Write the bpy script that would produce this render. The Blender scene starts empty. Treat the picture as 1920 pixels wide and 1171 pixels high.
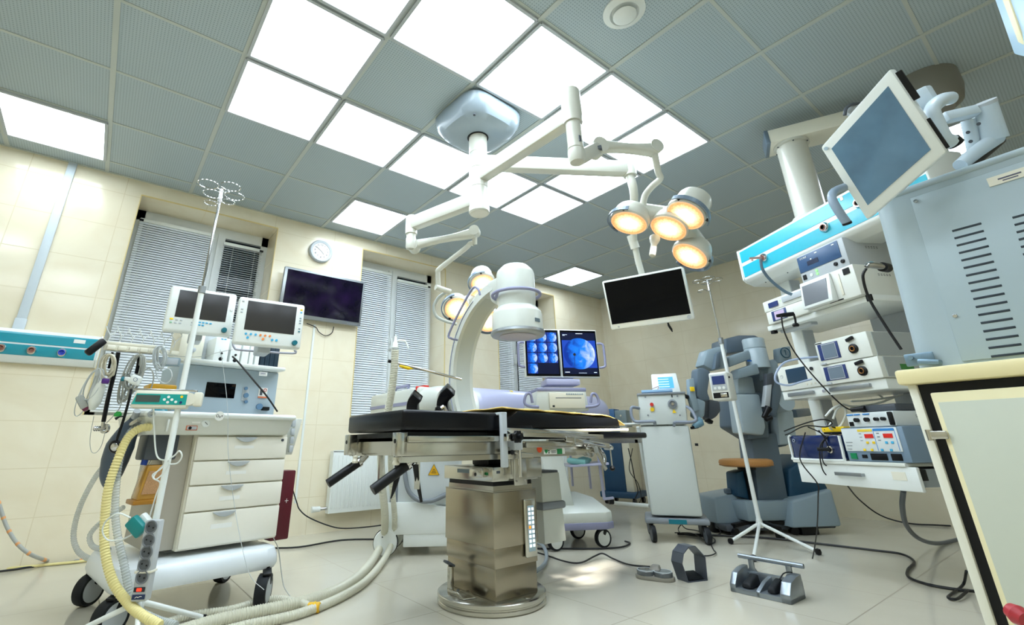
import bpy, bmesh, math, random
from mathutils import Vector, Matrix
random.seed(7)
C = bpy.context.scene.collection
PI = math.pi
V = Vector
# ---------------------------------------------------------------- camera
FPX, PX, PY = 882.04, 887.17, 502.30
YAW, PIT, ROL = 0.916551, 0.357548, -0.011654
CAM = V((0.951, -2.466, 0.705)); FH = V((math.cos(YAW), math.sin(YAW), 0))
FW = V((math.cos(YAW)*math.cos(PIT), math.sin(YAW)*math.cos(PIT), math.sin(PIT)))
_r0 = V((math.sin(YAW), -math.cos(YAW), 0)); _u0 = _r0.cross(FW)
RT = _r0*math.cos(ROL) + _u0*math.sin(ROL)
UP = _u0*math.cos(ROL) - _r0*math.sin(ROL)
cd = bpy.data.cameras.new('camera'); cam = bpy.data.objects.new('camera', cd); C.objects.link(cam)
cam.matrix_world = Matrix(((RT.x, UP.x, -FW.x, CAM.x), (RT.y, UP.y, -FW.y, CAM.y), (RT.z, UP.z, -FW.z, CAM.z), (0, 0, 0, 1)))
cd.sensor_fit = 'HORIZONTAL'; cd.sensor_width = 36; cd.lens = FPX/1920*36
cd.shift_x = (960-PX)/1920; cd.shift_y = -(585.5-PY)/1920
cd.clip_start = 0.02
bpy.context.scene.camera = cam
# ---------------------------------------------------------------- world and exposure
sc = bpy.context.scene
sc.view_settings.view_transform = 'Standard'; sc.view_settings.look = 'None'
sc.view_settings.gamma = 1; sc.view_settings.use_curve_mapping = False
sc.view_settings.exposure = 0.32
LED = 9.0            # ceiling panel strength
w = bpy.data.worlds.new('night'); sc.world = w; w.use_nodes = True
w.node_tree.nodes['Background'].inputs[0].default_value = (0.010, 0.03, 0.07, 1)
w.node_tree.nodes['Background'].inputs[1].default_value = 1.0

def at(px, py, x=None, y=None, z=None, d=None):
    """the point of the room seen at that place of the photo, on the plane x, y or z, or at that depth"""
    r = FW + RT*((px-PX)/FPX) - UP*((py-PY)/FPX)
    if d is not None: return CAM + r*d
    if x is not None: return CAM + r*((x-CAM.x)/r.x)
    if y is not None: return CAM + r*((y-CAM.y)/r.y)
    return CAM + r*((z-CAM.z)/r.z)
# ---------------------------------------------------------------- materials
def lin(c):
    return tuple((v/255/12.92 if v/255 <= .04045 else ((v/255+.055)/1.055)**2.4) for v in c)
def nd(nt, t, **k):
    n = nt.nodes.new(t)
    for a, b in k.items(): setattr(n, a, b)
    return n
MT = {}
def mat(name, rgb, rough=.4, metal=0, emis=0, ecol=None, noise=0.015, scale=30, coat=0, trans=0, alpha=1, spec=.5, bump=0):
    if name in MT: return MT[name]
    m = bpy.data.materials.new(name); m.use_nodes = True; nt = m.node_tree
    b = nt.nodes['Principled BSDF']; c = lin(rgb)
    tc = nd(nt, 'ShaderNodeTexCoord'); nz = nd(nt, 'ShaderNodeTexNoise'); nz.inputs['Scale'].default_value = scale
    nz.inputs['Detail'].default_value = 3
    nt.links.new(tc.outputs['Object'], nz.inputs['Vector'])
    mx = nd(nt, 'ShaderNodeMix', data_type='RGBA')
    if metal > .5: noise *= .3
    mx.inputs[6].default_value = (*[v*(1-noise) for v in c], 1); mx.inputs[7].default_value = (*[min(1, v*(1+noise)) for v in c], 1)
    nt.links.new(nz.outputs['Fac'], mx.inputs[0]); nt.links.new(mx.outputs[2], b.inputs['Base Color'])
    mr = nd(nt, 'ShaderNodeMapRange'); q = .008 if metal > .5 else .012; mr.inputs[3].default_value = max(0, rough-q); mr.inputs[4].default_value = min(1, rough+q)
    nt.links.new(nz.outputs['Fac'], mr.inputs[0]); nt.links.new(mr.outputs[0], b.inputs['Roughness'])
    b.inputs['Metallic'].default_value = metal; b.inputs['Coat Weight'].default_value = coat
    b.inputs['Coat Roughness'].default_value = .08
    b.inputs['Specular IOR Level'].default_value = spec
    b.inputs['Transmission Weight'].default_value = trans; b.inputs['Alpha'].default_value = alpha
    if emis:
        b.inputs['Emission Color'].default_value = (*lin(ecol or rgb), 1); b.inputs['Emission Strength'].default_value = emis
    if bump:
        bp = nd(nt, 'ShaderNodeBump'); bp.inputs['Strength'].default_value = bump; bp.inputs['Distance'].default_value = .002
        nt.links.new(nz.outputs['Fac'], bp.inputs['Height']); nt.links.new(bp.outputs[0], b.inputs['Normal'])
    MT[name] = m; return m
def math_(nt, op, a, b=None, c=None):
    n = nd(nt, 'ShaderNodeMath', operation=op)
    for i, v in enumerate((a, b, c)):
        if v is None: continue
        if isinstance(v, (int, float)): n.inputs[i].default_value = v
        else: nt.links.new(v, n.inputs[i])
    return n.outputs[0]
def sep(nt, out='Object'):
    tc = nd(nt, 'ShaderNodeTexCoord'); s = nd(nt, 'ShaderNodeSeparateXYZ')
    nt.links.new(tc.outputs[out], s.inputs[0]); return s.outputs, tc
def line_mask(nt, coord, period, offset, width):
    # 1 on the joint, 0 elsewhere
    t = math_(nt, 'SUBTRACT', coord, offset); t = math_(nt, 'DIVIDE', t, period)
    f = math_(nt, 'FRACT', math_(nt, 'ADD', t, 100.5)); f = math_(nt, 'SUBTRACT', f, .5); f = math_(nt, 'ABSOLUTE', f)
    return math_(nt, 'LESS_THAN', f, width/period/2)
def tile_mat(name, rgb, rgb2, joint, u, v, pu, pv, ou, ov, jw, rough, vein=.5):
    m = bpy.data.materials.new(name); m.use_nodes = True; nt = m.node_tree; b = nt.nodes['Principled BSDF']
    s, tc = sep(nt)
    l1 = line_mask(nt, s[u], pu, ou, jw); l2 = line_mask(nt, s[v], pv, ov, jw)
    j = math_(nt, 'MAXIMUM', l1, l2)
    nz = nd(nt, 'ShaderNodeTexNoise'); nz.inputs['Scale'].default_value = 2.2; nz.inputs['Detail'].default_value = 5
    nz.inputs['Distortion'].default_value = 1.2
    nt.links.new(tc.outputs['Object'], nz.inputs['Vector'])
    mx = nd(nt, 'ShaderNodeMix', data_type='RGBA'); mx.inputs[6].default_value = (*lin(rgb), 1); mx.inputs[7].default_value = (*lin(rgb2), 1)
    cr = nd(nt, 'ShaderNodeMapRange'); cr.inputs[1].default_value = .35; cr.inputs[2].default_value = .7
    nt.links.new(nz.outputs['Fac'], cr.inputs[0]); nt.links.new(math_(nt, 'MULTIPLY', cr.outputs[0], vein), mx.inputs[0])
    m2 = nd(nt, 'ShaderNodeMix', data_type='RGBA'); nt.links.new(j, m2.inputs[0]); nt.links.new(mx.outputs[2], m2.inputs[6])
    m2.inputs[7].default_value = (*lin(joint), 1); nt.links.new(m2.outputs[2], b.inputs['Base Color'])
    r = nd(nt, 'ShaderNodeMapRange'); r.inputs[3].default_value = rough; r.inputs[4].default_value = .7
    nt.links.new(j, r.inputs[0]); nt.links.new(r.outputs[0], b.inputs['Roughness'])
    bp = nd(nt, 'ShaderNodeBump'); bp.inputs['Strength'].default_value = .25; bp.inputs['Distance'].default_value = .001; bp.invert = True
    nt.links.new(j, bp.inputs['Height']); nt.links.new(bp.outputs[0], b.inputs['Normal'])
    return m
M_floor = tile_mat('floor_tiles', (206, 200, 183), (199, 192, 174), (150, 142, 124), 0, 1, .6, .6, .54, .25, .005, .16)
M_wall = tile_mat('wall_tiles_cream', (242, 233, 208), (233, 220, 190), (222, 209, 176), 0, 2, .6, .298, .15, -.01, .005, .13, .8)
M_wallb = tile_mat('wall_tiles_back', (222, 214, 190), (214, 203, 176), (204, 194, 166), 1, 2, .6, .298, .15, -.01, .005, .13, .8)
def perforated():
    m = bpy.data.materials.new('perforated_ceiling_metal'); m.use_nodes = True; nt = m.node_tree; b = nt.nodes['Principled BSDF']
    s, tc = sep(nt); P = .0155
    fs = []
    for k in (0, 1):
        f = math_(nt, 'FRACT', math_(nt, 'ADD', math_(nt, 'DIVIDE', s[k], P), 500)); f = math_(nt, 'SUBTRACT', f, .5)
        fs.append(math_(nt, 'MULTIPLY', f, f))
    d = math_(nt, 'ADD', fs[0], fs[1]); hole = math_(nt, 'LESS_THAN', d, .055)
    mx = nd(nt, 'ShaderNodeMix', data_type='RGBA'); mx.inputs[6].default_value = (*lin((176, 190, 196)), 1); mx.inputs[7].default_value = (*lin((142, 156, 162)), 1)
    nt.links.new(hole, mx.inputs[0]); nt.links.new(mx.outputs[2], b.inputs['Base Color']); b.inputs['Roughness'].default_value = .5
    return m
M_ceil = perforated()
white = mat('white_enamel', (232, 236, 232), .28, coat=.3)
cream = mat('cream_plastic', (228, 224, 206), .38)
offw = mat('offwhite_plastic', (224, 226, 218), .38)
grid_m = mat('ceiling_grid_white', (190, 196, 190), .45)
steel = mat('brushed_steel', (196, 194, 186), .2, 1, scale=60, noise=.06)
chrome = mat('chrome', (205, 205, 205), .1, 1)
alu = mat('grey_aluminium', (160, 165, 168), .38, .85)
blackp = mat('black_plastic', (8, 9, 12), .4, spec=.3)
blackv = mat('black_vinyl', (5, 6, 12), .28, spec=.3, bump=.15, scale=150)
rubber = mat('dark_rubber', (20, 23, 27), .6, spec=.3)
grey = mat('mid_grey_plastic', (128, 134, 140), .42)
lgrey = mat('light_grey_plastic', (184, 190, 194), .42)
dgrey = mat('dark_grey_plastic', (72, 78, 86), .45)
bluegrey = mat('blue_grey_enamel', (142, 160, 170), .4)
lilac = mat('lilac_enamel', (178, 180, 208), .35, coat=.2)
lilacd = mat('lilac_grey_plastic', (140, 142, 172), .42)
teal = mat('teal_band', (10, 148, 168), .25, coat=.4)
tealL = mat('turquoise_band', (30, 176, 200), .25, coat=.4)
tealk = mat('teal_knob', (0, 110, 125), .4)
bluek = mat('light_blue_key', (60, 170, 215), .4)
yellow = mat('yellow_plastic', (245, 205, 20), .45)
orange = mat('orange_key', (235, 140, 70), .45)
red = mat('red_plastic', (200, 40, 30), .4)
green = mat('green_sign', (20, 130, 70), .5)
navy = mat('navy_panel', (22, 48, 110), .35, coat=.3)
petrol = mat('petrol_blue_plastic', (22, 62, 92), .45)
screen = mat('dark_screen', (30, 30, 34), .12, coat=.6)
screenb = mat('black_glossy_screen', (3, 4, 8), .08, spec=.15)
paper = mat('white_label', (238, 238, 232), .6)
ink = mat('black_ink', (25, 28, 35), .6)
amber = mat('amber_plastic', (196, 140, 30), .3, trans=.25)
burg = mat('burgundy_plastic', (92, 18, 34), .5)
tan = mat('tan_leather', (196, 140, 78), .5, bump=.2)
print_red = mat('red_display', (190, 30, 20), .4, emis=.15, ecol=(220, 40, 20))

# ---------------------------------------------------------------- mesh helpers
def catmull(pts, n):
    P = [V(p) for p in pts]
    if n <= 1 or len(P) < 3: return P
    out = []
    for i in range(len(P)-1):
        a = P[i-1] if i > 0 else P[0]*2-P[1]; b = P[i]; c = P[i+1]; d = P[i+2] if i+2 < len(P) else P[-1]*2-P[-2]
        for k in range(n):
            t = k/n
            out.append(.5*((2*b)+(c-a)*t+(2*a-5*b+4*c-d)*t*t+(3*b-a-3*c+d)*t**3))
    out.append(P[-1]); return out
def basis(z):
    z = V(z).normalized(); x = z.orthogonal().normalized()
    return x, z.cross(x), z
class MB:
    def __init__(s, xf=None): s.bm = bmesh.new(); s.xf = xf
    def _merge(s, b, mtx):
        me = bpy.data.meshes.new('tmp'); b.to_mesh(me); b.free(); me.transform(mtx); s.bm.from_mesh(me); bpy.data.meshes.remove(me)
    def box(s, c, sz, r=0, rot=(0, 0, 0), seg=2, edges=None):
        b = bmesh.new(); bmesh.ops.create_cube(b, size=1); bmesh.ops.scale(b, vec=V(sz), verts=b.verts)
        if r:
            r = min(r, min(sz)*.48)
            es = b.edges[:]
            if edges == 'z': es = [e for e in es if abs(e.verts[0].co.z-e.verts[1].co.z) > 1e-6]
            if edges == 'x': es = [e for e in es if abs(e.verts[0].co.x-e.verts[1].co.x) > 1e-6]
            if edges == 'y': es = [e for e in es if abs(e.verts[0].co.y-e.verts[1].co.y) > 1e-6]
            bmesh.ops.bevel(b, geom=es, offset=r, segments=seg, profile=.5, affect='EDGES')
        from mathutils import Euler
        s._merge(b, Matrix.Translation(V(c)) @ Euler(rot).to_matrix().to_4x4()); return s
    def bb(s, x0, x1, y0, y1, z0, z1, r=0, seg=2, edges=None):
        return s.box(((x0+x1)/2, (y0+y1)/2, (z0+z1)/2), (abs(x1-x0), abs(y1-y0), abs(z1-z0)), r, seg=seg, edges=edges)
    def beam(s, p0, p1, w, h, r=0, up=(0, 0, 1)):
        p0, p1 = V(p0), V(p1); d = p1-p0; L = d.length; d.normalize(); u = V(up)
        if abs(d.dot(u)) > .98: u = V((1, 0, 0))
        side = d.cross(u).normalized(); u = side.cross(d)
        b = bmesh.new(); bmesh.ops.create_cube(b, size=1); bmesh.ops.scale(b, vec=(L, w, h), verts=b.verts)
        if r: bmesh.ops.bevel(b, geom=b.edges[:], offset=min(r, w*.48, h*.48), segments=2, profile=.5, affect='EDGES')
        c = (p0+p1)/2; y = -side
        s._merge(b, Matrix(((d.x, y.x, u.x, c.x), (d.y, y.y, u.y, c.y), (d.z, y.z, u.z, c.z), (0, 0, 0, 1)))); return s
    def tube(s, pts, r, n=10, sm=0, closed=False, rf=None):
        P = catmull(pts, sm) if sm else [V(p) for p in pts]
        if closed: P = P[:-1] if (P[0]-P[-1]).length < 1e-6 else P
        N = len(P); rings = []; prev = None; L = 0
        if isinstance(r, (list, tuple)) and len(r) != N:
            r0 = r; r = []
            for i in range(N):
                t = i/(N-1)*(len(r0)-1); k = min(int(t), len(r0)-2); r.append(r0[k]+(r0[k+1]-r0[k])*(t-k))
        for i, p in enumerate(P):
            if closed: t = P[(i+1) % N]-P[i-1]
            else: t = P[min(i+1, N-1)]-P[max(i-1, 0)]
            if t.length < 1e-9: t = V((0, 0, 1))
            t.normalize()
            if prev is None: x = t.orthogonal().normalized()
            else:
                x = prev-t*prev.dot(t)
                x = x.normalized() if x.length > 1e-6 else t.orthogonal().normalized()
            prev = x; y = t.cross(x)
            if i: L += (p-P[i-1]).length
            rr = rf(L) if rf else (r[i] if isinstance(r, (list, tuple)) else r)
            rings.append([s.bm.verts.new(p+(x*math.cos(a)+y*math.sin(a))*rr) for a in [2*PI*k/n for k in range(n)]])
        for i in range(N if closed else N-1):
            A, B = rings[i], rings[(i+1) % N]
            for k in range(n): s.bm.faces.new((A[k], A[(k+1) % n], B[(k+1) % n], B[k]))
        if not closed: s.bm.faces.new(rings[0][::-1]); s.bm.faces.new(rings[-1])
        return s
    def cyl(s, p0, p1, r0, r1=None, n=28): return s.tube([p0, p1], [r0, r0 if r1 is None else r1], n)
    def hose(s, pts, r, pitch=.012, amp=.15, n=12, sm=6):
        P = catmull(pts, sm); D = [0]
        for a, b in zip(P, P[1:]): D.append(D[-1]+(b-a).length)
        K = int(D[-1]/(pitch/2)); Q = []; j = 0
        for k in range(K+1):
            d = D[-1]*k/K
            while j < len(D)-2 and D[j+1] < d: j += 1
            t = (d-D[j])/max(1e-9, D[j+1]-D[j]); Q.append(P[j].lerp(P[j+1], t))
        return s.tube(Q, [r*(1 if k % 2 else 1-amp) for k in range(len(Q))], n)
    def lathe(s, prof, c=(0, 0, 0), ax=(0, 0, 1), n=32, a0=0, a1=2*PI):
        x, y, z = basis(ax); c = V(c); full = abs(a1-a0-2*PI) < 1e-6; m = n if full else n+1
        rings = []
        for r, h in prof:
            if r < 1e-6 and full: rings.append([s.bm.verts.new(c+z*h)])
            else: rings.append([s.bm.verts.new(c+z*h+(x*math.cos(a)+y*math.sin(a))*r) for a in [a0+(a1-a0)*k/n for k in range(m)]])
        for A, B in zip(rings, rings[1:]):
            for k in range(n):
                k2 = (k+1) % m
                if len(A) == 1 and len(B) == 1: continue
                if len(A) == 1: s.bm.faces.new((A[0], B[k2], B[k]))
                elif len(B) == 1: s.bm.faces.new((A[k], A[k2], B[0]))
                else: s.bm.faces.new((A[k], A[k2], B[k2], B[k]))
        if full and not (len(prof) == 2 and abs(prof[0][1]-prof[1][1]) < 1e-6):
            if len(rings[0]) > 1: s.bm.faces.new(rings[0][::-1])
            if len(rings[-1]) > 1: s.bm.faces.new(rings[-1])
        return s
    def prism(s, poly, o, u, v, t, r=0):
        """poly in the plane o + a*u + b*v, pushed along u x v by t"""
        b = bmesh.new(); u, v = V(u), V(v); w_ = u.cross(v).normalized()*t; o = V(o)
        A = [b.verts.new(o+u*p[0]+v*p[1]) for p in poly]; B = [b.verts.new(x.co+w_) for x in A]
        n = len(A); b.faces.new(A[::-1]); b.faces.new(B)
        for k in range(n): b.faces.new((A[k], A[(k+1) % n], B[(k+1) % n], B[k]))
        bmesh.ops.recalc_face_normals(b, faces=b.faces)
        if r: bmesh.ops.bevel(b, geom=b.edges[:], offset=r, segments=2, profile=.5, affect='EDGES')
        s._merge(b, Matrix.Identity(4)); return s
    def hexa(s, bot, top, r=0):
        b = bmesh.new(); A = [b.verts.new(V(p)) for p in bot]; B = [b.verts.new(V(p)) for p in top]; n = len(A)
        b.faces.new(A[::-1]); b.faces.new(B)
        for k in range(n): b.faces.new((A[k], A[(k+1) % n], B[(k+1) % n], B[k]))
        bmesh.ops.recalc_face_normals(b, faces=b.faces)
        if r: bmesh.ops.bevel(b, geom=b.edges[:], offset=r, segments=2, profile=.5, affect='EDGES')
        s._merge(b, Matrix.Identity(4)); return s
    def ring(s, c, ax, R, r, n=32, a0=0, a1=2*PI, m=8, xd=None):
        x, y, z = basis(ax)
        if xd is not None: x = V(xd).normalized(); y = z.cross(x)
        full = abs(a1-a0-2*PI) < 1e-6
        P = [V(c)+(x*math.cos(a)+y*math.sin(a))*R for a in [a0+(a1-a0)*k/n for k in range(n if full else n+1)]]
        return s.tube(P, r, m, closed=full)
    def build(s, name, m, parent=None):
        bmesh.ops.recalc_face_normals(s.bm, faces=s.bm.faces)
        me = bpy.data.meshes.new(name); s.bm.to_mesh(me); s.bm.free()
        me.polygons.foreach_set('use_smooth', [True]*len(me.polygons)); me.set_sharp_from_angle(angle=math.radians(38))
        me.materials.append(m); o = bpy.data.objects.new(name, me); C.objects.link(o)
        if parent is not None: o.parent = parent
        return o
def thing(name, label, cat, loc=(0, 0, 0), rz=0, rx=0, group=None):
    o = bpy.data.objects.new(name, None); C.objects.link(o); o.empty_display_size = .05
    o.location = loc; o.rotation_euler = (rx, 0, rz); o['label'] = label; o['category'] = cat
    if group: o['group'] = group
    return o
def tag(o, label, cat, group=None):
    o['label'] = label; o['category'] = cat
    if group: o['group'] = group
    return o
def struct(o): o['kind'] = 'structure'; return o
def mx(T):
    from mathutils import Euler
    return Matrix.Translation(T.location) @ T.rotation_euler.to_matrix().to_4x4()
def L(T, p): return mx(T).inverted() @ V(p)
def dup(T, label, loc=None, rz=None, rx=None, group=None):
    def cp(o, par):
        c = o.copy(); C.objects.link(c); c.parent = par
        for ch in kids.get(o.name, []): cp(ch, c)
        return c
    kids = {}
    for o in bpy.data.objects:
        if o.parent: kids.setdefault(o.parent.name, []).append(o)
    r = cp(T, None); r['label'] = label
    if loc is not None: r.location = loc
    if rz is not None or rx is not None: r.rotation_euler = (rx or 0, 0, rz or 0)
    if group: r['group'] = group
    return r
def part(name, m, parent, fn): b = MB(); fn(b); return b.build(name, m, parent)
def text(name, s, size, m, parent, loc, rot=(PI/2, 0, 0), ext=.0006, align='CENTER'):
    cu = bpy.data.curves.new('t', 'FONT'); cu.body = s; cu.size = size; cu.align_x = align; cu.align_y = 'CENTER'; cu.extrude = ext
    t = bpy.data.objects.new('t', cu); C.objects.link(t); dg = bpy.context.evaluated_depsgraph_get()
    me = bpy.data.meshes.new_from_object(t.evaluated_get(dg)); bpy.data.objects.remove(t); bpy.data.curves.remove(cu)
    me.materials.clear(); me.materials.append(m); o = bpy.data.objects.new(name, me); C.objects.link(o)
    o.location = loc; o.rotation_euler = rot
    if parent is not None: o.parent = parent
    return o
def face_dir(pl, pr):
    """yaw whose local x runs from pl to pr, local y away from the viewer"""
    return math.atan2(pr[1]-pl[1], pr[0]-pl[0])
def circle(cx, cy, rx, ry=None, n=24): return [(cx+rx*math.cos(2*PI*k/n), cy+(ry or rx)*math.sin(2*PI*k/n)) for k in range(n)]
def castor(T, x, y, r, ang=0, w=.03, name='castor', wheelm=None, twin=False, top=None):
    """wheel, tyre and fork of one castor at local x, y"""
    d = V((math.cos(ang), math.sin(ang), 0)); a = V((-d.y, d.x, 0)); c = V((x, y, r))-d*r*.35
    f = MB(); f.cyl((x, y, r*1.9), (x, y, top or r*2.35), .012); f.beam(V((x, y, r*1.92)), c+V((0, 0, r*.3)), w*1.25, .03, .008)
    f.lathe([(r*1.04, -w*.62), (r*1.04, w*.62)], c, a, 20, 0, PI) if False else None
    fo = f.build(name, blackp, T)
    t = MB(); t.lathe([(r*.78, -w/2), (r*.97, -w/2), (r, -w*.3), (r, w*.3), (r*.97, w/2), (r*.78, w/2)], c, a, 28); t.build('tyre', rubber, fo)
    h = MB(); h.lathe([(0, -w*.56), (r*.5, -w*.58), (r*.78, -w*.5), (r*.78, w*.5), (r*.5, w*.58), (0, w*.56)], c, a, 28); h.build('wheel_cap', wheelm or white, fo)
    return fo
# ================================================================ ROOM
H = 2.83; YW = 2.0; XB = 6.9; X0 = -1.6; Y0 = -4.6; RD = .32
o = MB().bb(X0, XB+.2, Y0, YW+.6, -.1, 0).build('floor', M_floor); struct(o)
struct(MB().bb(X0, XB+.1, Y0, YW, H, H+.08).build('ceiling', M_ceil))
WINS = [(.862, 1.976), (2.87, 3.95), (4.76, 5.83)]; WT = 2.70; WB = .93
b = MB(); xs = [X0]
for a, c in WINS: xs += [a, c]
xs.append(XB+.1)
for i in range(0, len(xs), 2): b.bb(xs[i], xs[i+1], YW, YW+.42, 0, H)
for a, c in WINS: b.bb(a, c, YW, YW+.42, WT, H).bb(a, c, YW, YW+.42, 0, WB)
struct(b.build('wall_left', M_wall))
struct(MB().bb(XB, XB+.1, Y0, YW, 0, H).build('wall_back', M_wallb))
struct(MB().bb(X0, XB+.1, Y0-.1, Y0, 0, H).build('wall_right', M_wall))
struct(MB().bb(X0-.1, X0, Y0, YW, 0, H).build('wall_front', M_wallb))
edge_m = mat('yellowed_tile_edge', (226, 204, 140), .4)
for n, (a, c) in enumerate(WINS):
    b = MB()
    for x in (a, c): b.beam((x, YW-.001, WB), (x, YW-.001, WT), .012, .006)
    b.beam((a, YW-.001, WT), (c, YW-.001, WT), .006, .012)
    struct(b.build('trim_%d' % (n+1), edge_m))
# suspended grid: main tees run in y, cross tees in x
b = MB()
a = -2
while a*.6 < XB:
    if a*.6 > X0: b.bb(a*.6-.014, a*.6+.014, Y0, YW, H-.006, H+.002)
    a += 1
k = -7
while k*.6 < YW: b.bb(X0, XB, k*.6-.009, k*.6+.009, H-.004, H+.002); k += 1
b.bb(X0, XB, YW-.02, YW, H-.006, H); b.bb(XB-.02, XB, Y0, YW, H-.006, H)
struct(b.build('trim_4', grid_m))
led = mat('lit_led_diffuser', (255, 255, 255), .4, emis=LED, ecol=(228, 243, 255))
CELLS = [(0, 2), (2, -2), (2, -1), (2, 0), (3, -2), (3, 0), (4, -2), (4, 0), (4, 2), (5, -2), (5, 0), (6, -2), (6, -1), (6, 0), (9, 2), (9, -4), (-1, -4), (-1, -1), (2, -3), (0, -3), (2, -5), (0, -5), (4, -5)]  # the last cells are unseen panels added to light fronts facing the camera
CL = {(0, 2): 'square ceiling light panel alone above the left wall beside the white duct', (2, -2): 'ceiling light panel cut by the top edge, first of the left cluster',
 (2, -1): 'lit ceiling panel second from the top edge in the leftmost row of the big cluster', (2, 0): 'lit ceiling panel at the lower end of the leftmost three in a row',
 (3, -2): 'largest lit ceiling panel at the top centre', (3, 0): 'lit ceiling panel left of the grey lamp mount, one in from the row end',
 (4, -2): 'lit ceiling panel just behind the raised elbow of the lamp arm', (4, 0): 'lit ceiling panel touching the lower left of the grey lamp mount',
 (4, 2): 'lone lit ceiling panel above the wall clock and second window', (5, -2): 'lit ceiling panel right of the lamp arm elbow tube',
 (5, 0): 'lit ceiling panel behind the lower lamp arm column', (6, -2): 'lit ceiling panel behind the curved lamp arm, far right of the cluster',
 (6, -1): 'lit ceiling panel partly hidden by the long horizontal lamp arm', (6, 0): 'lit ceiling panel nearest the lamp column foot on its right',
 (9, 2): 'small far ceiling panel above the x-ray screens', (9, -4): 'ceiling panel seen through the arms behind the touch screen',
 (-1, -4): 'unseen fill light panel added behind the viewer on the right', (-1, -1): 'unseen fill light panel added behind the viewer on the left',
 (2, -3): 'unseen fill light panel added just above the top edge of the view', (0, -3): 'unseen fill light panel added straight above the viewer', (2, -5): 'unseen fill light panel added above the foreground cabinet', (0, -5): 'unseen fill light panel added behind the viewer near the right wall', (4, -5): 'unseen fill light panel added above the supply unit outside the view'}
P0 = None
for (i, j) in CELLS:
    lab = CL[(i, j)]; loc = (.6*i+.3, .6*j+.3, H-.02)
    if P0 is None:
        P0 = thing('ceiling_light', lab, 'ceiling light', loc, group='square ceiling lights')
        f = MB(); q = .283
        for s_ in (-1, 1): f.bb(-q, q, s_*q-.009, s_*q+.009, 0, .018).bb(s_*q-.009, s_*q+.009, -q, q, 0, .018)
        f.build('light_frame', lgrey, P0); MB().bb(-.276, .276, -.276, .276, .006, .012).build('diffuser', led, P0)
    else: dup(P0, lab, loc)
T = thing('air_valve', 'round white ceiling air valve at the top edge', 'air vent', (2.72, -1.49, H))
part('outer_ring', white, T, lambda b: b.lathe([(.062, -.004), (.075, -.022), (.108, -.008), (.108, 0), (.05, 0)], n=40))
part('valve_disc', white, T, lambda b: b.lathe([(0, -.045), (.045, -.045), (.06, -.034), (.05, -.02), (.012, -.012), (.012, 0)], n=40))
part('dark_throat', blackp, T, lambda b: b.lathe([(0, -.002), (.061, -.002), (.061, 0)], n=32))
# ---------------------------------------------------------------- windows and blinds
pvc = mat('white_pvc', (226, 230, 228), .35); glass_m = mat('night_window_glass', (8, 22, 34), .05, coat=.5)
slat = mat('pale_blind_slat', (240, 246, 250), .4); slatd = mat('shaded_glass_blind_slat', (96, 118, 130), .4)
for n, (a, c) in enumerate(WINS):
    T = thing('window_%d' % (n+1), '', 'window', (a, YW+RD, WB)); del T['label']; del T['category']; struct(T)
    W_ = c-a; HH = WT-WB; hh = HH-.04; mid = W_*(.60 if n == 0 else .5); lsh = .0
    def fr(b):
        b.bb(0, W_, 0, .07, hh-.055, HH).bb(0, W_, 0, .07, 0, .07).bb(0, .06, 0, .07, 0, HH).bb(W_-.06, W_, 0, .07, 0, HH).bb(mid-.055, mid+.055, -.01, .07, .05, HH-.05)
        b.bb(mid-.01, mid+.01, -.02, 0, .05, HH-.05)
    part('window_frame', pvc, T, fr)
    part('window_glass', glass_m, T, lambda b: b.bb(.05, W_-.05, .04, .046, .06, HH-.05))
    hd = MB(); hd.box((mid+.0, -.03, HH*.45), (.022, .03, .05), .004).box((mid, -.05, HH*.45+.045), (.018, .02, .13), .006).build('window_handle', white, T)
    for s_ in (0, 1):
        dark = (n == 0 and s_ == 1)
        x0, x1 = ((.03, mid-.042) if s_ == 0 else (mid+.04, W_-.05))
        z1 = hh-.055 if s_ == 0 else hh-.11
        names = [['wide venetian blind on the left sash of the first window, slats closed', 'narrow blind with open slats showing dark glass, first window'],
                 ['closed pale venetian blind on the left sash of the middle window', 'closed pale venetian blind on the right sash of the middle window'],
                 ['closed venetian blind on the left sash of the far window behind the monitors', 'closed venetian blind on the right sash of the far window behind the monitors']]
        B = thing('venetian_blind', names[n][s_], 'blind', (a+x0, YW+RD-.045, WB), group='window blinds')
        w2 = x1-x0; zz = z1-.03; z0 = .05; sl = MB(); P_ = .0215 if n == 0 else .024; N = int((zz-z0)/P_)
        for k in range(N):
            z = zz-(k+.5)*P_
            ang = (1.0 if not dark else (.12 if z > .85 or (.0 > 1) else .95))
            sl.box((w2/2, 0, z), (w2, P_*1.13, .0012), rot=(ang, 0, 0))
        sl.build('slats', slat, B)
        part('head_rail', white, B, lambda b: b.bb(0, w2, -.015, .015, zz, zz+.03, .003))
        part('bottom_rail', white, B, lambda b: b.bb(0, w2, -.012, .012, z0-.015, z0, .003))
        def cords(b):
            for f_ in ((.12, .88) if not dark else (.25, .8)): b.tube([(w2*f_, -.014, z0), (w2*f_, -.014, zz)], .0012, 5)
        part('cords', white, B, cords)
        part('rail_end', blackp, B, lambda b: b.bb(-.004 if s_ == 0 else w2-.03, .026 if s_ == 0 else w2+.004, -.018, -.012, zz, zz+.02))
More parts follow.
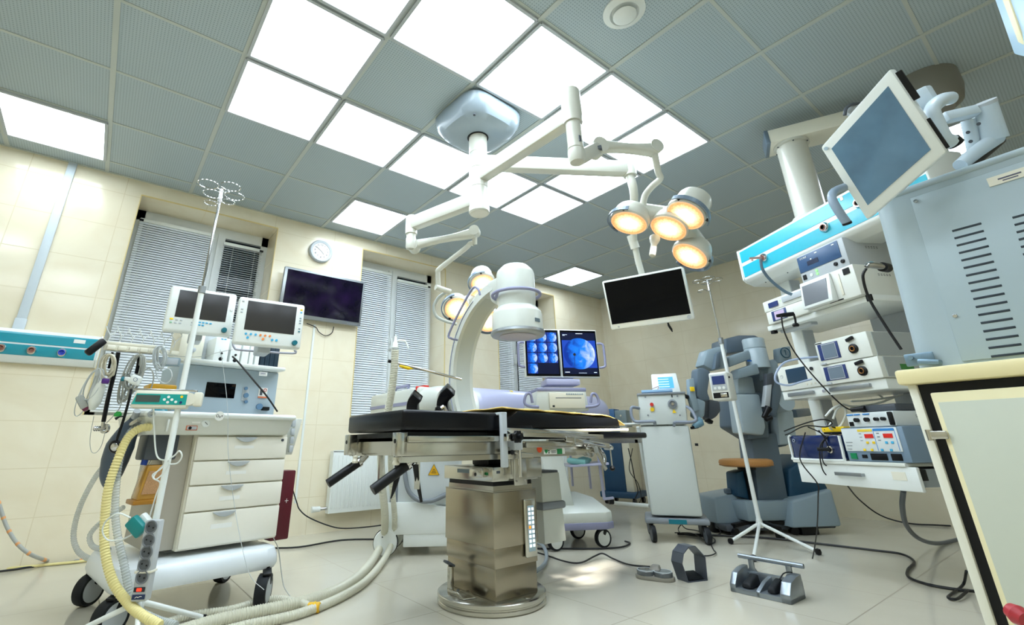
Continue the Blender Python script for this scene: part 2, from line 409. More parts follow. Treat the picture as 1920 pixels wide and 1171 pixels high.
# ---------------------------------------------------------------- left wall fittings
duct = mat('white_blue_duct', (206, 216, 222), .4)
p0 = at(140, 307, y=YW); p1 = at(42, 612, y=YW)
T = thing('wall_duct', 'pale vertical cable duct on the left wall down to the teal rail', 'cable duct', (.385, YW, 1.44))
part('duct_channel', duct, T, lambda b: b.bb(-.027, .027, -.022, 0, 0, 1.385, .003))
part('duct_joint', duct, T, lambda b: b.bb(-.032, .032, -.027, 0, .0, .12, .004))
T = thing('medical_rail', 'teal and white medical gas rail on the left wall', 'medical rail', (-.6, YW, 1.255))
part('rail_body', white, T, lambda b: b.prism([(0, 0), (-.045, .0), (-.085, .05), (-.085, .19), (-.05, .225), (0, .23)], (0, 0, 0), (0, 1, 0), (0, 0, 1), 1.45, .004))
part('end_cap', white, T, lambda b: b.prism([(0, -.002), (-.047, -.002), (-.088, .048), (-.088, .192), (-.052, .229), (0, .233)], (1.45, 0, 0), (0, 1, 0), (0, 0, 1), .012, .002))
part('upper_band', teal, T, lambda b: b.prism([(-.0, .128), (-.0882, .128), (-.0882, .186), (-.078, .199), (0, .199)], (.01, 0, 0), (0, 1, 0), (0, 0, 1), 1.43))
part('lower_band', teal, T, lambda b: b.prism([(0, .045), (-.082, .045), (-.0882, .055), (-.0882, .116), (0, .116)], (.01, 0, 0), (0, 1, 0), (0, 0, 1), 1.43))
part('rail_label', paper, T, lambda b: b.box((1.335, -.0888, .17), (.065, .002, .026)))
for k, (px, cc) in enumerate([(0, None), (59, 'r'), (117, 'b')]):
    p = L(T, at(px, 656, y=YW-.09)); x = p.x
    oo = part('gas_outlet', chrome, T, lambda b: b.lathe([(.028, 0), (.028, .012), (.022, .02), (.017, .02), (.017, .004), (0, .004)], (x, -.088, .082), (0, -1, 0), 28))
    part('outlet_core', mat('blue_ring', (20, 60, 190), .4) if cc == 'b' else mat('brown_ring', (150, 100, 85), .4), oo, lambda b: b.ring((x, -.106, .082), (0, 1, 0), .0165, .004, 24).cyl((x, -.09, .082), (x, -.098, .082), .011))
# clock
p = at(603, 470, y=YW-.04)
T = thing('wall_clock', 'round white wall clock between the two left windows', 'clock', p)
part('clock_case', lgrey, T, lambda b: b.lathe([(0, -.04), (.118, -.04), (.118, -.01), (.108, 0), (.088, -.004), (.086, -.012), (0, -.012)], ax=(0, -1, 0), n=48))
part('clock_face', mat('clock_face', (245, 245, 240), .5), T, lambda b: b.lathe([(0, .0), (.0865, .0)], (0, .008, 0), (0, -1, 0), 48))
for k in range(1, 13):
    a = PI/2-k*PI/6; text('clock_numeral', str(k), .026, ink, T, (.066*math.cos(a), .006, .066*math.sin(a)), ext=.0004)
part('clock_hand', ink, T, lambda b: b.beam((0, .006, 0), (.028, .006, -.03), .003, .002, up=(0, 1, 0)))
part('clock_hand', ink, T, lambda b: b.beam((0, .005, 0), (-.045, .005, .03), .0022, .002, up=(0, 1, 0)))
# wall TV, tilted a little down
pl = at(531, 545, y=YW-.11); pr = at(678, 575, y=YW-.11)
def tvscreen():
    m = bpy.data.materials.new('tv_painted_reflections'); m.use_nodes = True; nt = m.node_tree; b = nt.nodes['Principled BSDF']
    tc = nd(nt, 'ShaderNodeTexCoord'); nz = nd(nt, 'ShaderNodeTexNoise'); nz.inputs['Scale'].default_value = 7; nt.links.new(tc.outputs['Object'], nz.inputs[0])
    cr = nd(nt, 'ShaderNodeValToRGB'); e = cr.color_ramp.elements; e[0].position = .4; e[0].color = (.004, .003, .012, 1); e[1].position = .8; e[1].color = (.016, .007, .035, 1)  # purple patches in the colour stand in for reflections on the dark glass
    nt.links.new(nz.outputs['Fac'], cr.inputs[0]); nt.links.new(cr.outputs[0], b.inputs['Base Color']); b.inputs['Roughness'].default_value = .08
    b.inputs['Specular IOR Level'].default_value = .25
    return m
T = thing('wall_television', 'silver framed television with purple reflections painted on its dark glossy screen below the clock', 'television', ((pl.x+pr.x)/2, YW-.075, 2.06), rx=.10)
TW, TH = .405, .232
part('television_frame', alu, T, lambda b: b.bb(-TW, TW, -.03, .01, -TH, TH, .008))
part('television_screen', tvscreen(), T, lambda b: b.bb(-TW+.028, TW-.022, -.033, -.029, -TH+.035, TH-.022))
part('television_back', dgrey, T, lambda b: b.bb(-TW*.8, TW*.8, .01, .03, -TH*.8, TH*.8, .01))
part('bracket', blackp, T, lambda b: b.bb(-.1, .1, .02, .062, -.1, .1))
part('buttons', lgrey, T, lambda b: [b.box((TW-.05-.022*k, -.032, -TH+.014), (.008, .004, .004)) for k in range(5)])
b = MB(); q = [at(575, 606, y=YW-.02), at(592, 613, y=YW-.02), at(598, 622, y=YW-.02), at(610, 629, y=YW-.02), at(622, 624, y=YW-.02), at(626, 612, y=YW-.03)]
tag(b.tube(q, .004, 8, 4).build('television_cable', blackp), 'black cable loop hanging under the wall television', 'cable')
b = MB(); tag(b.bb(2.425, 2.443, YW-.012, YW, .25, 1.80).build('thin_cable_duct', white), 'thin white cable duct running down the wall below the television', 'cable duct')
# radiators
def radiator(x0, x1, z0, z1, lab):
    T = thing('radiator', lab, 'radiator', (x0, YW-.05, z0)); W_ = x1-x0; HH = z1-z0
    def body(b):
        b.bb(0, W_, -.05, -.04, 0, HH, .004).bb(0, W_, .01, .02, 0, HH, .004)
        n = int(W_/.036)
        for k in range(n): b.box((W_*(k+.5)/n, -.052, HH/2), (.016, .012, HH*.86), .006)
        b.bb(-.004, .004, -.05, .02, 0, HH).bb(W_-.004, W_+.004, -.05, .02, 0, HH)
    part('radiator_panel', white, T, body)
    part('top_grille', white, T, lambda b: [b.box((W_*(k+.5)/20, -.015, HH), (.006, .05, .008)) for k in range(20)] and b.bb(0, W_, -.05, -.045, HH-.01, HH+.006))
    part('wall_bracket', white, T, lambda b: b.bb(.1, W_-.1, .02, .05, HH*.5-.02, HH*.5+.02))
    v = part('thermostat_valve', white, T, lambda b: b.cyl((-.115, -.015, .04), (-.07, -.015, .04), .022).cyl((-.14, -.015, .04), (-.115, -.015, .04), .024))
    part('valve_collar', chrome, v, lambda b: b.cyl((-.07, -.015, .04), (-.0, -.015, .04), .014))
    return T
radiator(2.70, 3.45, .155, .66, 'white panel radiator under the middle window behind the ribbed hose')
radiator(4.75, 5.75, .16, .66, 'white radiator far back behind the lilac shelf trolley')
# ================================================================ CEILING MOUNTED SURGICAL LIGHTS
OX, OY = 2.62, -.36
T = thing('surgical_light_mount', 'pale blue-grey ceiling housing with three cream arms in the middle of the ceiling', 'surgical light mount', (OX, OY, H))
Z = lambda z: z-H
def canopy(b):
    bb_ = bmesh.new(); pts = []
    for r, z, e in ((.225, 0, 5), (.24, -.03, 5), (.235, -.10, 4), (.21, -.15, 3.2), (.16, -.172, 2.6), (.07, -.178, 2)):
        ring = []
        for k in range(48):
            a = 2*PI*k/48+PI/4*0; c_, s_ = math.cos(a), math.sin(a)
            q = (abs(c_)**e+abs(s_)**e)**(-1/e); ring.append(bb_.verts.new((r*q*c_, r*q*s_, z)))
        pts.append(ring)
    for A, B in zip(pts, pts[1:]):
        for k in range(48): bb_.faces.new((A[k], A[(k+1) % 48], B[(k+1) % 48], B[k]))
    bb_.faces.new(pts[-1]); bb_.faces.new(pts[0][::-1])
    b._merge(bb_, Matrix.Rotation(.05, 4, 'Z'))
part('mount_housing', mat('mount_housing_grey', (146, 160, 170), .32, coat=.2), T, canopy)
part('dark_collar', blackp, T, lambda b: b.lathe([(.0, -.17), (.072, -.17), (.072, -.181), (0, -.181)]))
armm = mat('cream_white_arm', (204, 204, 192), .3, coat=.2)
def col(b):
    b.lathe([(0, -.17), (.061, -.17), (.061, Z(2.52)), (.059, Z(2.518)), (.061, Z(2.515)), (.062, Z(2.40)), (.059, Z(2.398)), (.062, Z(2.395)), (.062, Z(2.26)), (.059, Z(2.258)), (.062, Z(2.255)), (.062, Z(2.13)), (.066, Z(2.12)), (.066, Z(2.085)), (.058, Z(2.075)), (0, Z(2.075))], n=36)
part('mount_column', armm, T, col)
def arm(name, p1, z, w, h):
    d = V((p1[0]-OX, p1[1]-OY, 0)).normalized()
    return part(name, armm, T, lambda b: b.beam(V((0, 0, Z(z)))+d*.04, V((p1[0]-OX, p1[1]-OY, Z(z))), w, h, .016))
A1 = V((2.64, -1.15, 2.35)); A2 = V((3.50, -.91, 2.455)); A3 = V((2.464, .227, 2.19))
a1 = arm('long_arm', A1, 2.345, .075, .10)
a2 = arm('monitor_arm', A2, 2.455, .075, .10)
a3 = arm('lower_arm', A3, 2.19, .07, .10)
def jt(par, P, prof, nm='arm_joint'):
    return part(nm, armm, par, lambda b: b.lathe([(r, z-P.z) for r, z in prof], P-V((OX, OY, H)), n=30))
jt(a1, A1, [(0, 2.50), (.048, 2.50), (.053, 2.49), (.053, 2.33), (.05, 2.32), (.05, 2.29), (0, 2.29)])
jt(a2, A2, [(0, 2.515), (.04, 2.515), (.045, 2.505), (.045, 2.40), (0, 2.40)])
jt(a3, A3, [(0, 2.25), (.036, 2.25), (.042, 2.24), (.042, 2.11), (0, 2.11)])
part('fixing_screw', dgrey, T, lambda b: b.cyl((-.16, -.17, -.168), (-.162, -.172, -.176), .008, n=12))

lens_m = bpy.data.materials.new('lit_lamp_lens'); lens_m.use_nodes = True
def _lens(m):
    nt = m.node_tree; b = nt.nodes['Principled BSDF']
    tc = nd(nt, 'ShaderNodeTexCoord'); l = nd(nt, 'ShaderNodeVectorMath', operation='LENGTH'); nt.links.new(tc.outputs['Object'], l.inputs[0])
    vo = nd(nt, 'ShaderNodeTexVoronoi'); vo.inputs['Scale'].default_value = 90; nt.links.new(tc.outputs['Object'], vo.inputs['Vector'])
    r = math_(nt, 'ADD', l.outputs['Value'], math_(nt, 'MULTIPLY', vo.outputs['Distance'], .018))
    cr = nd(nt, 'ShaderNodeValToRGB'); e = cr.color_ramp.elements
    e[0].position = .0; e[0].color = (1, .93, .76, 1); e[1].position = 1; e[1].color = (.95, .42, .10, 1)
    x = e.new(.55); x.color = (1, .72, .40, 1)
    nt.links.new(math_(nt, 'DIVIDE', r, .12), cr.inputs[0]); nt.links.new(cr.outputs[0], b.inputs['Emission Color'])
    nt.links.new(cr.outputs[0], b.inputs['Base Color'])
    st = nd(nt, 'ShaderNodeMapRange'); st.inputs[1].default_value = .02; st.inputs[2].default_value = .095; st.inputs[3].default_value = 2.6; st.inputs[4].default_value = .42
    nt.links.new(r, st.inputs[0]); nt.links.new(st.outputs[0], b.inputs['Emission Strength']); b.inputs['Roughness'].default_value = .2
_lens(lens_m)
peach = mat('peach_glass_rim', (240, 190, 150), .25, emis=.5, ecol=(255, 180, 120))
trim_ = mat('grey_blue_handle', (120, 136, 152), .35, .3)
def pod(T, c, n, R, cup=0, name='lamp_pod'):
    """one reflector with its lens facing n"""
    n = V(n).normalized(); c = V(c)
    f = part(name, armm, T, lambda b: b.lathe([(R*1.0, .0), (R*1.08, -.008), (R*1.10, -.03), (R*1.04, -.055), (R*.97, -.06), (R*.94, -.075-cup*.9), (R*.86, -.09-cup), (R*.3, -.10-cup), (0, -.10-cup)], c, n, 40))
    z = n; x, y, _ = basis(z)
    me = MB(); me.lathe([(0, .0035), (R*.5, .003), (R*.95, 0)], (0, 0, 0), (0, 0, 1), 40)
    o = me.build('lamp_lens', lens_m, f)
    q = z.to_track_quat('Z', 'Y'); o.rotation_euler = q.to_euler(); o.location = c+n*.001
    part('lens_rim', peach, f, lambda b: b.ring(c+n*.002, n, R*.97, .0035, 40, m=6))
    return f
# --- first lamp head
E1 = at(1226, 278, d=2.72)
TL = thing('surgical_lamp', 'four-lens surgical lamp with warm lit lenses hanging at upper right above the hanging monitor', 'surgical lamp', A1-V((0, 0, .06)))
j = TL.location
W = lambda p: V(p)-j
part('drop_tube', armm, TL, lambda b: b.lathe([(0, 0), (.040, 0), (.040, -.15), (.042, -.152), (.042, -.16), (.038, -.165), (.043, -.17), (.044, -.22), (.035, -.24), (0, -.24)], n=30))
part('tube_label', dgrey, TL, lambda b: b.box((-.01, -.041, -.12), (.014, .004, .035)))
K1 = at(1120, 278, d=2.60)
def spring(b, p0, p1, h0, h1, w_):
    d = (p1-p0); n = 9; rings = []
    side = d.cross(V((0, 0, 1))).normalized(); u = side.cross(d).normalized()
    for i in range(n):
        t = i/(n-1); h = h0+(h1-h0)*t - .018*math.sin(PI*t); c = p0.lerp(p1, t)+u*(.01*math.cos(PI*t))
        rings.append([b.bm.verts.new(c+side*(w_*math.copysign(abs(math.cos(a))**.55, math.cos(a)))+u*(h*math.copysign(abs(math.sin(a))**.55, math.sin(a)))) for a in [2*PI*k/20 for k in range(20)]])
    for A, B in zip(rings, rings[1:]):
        for k in range(20): b.bm.faces.new((A[k], A[(k+1) % 20], B[(k+1) % 20], B[k]))
    b.bm.faces.new(rings[0][::-1]); b.bm.faces.new(rings[-1])
sa = part('spring_arm', armm, TL, lambda b: spring(b, W(K1), W(E1), .038, .040, .034))
dd = (E1-K1).normalized(); sd = dd.cross(V((0, 0, 1))).normalized()
part('elbow_joint', armm, sa, lambda b: b.cyl(W(K1)-sd*.045, W(K1)+sd*.045, .046, n=32).beam(W(A1-V((0, 0, .28))), W(K1), .07, .075, .02))
part('elbow_slot', dgrey, sa, lambda b: b.box(W(K1+V((-.035, -.035, -.035))), (.03, .03, .02), rot=(0, 0, .5)))
part('end_joint', armm, sa, lambda b: b.cyl(W(E1)-sd*.036, W(E1)+sd*.036, .041, n=32))
G1 = at(1238, 335, d=2.75); G2 = at(1206, 385, d=2.80)
part('curved_tube', armm, TL, lambda b: b.tube([W(E1), W(E1)-V((0, 0, .05)), W(at(1234, 322, d=2.74)), W(G1), W(at(1222, 350, d=2.77)), W(at(1210, 366, d=2.79)), W(G2), W(at(1206, 402, d=2.82))], .019, 14, 5))
NL = (V((-.79, .61, 0))*.55+FH*-.12+V((0, 0, -.9))).normalized()   # the way the lamp looks
def hub_plane(p, d0):
    """point on the lamp's lens plane below pixel p"""
    r = FW+RT*((p[0]-PX)/FPX)-UP*((p[1]-PY)/FPX); c0 = at(1253, 428, d=2.74)
    return CAM+r*((c0-CAM).dot(NL)/r.dot(NL))
lp = [at(1179, 418, d=2.80), at(1253, 428, d=2.78), at(1285, 404, d=2.66), at(1293, 480, d=2.84)]
PN = [(V((-.79, .61, 0))*q_+FH*-.12+V((0, 0, -.9))).normalized() for q_ in (.38, .55, .68, .72)]
pods = []
for k, c in enumerate(lp):
    pods.append(pod(TL, W(c), PN[k], .103, .055 if k == 2 else .01))
def body(b):
    for a_, c_, r0 in ((0, 1, .062), (1, 3, .075), (1, 2, .06)):
        p, q = W(lp[a_])-NL*.085, W(lp[c_])-NL*.085
        b.tube([p, p.lerp(q, .5)-NL*.012, q], [r0, r0*.9, r0], 18, 4)
    b.tube([W(lp[0])-NL*.05, W(at(1190, 400, d=2.84)), W(G2)], [.05, .05, .03], 18, 4)
part('lamp_body', armm, TL, body)
for k, (R_, a0, a1) in ((0, (.125, 1.9, 4.3)), (2, (.128, -1.3, 1.2)), (3, (.128, -1.2, 1.3))):
    c = W(lp[k])+NL*-.012; out = (lp[k]-sum((lp[1], lp[3] if k != 3 else lp[0], lp[2] if k != 2 else lp[0]), V())/3)
    out = (out-PN[k]*out.dot(PN[k])).normalized(); y_ = PN[k].cross(out)
    P = [c+(out*math.cos(a)+y_*math.sin(a))*R_ for a in [-1.25+2.5*i/20 for i in range(21)]]
    def hd(b):
        for A, B in zip(P, P[1:]): b.beam(A, B, .007, .026, up=-NL)
    h_ = part('bow_handle', trim_, TL, hd)
    for s_ in (2, -3): part('handle_clip', blackp, h_, lambda b: b.beam(P[s_], P[s_].lerp(c, .22), .012, .014))
hg = W(hub_plane((1228, 445), 0))
part('sterile_handle', armm, TL, lambda b: b.lathe([(0, 0), (.03, 0), (.032, .01), (.026, .035), (.02, .05), (.017, .06), (.019, .14), (.015, .147), (0, .147)], hg, NL*.4+V((-.35, -.15, -.9))*.6, 24))
# --- second lamp head
T2 = thing('surgical_lamp', 'lower surgical lamp behind the x-ray drum, hung on the thin bent arm', 'surgical lamp', A3-V((0, 0, .08))); j2 = T2.location; W2 = lambda p: V(p)-j2
K3 = at(775, 462, d=3.36); E3 = at(890, 434, d=3.30)
part('drop_joint', armm, T2, lambda b: b.lathe([(0, 0), (.033, 0), (.033, -.03), (.036, -.035), (.037, -.10), (.03, -.115), (0, -.115)], n=28))
sa = part('spring_arm', armm, T2, lambda b: spring(b, W2(K3), W2(E3), .036, .038, .03))
sd = (E3-K3).cross(V((0, 0, 1))).normalized()
part('elbow_joint', armm, sa, lambda b: b.cyl(W2(K3)-sd*.04, W2(K3)+sd*.04, .042, n=30))
part('end_joint', armm, sa, lambda b: b.cyl(W2(E3)-sd*.032, W2(E3)+sd*.032, .037, n=30).tube([W2(E3), W2(at(890, 458, d=3.30))], .018, 16))
bt = [at(888, 456, d=3.30), at(881, 457, d=3.31), at(872, 466, d=3.32), at(826, 502, d=3.38), at(821, 512, d=3.39), at(822, 540, d=3.40)]
part('bent_tube', armm, T2, lambda b: b.tube([W2(p) for p in bt], .018, 14, 4))
part('pivot', armm, T2, lambda b: b.cyl(W2(at(817, 538, d=3.37)), W2(at(844, 547, d=3.43)), .020, n=24))
hoop = [at(836, 548, d=3.42), at(822, 558, d=3.44), at(814, 575, d=3.46), at(818, 592, d=3.47), at(834, 601, d=3.48), at(856, 607, d=3.50)]
part('hoop_arm', mat('hoop_grey', (190, 198, 196), .35), T2, lambda b: b.tube([W2(p) for p in hoop], .012, 12, 6))
N2 = V((-.30, -.62, -.72)).normalized()
def pl2(p):
    r = FW+RT*((p[0]-PX)/FPX)-UP*((p[1]-PY)/FPX); c0 = at(878, 570, d=3.55)
    return CAM+r*((c0-CAM).dot(N2)/r.dot(N2))
l2 = [pl2(p) for p in ((857, 579), (906, 547), (899, 561), (917, 599))]
l2[1] = at(905, 531, d=3.75); l2[0] = at(857, 578, d=3.52); l2[2] = at(902, 560, d=3.68); l2[3] = at(917, 602, d=3.62)
for k, c in enumerate(l2): pod(T2, W2(c), N2 if k != 1 else V((-.25, -.45, -.86)), .092, .04 if k == 1 else .01)
part('lamp_body', armm, T2, lambda b: b.tube([W2(l2[0])-N2*.06, W2(l2[2])-N2*.07, W2(l2[1])-N2*.05], [.035, .045, .035], 18, 4).tube([W2(l2[2])-N2*.06, W2(l2[3])-N2*.05], [.04, .04], 18))
for k in (0, 3, 1):
    c = W2(l2[k]); out = (l2[k]-l2[2] if k != 2 else V((0, 0, 1))); nn = N2 if k != 1 else V((-.25, -.45, -.86)).normalized()
    if k == 1: out = V((-.6, .2, .1))
    out = (out-nn*out.dot(nn)).normalized(); y_ = nn.cross(out)
    P = [c-nn*.012+(out*math.cos(a)+y_*math.sin(a))*.116 for a in [-1.35+2.7*i/20 for i in range(21)]]
    def hd(b):
        for A, B in zip(P, P[1:]): b.beam(A, B, .007, .022, up=-nn)
    h_ = part('bow_handle', trim_, T2, hd)
    for s_ in (2, -3): part('handle_clip', blackp, h_, lambda b: b.beam(P[s_], P[s_].lerp(c, .22), .012, .014))
# real light of the lamps: they throw the pool on the floor right of the table base
def spot(name, loc, to, e, ang):
    l = bpy.data.lights.new(name, 'SPOT'); l.energy = e; l.color = (1, .98, .95); l.spot_size = math.radians(ang); l.spot_blend = .7; l.shadow_soft_size = .07
    o = bpy.data.objects.new(name, l); C.objects.link(o); o.location = loc; o.rotation_euler = (V(to)-V(loc)).to_track_quat('-Z', 'Y').to_euler()
    return o
tgt = at(1085, 1075, z=0)
for k in (0, 1, 3): spot('lamp_light', lp[k]+NL*.03, tgt+V((.12*(k-1), .05*k, 0)), 300, 13)
spot('lamp_light', l2[3]+N2*.03, at(1090, 1100, z=0), 160, 11)
# --- hanging monitor
mc = at(1210, 555, d=3.3)
pl, pr = at(1145, 600, d=3.42), at(1300, 590, d=3.22)
T = thing('hanging_monitor', 'large black monitor in a white frame hanging from a ceiling arm above the white cart', 'monitor', (3.84, -.69, 1.655), rz=math.radians(-70.3), rx=.0)
m = mx(T).inverted(); top = m @ (A2-V((0, 0, .055)))
T.rotation_euler = (.28, 0, T.rotation_euler.z)
m = mx(T).inverted(); top = m @ (A2-V((0, 0, .055)))
MW, MH = .28, .165
part('monitor_frame', white, T, lambda b: b.bb(-MW, MW, -.03, .015, -MH-.028, MH, .012))
part('monitor_screen', screenb, T, lambda b: b.bb(-MW+.016, MW-.016, -.033, -.029, -MH+.012, MH-.014))
part('monitor_back', lgrey, T, lambda b: b.bb(-MW*.7, MW*.7, .015, .06, -MH*.7, MH*.7, .02))
part('power_knob', lgrey, T, lambda b: b.cyl((MW-.03, -.03, -MH-.008), (MW-.03, -.038, -MH-.008), .013))
part('corner_button', lgrey, T, lambda b: b.cyl((-MW+.06, -.03, -MH-.01), (-MW+.06, -.036, -MH-.01), .007))
part('hanging_pole', armm, T, lambda b: b.tube([top, top-V((0, 0, .14)), V((-.02, .075, .40)), V((-.0, .075, .0))], [.03, .027, .022, .022], 18, 3))
part('pole_clamp', armm, T, lambda b: b.tube([V((-.03, .07, .46)), V((-.02, .075, .36))], .032, 18))
part('bracket', lgrey, T, lambda b: b.bb(-.05, .05, .055, .1, -.06, .06, .01))
part('dangling_plug', blackp, T, lambda b: b.tube([(.105, .0, -MH-.02), (.108, 0, -MH-.05), (.118, 0, -MH-.075), (.122, 0, -MH-.095)], [.004, .008, .008, .003], 8))
# ================================================================ OPERATING TABLE
T = thing('operating_table', 'stainless steel operating table with black padding on a square column in the centre', 'operating table', (2.64, -.38, 0))
steelc = mat('column_steel', (160, 152, 136), .24, 1, scale=6, noise=.2)
part('base_plate', steel, T, lambda b: b.lathe([(.256, 0), (.262, .006), (.262, .018), (.256, .022), (.256, .026), (.262, .03), (.262, .044), (.254, .05), (0, .05)], n=72))
part('plate_plug', chrome, T, lambda b: b.cyl((.03, -.225, .05), (.03, -.225, .053), .016))
cx, cy = .135, .195
def sl(n, z0, z1, e, nm='column_sleeve'): return part(nm, steelc, T, lambda b: b.bb(-cx-e, cx+e, -cy-e, cy+e, z0, z1, .004))
c0 = sl(0, .05, .18, -.006); sl(1, .175, .26, -.001); sl(2, .255, .49, .004)
part('column_collar', steel, T, lambda b: b.bb(-cx+.008, cx-.008, -cy+.01, cy-.01, .49, .515).bb(-cx-.004, cx+.004, -cy-.004, cy+.004, .49, .494))
part('column_bellows', blackp, T, lambda b: b.bb(-cx+.01, cx-.01, -cy+.012, cy-.012, .51, .535))
hd = part('column_head', steel, T, lambda b: b.bb(-cx-.01, cx+.02, -cy-.01, cy+.01, .535, .60, .004).bb(-.05, cx+.03, -cy-.03, -cy, .545, .64, .004))
part('socket_box', steel, hd, lambda b: b.prism([(-.16, .555), (-.06, .555), (-.06, .585), (-.09, .597), (-.16, .597)], (-cx-.01, 0, 0), (0, 1, 0), (0, 0, 1), -.03, .002) or b)
part('socket_hole', blackp, hd, lambda b: b.cyl((-cx-.0405, -.11, .567), (-cx-.0415, -.11, .567), .008))
part('label_plate', mat('plate_blue_grey', (110, 126, 134), .4, .4), hd, lambda b: b.box((-cx-.011, .03, .577), (.002, .10, .018)))
part('green_button', green, hd, lambda b: b.cyl((-cx-.01, -.165, .57), (-cx-.014, -.165, .57), .007))
part('display_window', dgrey, hd, lambda b: b.box((.035, -cy-.0315, .62) if 0 else (-.11, -cy-.011, .577), (.02, .002, .012)))
part('support_neck', blackp, T, lambda b: b.bb(-.06, .06, -.07, .07, .60, .68, .01))
part('hinge_plate', steel, T, lambda b: b.bb(-.03, .055, -cy-.035, -cy-.03, .515, .65, .004))
part('green_arrow', green, T, lambda b: b.prism([(-.012, 0), (.012, 0), (.012, .006), (0, .018), (-.012, .006)], (.01, -cy-.0355, .625), (1, 0, 0), (0, 0, 1), .001))
for k, (x, z) in enumerate([(-.018, .535), (.045, .535), (-.018, .64), (.045, .64)]): part('bolt', chrome, T, lambda b: b.lathe([(0, 0), (.006, 0), (.005, .004), (0, .004)], (x, -cy-.035, z), (0, -1, 0), 12))
# control panel on the right face
cp = part('control_panel', steel, T, lambda b: b.bb(.045, .12, -cy-.018, -cy-.003, .20, .45, .012, 3))
part('keypad', mat('keypad_pale_blue', (170, 195, 210), .4), cp, lambda b: b.bb(.062, .104, -cy-.0195, -cy-.0175, .225, .42, .001))
lit = mat('lit_key', (245, 250, 250), .4, emis=.8)
for r_ in range(9):
    for c_ in range(2):
        part('key', lit if not (r_ == 4 and c_ == 0) else mat('lit_orange_key', (255, 150, 40), .4, emis=.8), cp, lambda b: b.box((.072+.022*c_, -cy-.0205, .405-.0195*r_), (.013, .002, .012), .0008))
# foot pedal
fp = part('foot_pedal', steel, T, lambda b: b.beam((-.20, .06, .055), (-.20, .06, .16), .03, .022, .006, up=(1, 0, 0)).beam((-.20, .06, .06), (-.19, -.04, .06), .045, .02, .006).hexa([(-.225, -.03, .05), (-.165, -.05, .05), (-.165, -.09, .052), (-.225, -.07, .052)], [(-.225, -.02, .075), (-.165, -.035, .075), (-.165, -.09, .058), (-.225, -.075, .058)], .002))
part('pedal_pad', dgrey, fp, lambda b: b.box((-.205, .065, .17), (.05, .04, .012), .004, rot=(0, .5, 0)))
part('pedal_bolt', dgrey, fp, lambda b: b.cyl((-.20, .0, .07), (-.20, .0, .075), .007))
# side rails and frames (x along the room, from the near end to the far end)
fr = part('leg_frame', steel, T, lambda b: b.bb(-.655, -.03, -.235, -.205, .655, .735, .003).bb(-.655, -.03, .265, .295, .655, .735, .003).bb(-.62, -.58, -.20, .265, .67, .72).bb(-.655, .10, -.235, -.19, .635, .66).bb(-.6, -.05, -.19, .26, .66, .675))
def endb(y):
    e = part('end_block', steel, T, lambda b: b.bb(-.68, -.635, y-.03, y+.022, .66, .755, .004))
    part('end_hole', blackp, e, lambda b: b.cyl((-.681, y-.004, .72), (-.679, y-.004, .72), .009)); return e
endb(-.215); endb(.285)
part('side_rail', steel, T, lambda b: b.bb(-.64, -.12, -.262, -.25, .715, .74, .002).bb(-.63, -.60, -.25, -.235, .72, .735).bb(-.16, -.13, -.25, -.235, .72, .735))
part('side_rail', steel, T, lambda b: b.bb(.03, .45, -.262, -.25, .685, .71, .002).bb(.05, .08, -.25, -.235, .69, .705).bb(.40, .43, -.25, -.235, .69, .705))
part('middle_frame', steel, T, lambda b: b.bb(-.05, .56, -.24, -.215, .64, .715, .003).bb(-.05, .56, .27, .295, .64, .71, .003).bb(-.10, .56, -.215, .27, .66, .68).bb(-.09, .0, -.255, -.215, .635, .69, .004))
part('pivot_block', lgrey, T, lambda b: b.bb(-.075, -.02, -.29, -.24, .675, .745, .004).cyl((-.05, -.292, .72), (-.05, -.24, .72), .016))
part('post', chrome, T, lambda b: b.cyl((-.03, -.275, .68), (-.03, -.275, .56), .009).cyl((-.03, -.275, .56), (-.03, -.275, .555), .011))
# labels
z0 = .657
part('orange_dot', mat('orange_sticker', (235, 80, 30), .5), T, lambda b: b.lathe([(0, 0), (.018, 0)], (.14, -.241, .678), (0, -1, 0), 24))
lb = part('label_strip', paper, T, lambda b: b.bb(.17, .265, -.242, -.24, z0-.006, z0+.016))
part('green_label', green, T, lambda b: b.bb(.27, .305, -.2425, -.24, z0-.006, z0+.02))
part('small_label', paper, T, lambda b: b.bb(.307, .325, -.2425, -.24, z0-.006, z0+.022))
part('green_arrow', green, T, lambda b: b.prism([(-.012, .016), (.012, .016), (.012, .009), (0, -.003), (-.012, .009)], (.185, -.2425, z0), (1, 0, 0), (0, 0, 1), .001))
part('label_text', ink, T, lambda b: [b.box((.205, -.2427, z0+.001+.01*k), (.008, .001, .006)) for k in (0, 1)] and [b.box((.24, -.2427, z0+.001+.008*k), (.035, .001, .003)) for k in (0, 1)])
# pads
def pad(nm, x0, x1, y0, y1, z0, z1, r=.012): return part(nm, blackv, T, lambda b: b.bb(x0, x1, y0, y1, z0, z1, r, 3))
pad('leg_pad', -.66, -.10, -.245, .33, .762, .848, .016)
pad('seat_pad', -.115, .10, -.245, .34, .735, .80)
part('pad_board', blackp, T, lambda b: b.bb(-.62, -.1, -.2, .3, .735, .757))
bp_ = part('back_pad', blackv, T, lambda b: b.hexa([(-.15, -.245, .775), (.83, -.245, .787), (.83, .26, .787), (-.15, .26, .775)], [(.0, -.245, .862), (.82, -.245, .842), (.82, .26, .842), (.0, .26, .862)], .014))
part('back_board', mat('beige_board', (222, 214, 190), .4, coat=.2), T, lambda b: b.hexa([(-.1, -.25, .752), (.9, -.25, .768), (.9, .27, .768), (-.1, .27, .752)], [(-.1, -.25, .768), (.9, -.25, .784), (.9, .27, .784), (-.1, .27, .768)], .004))
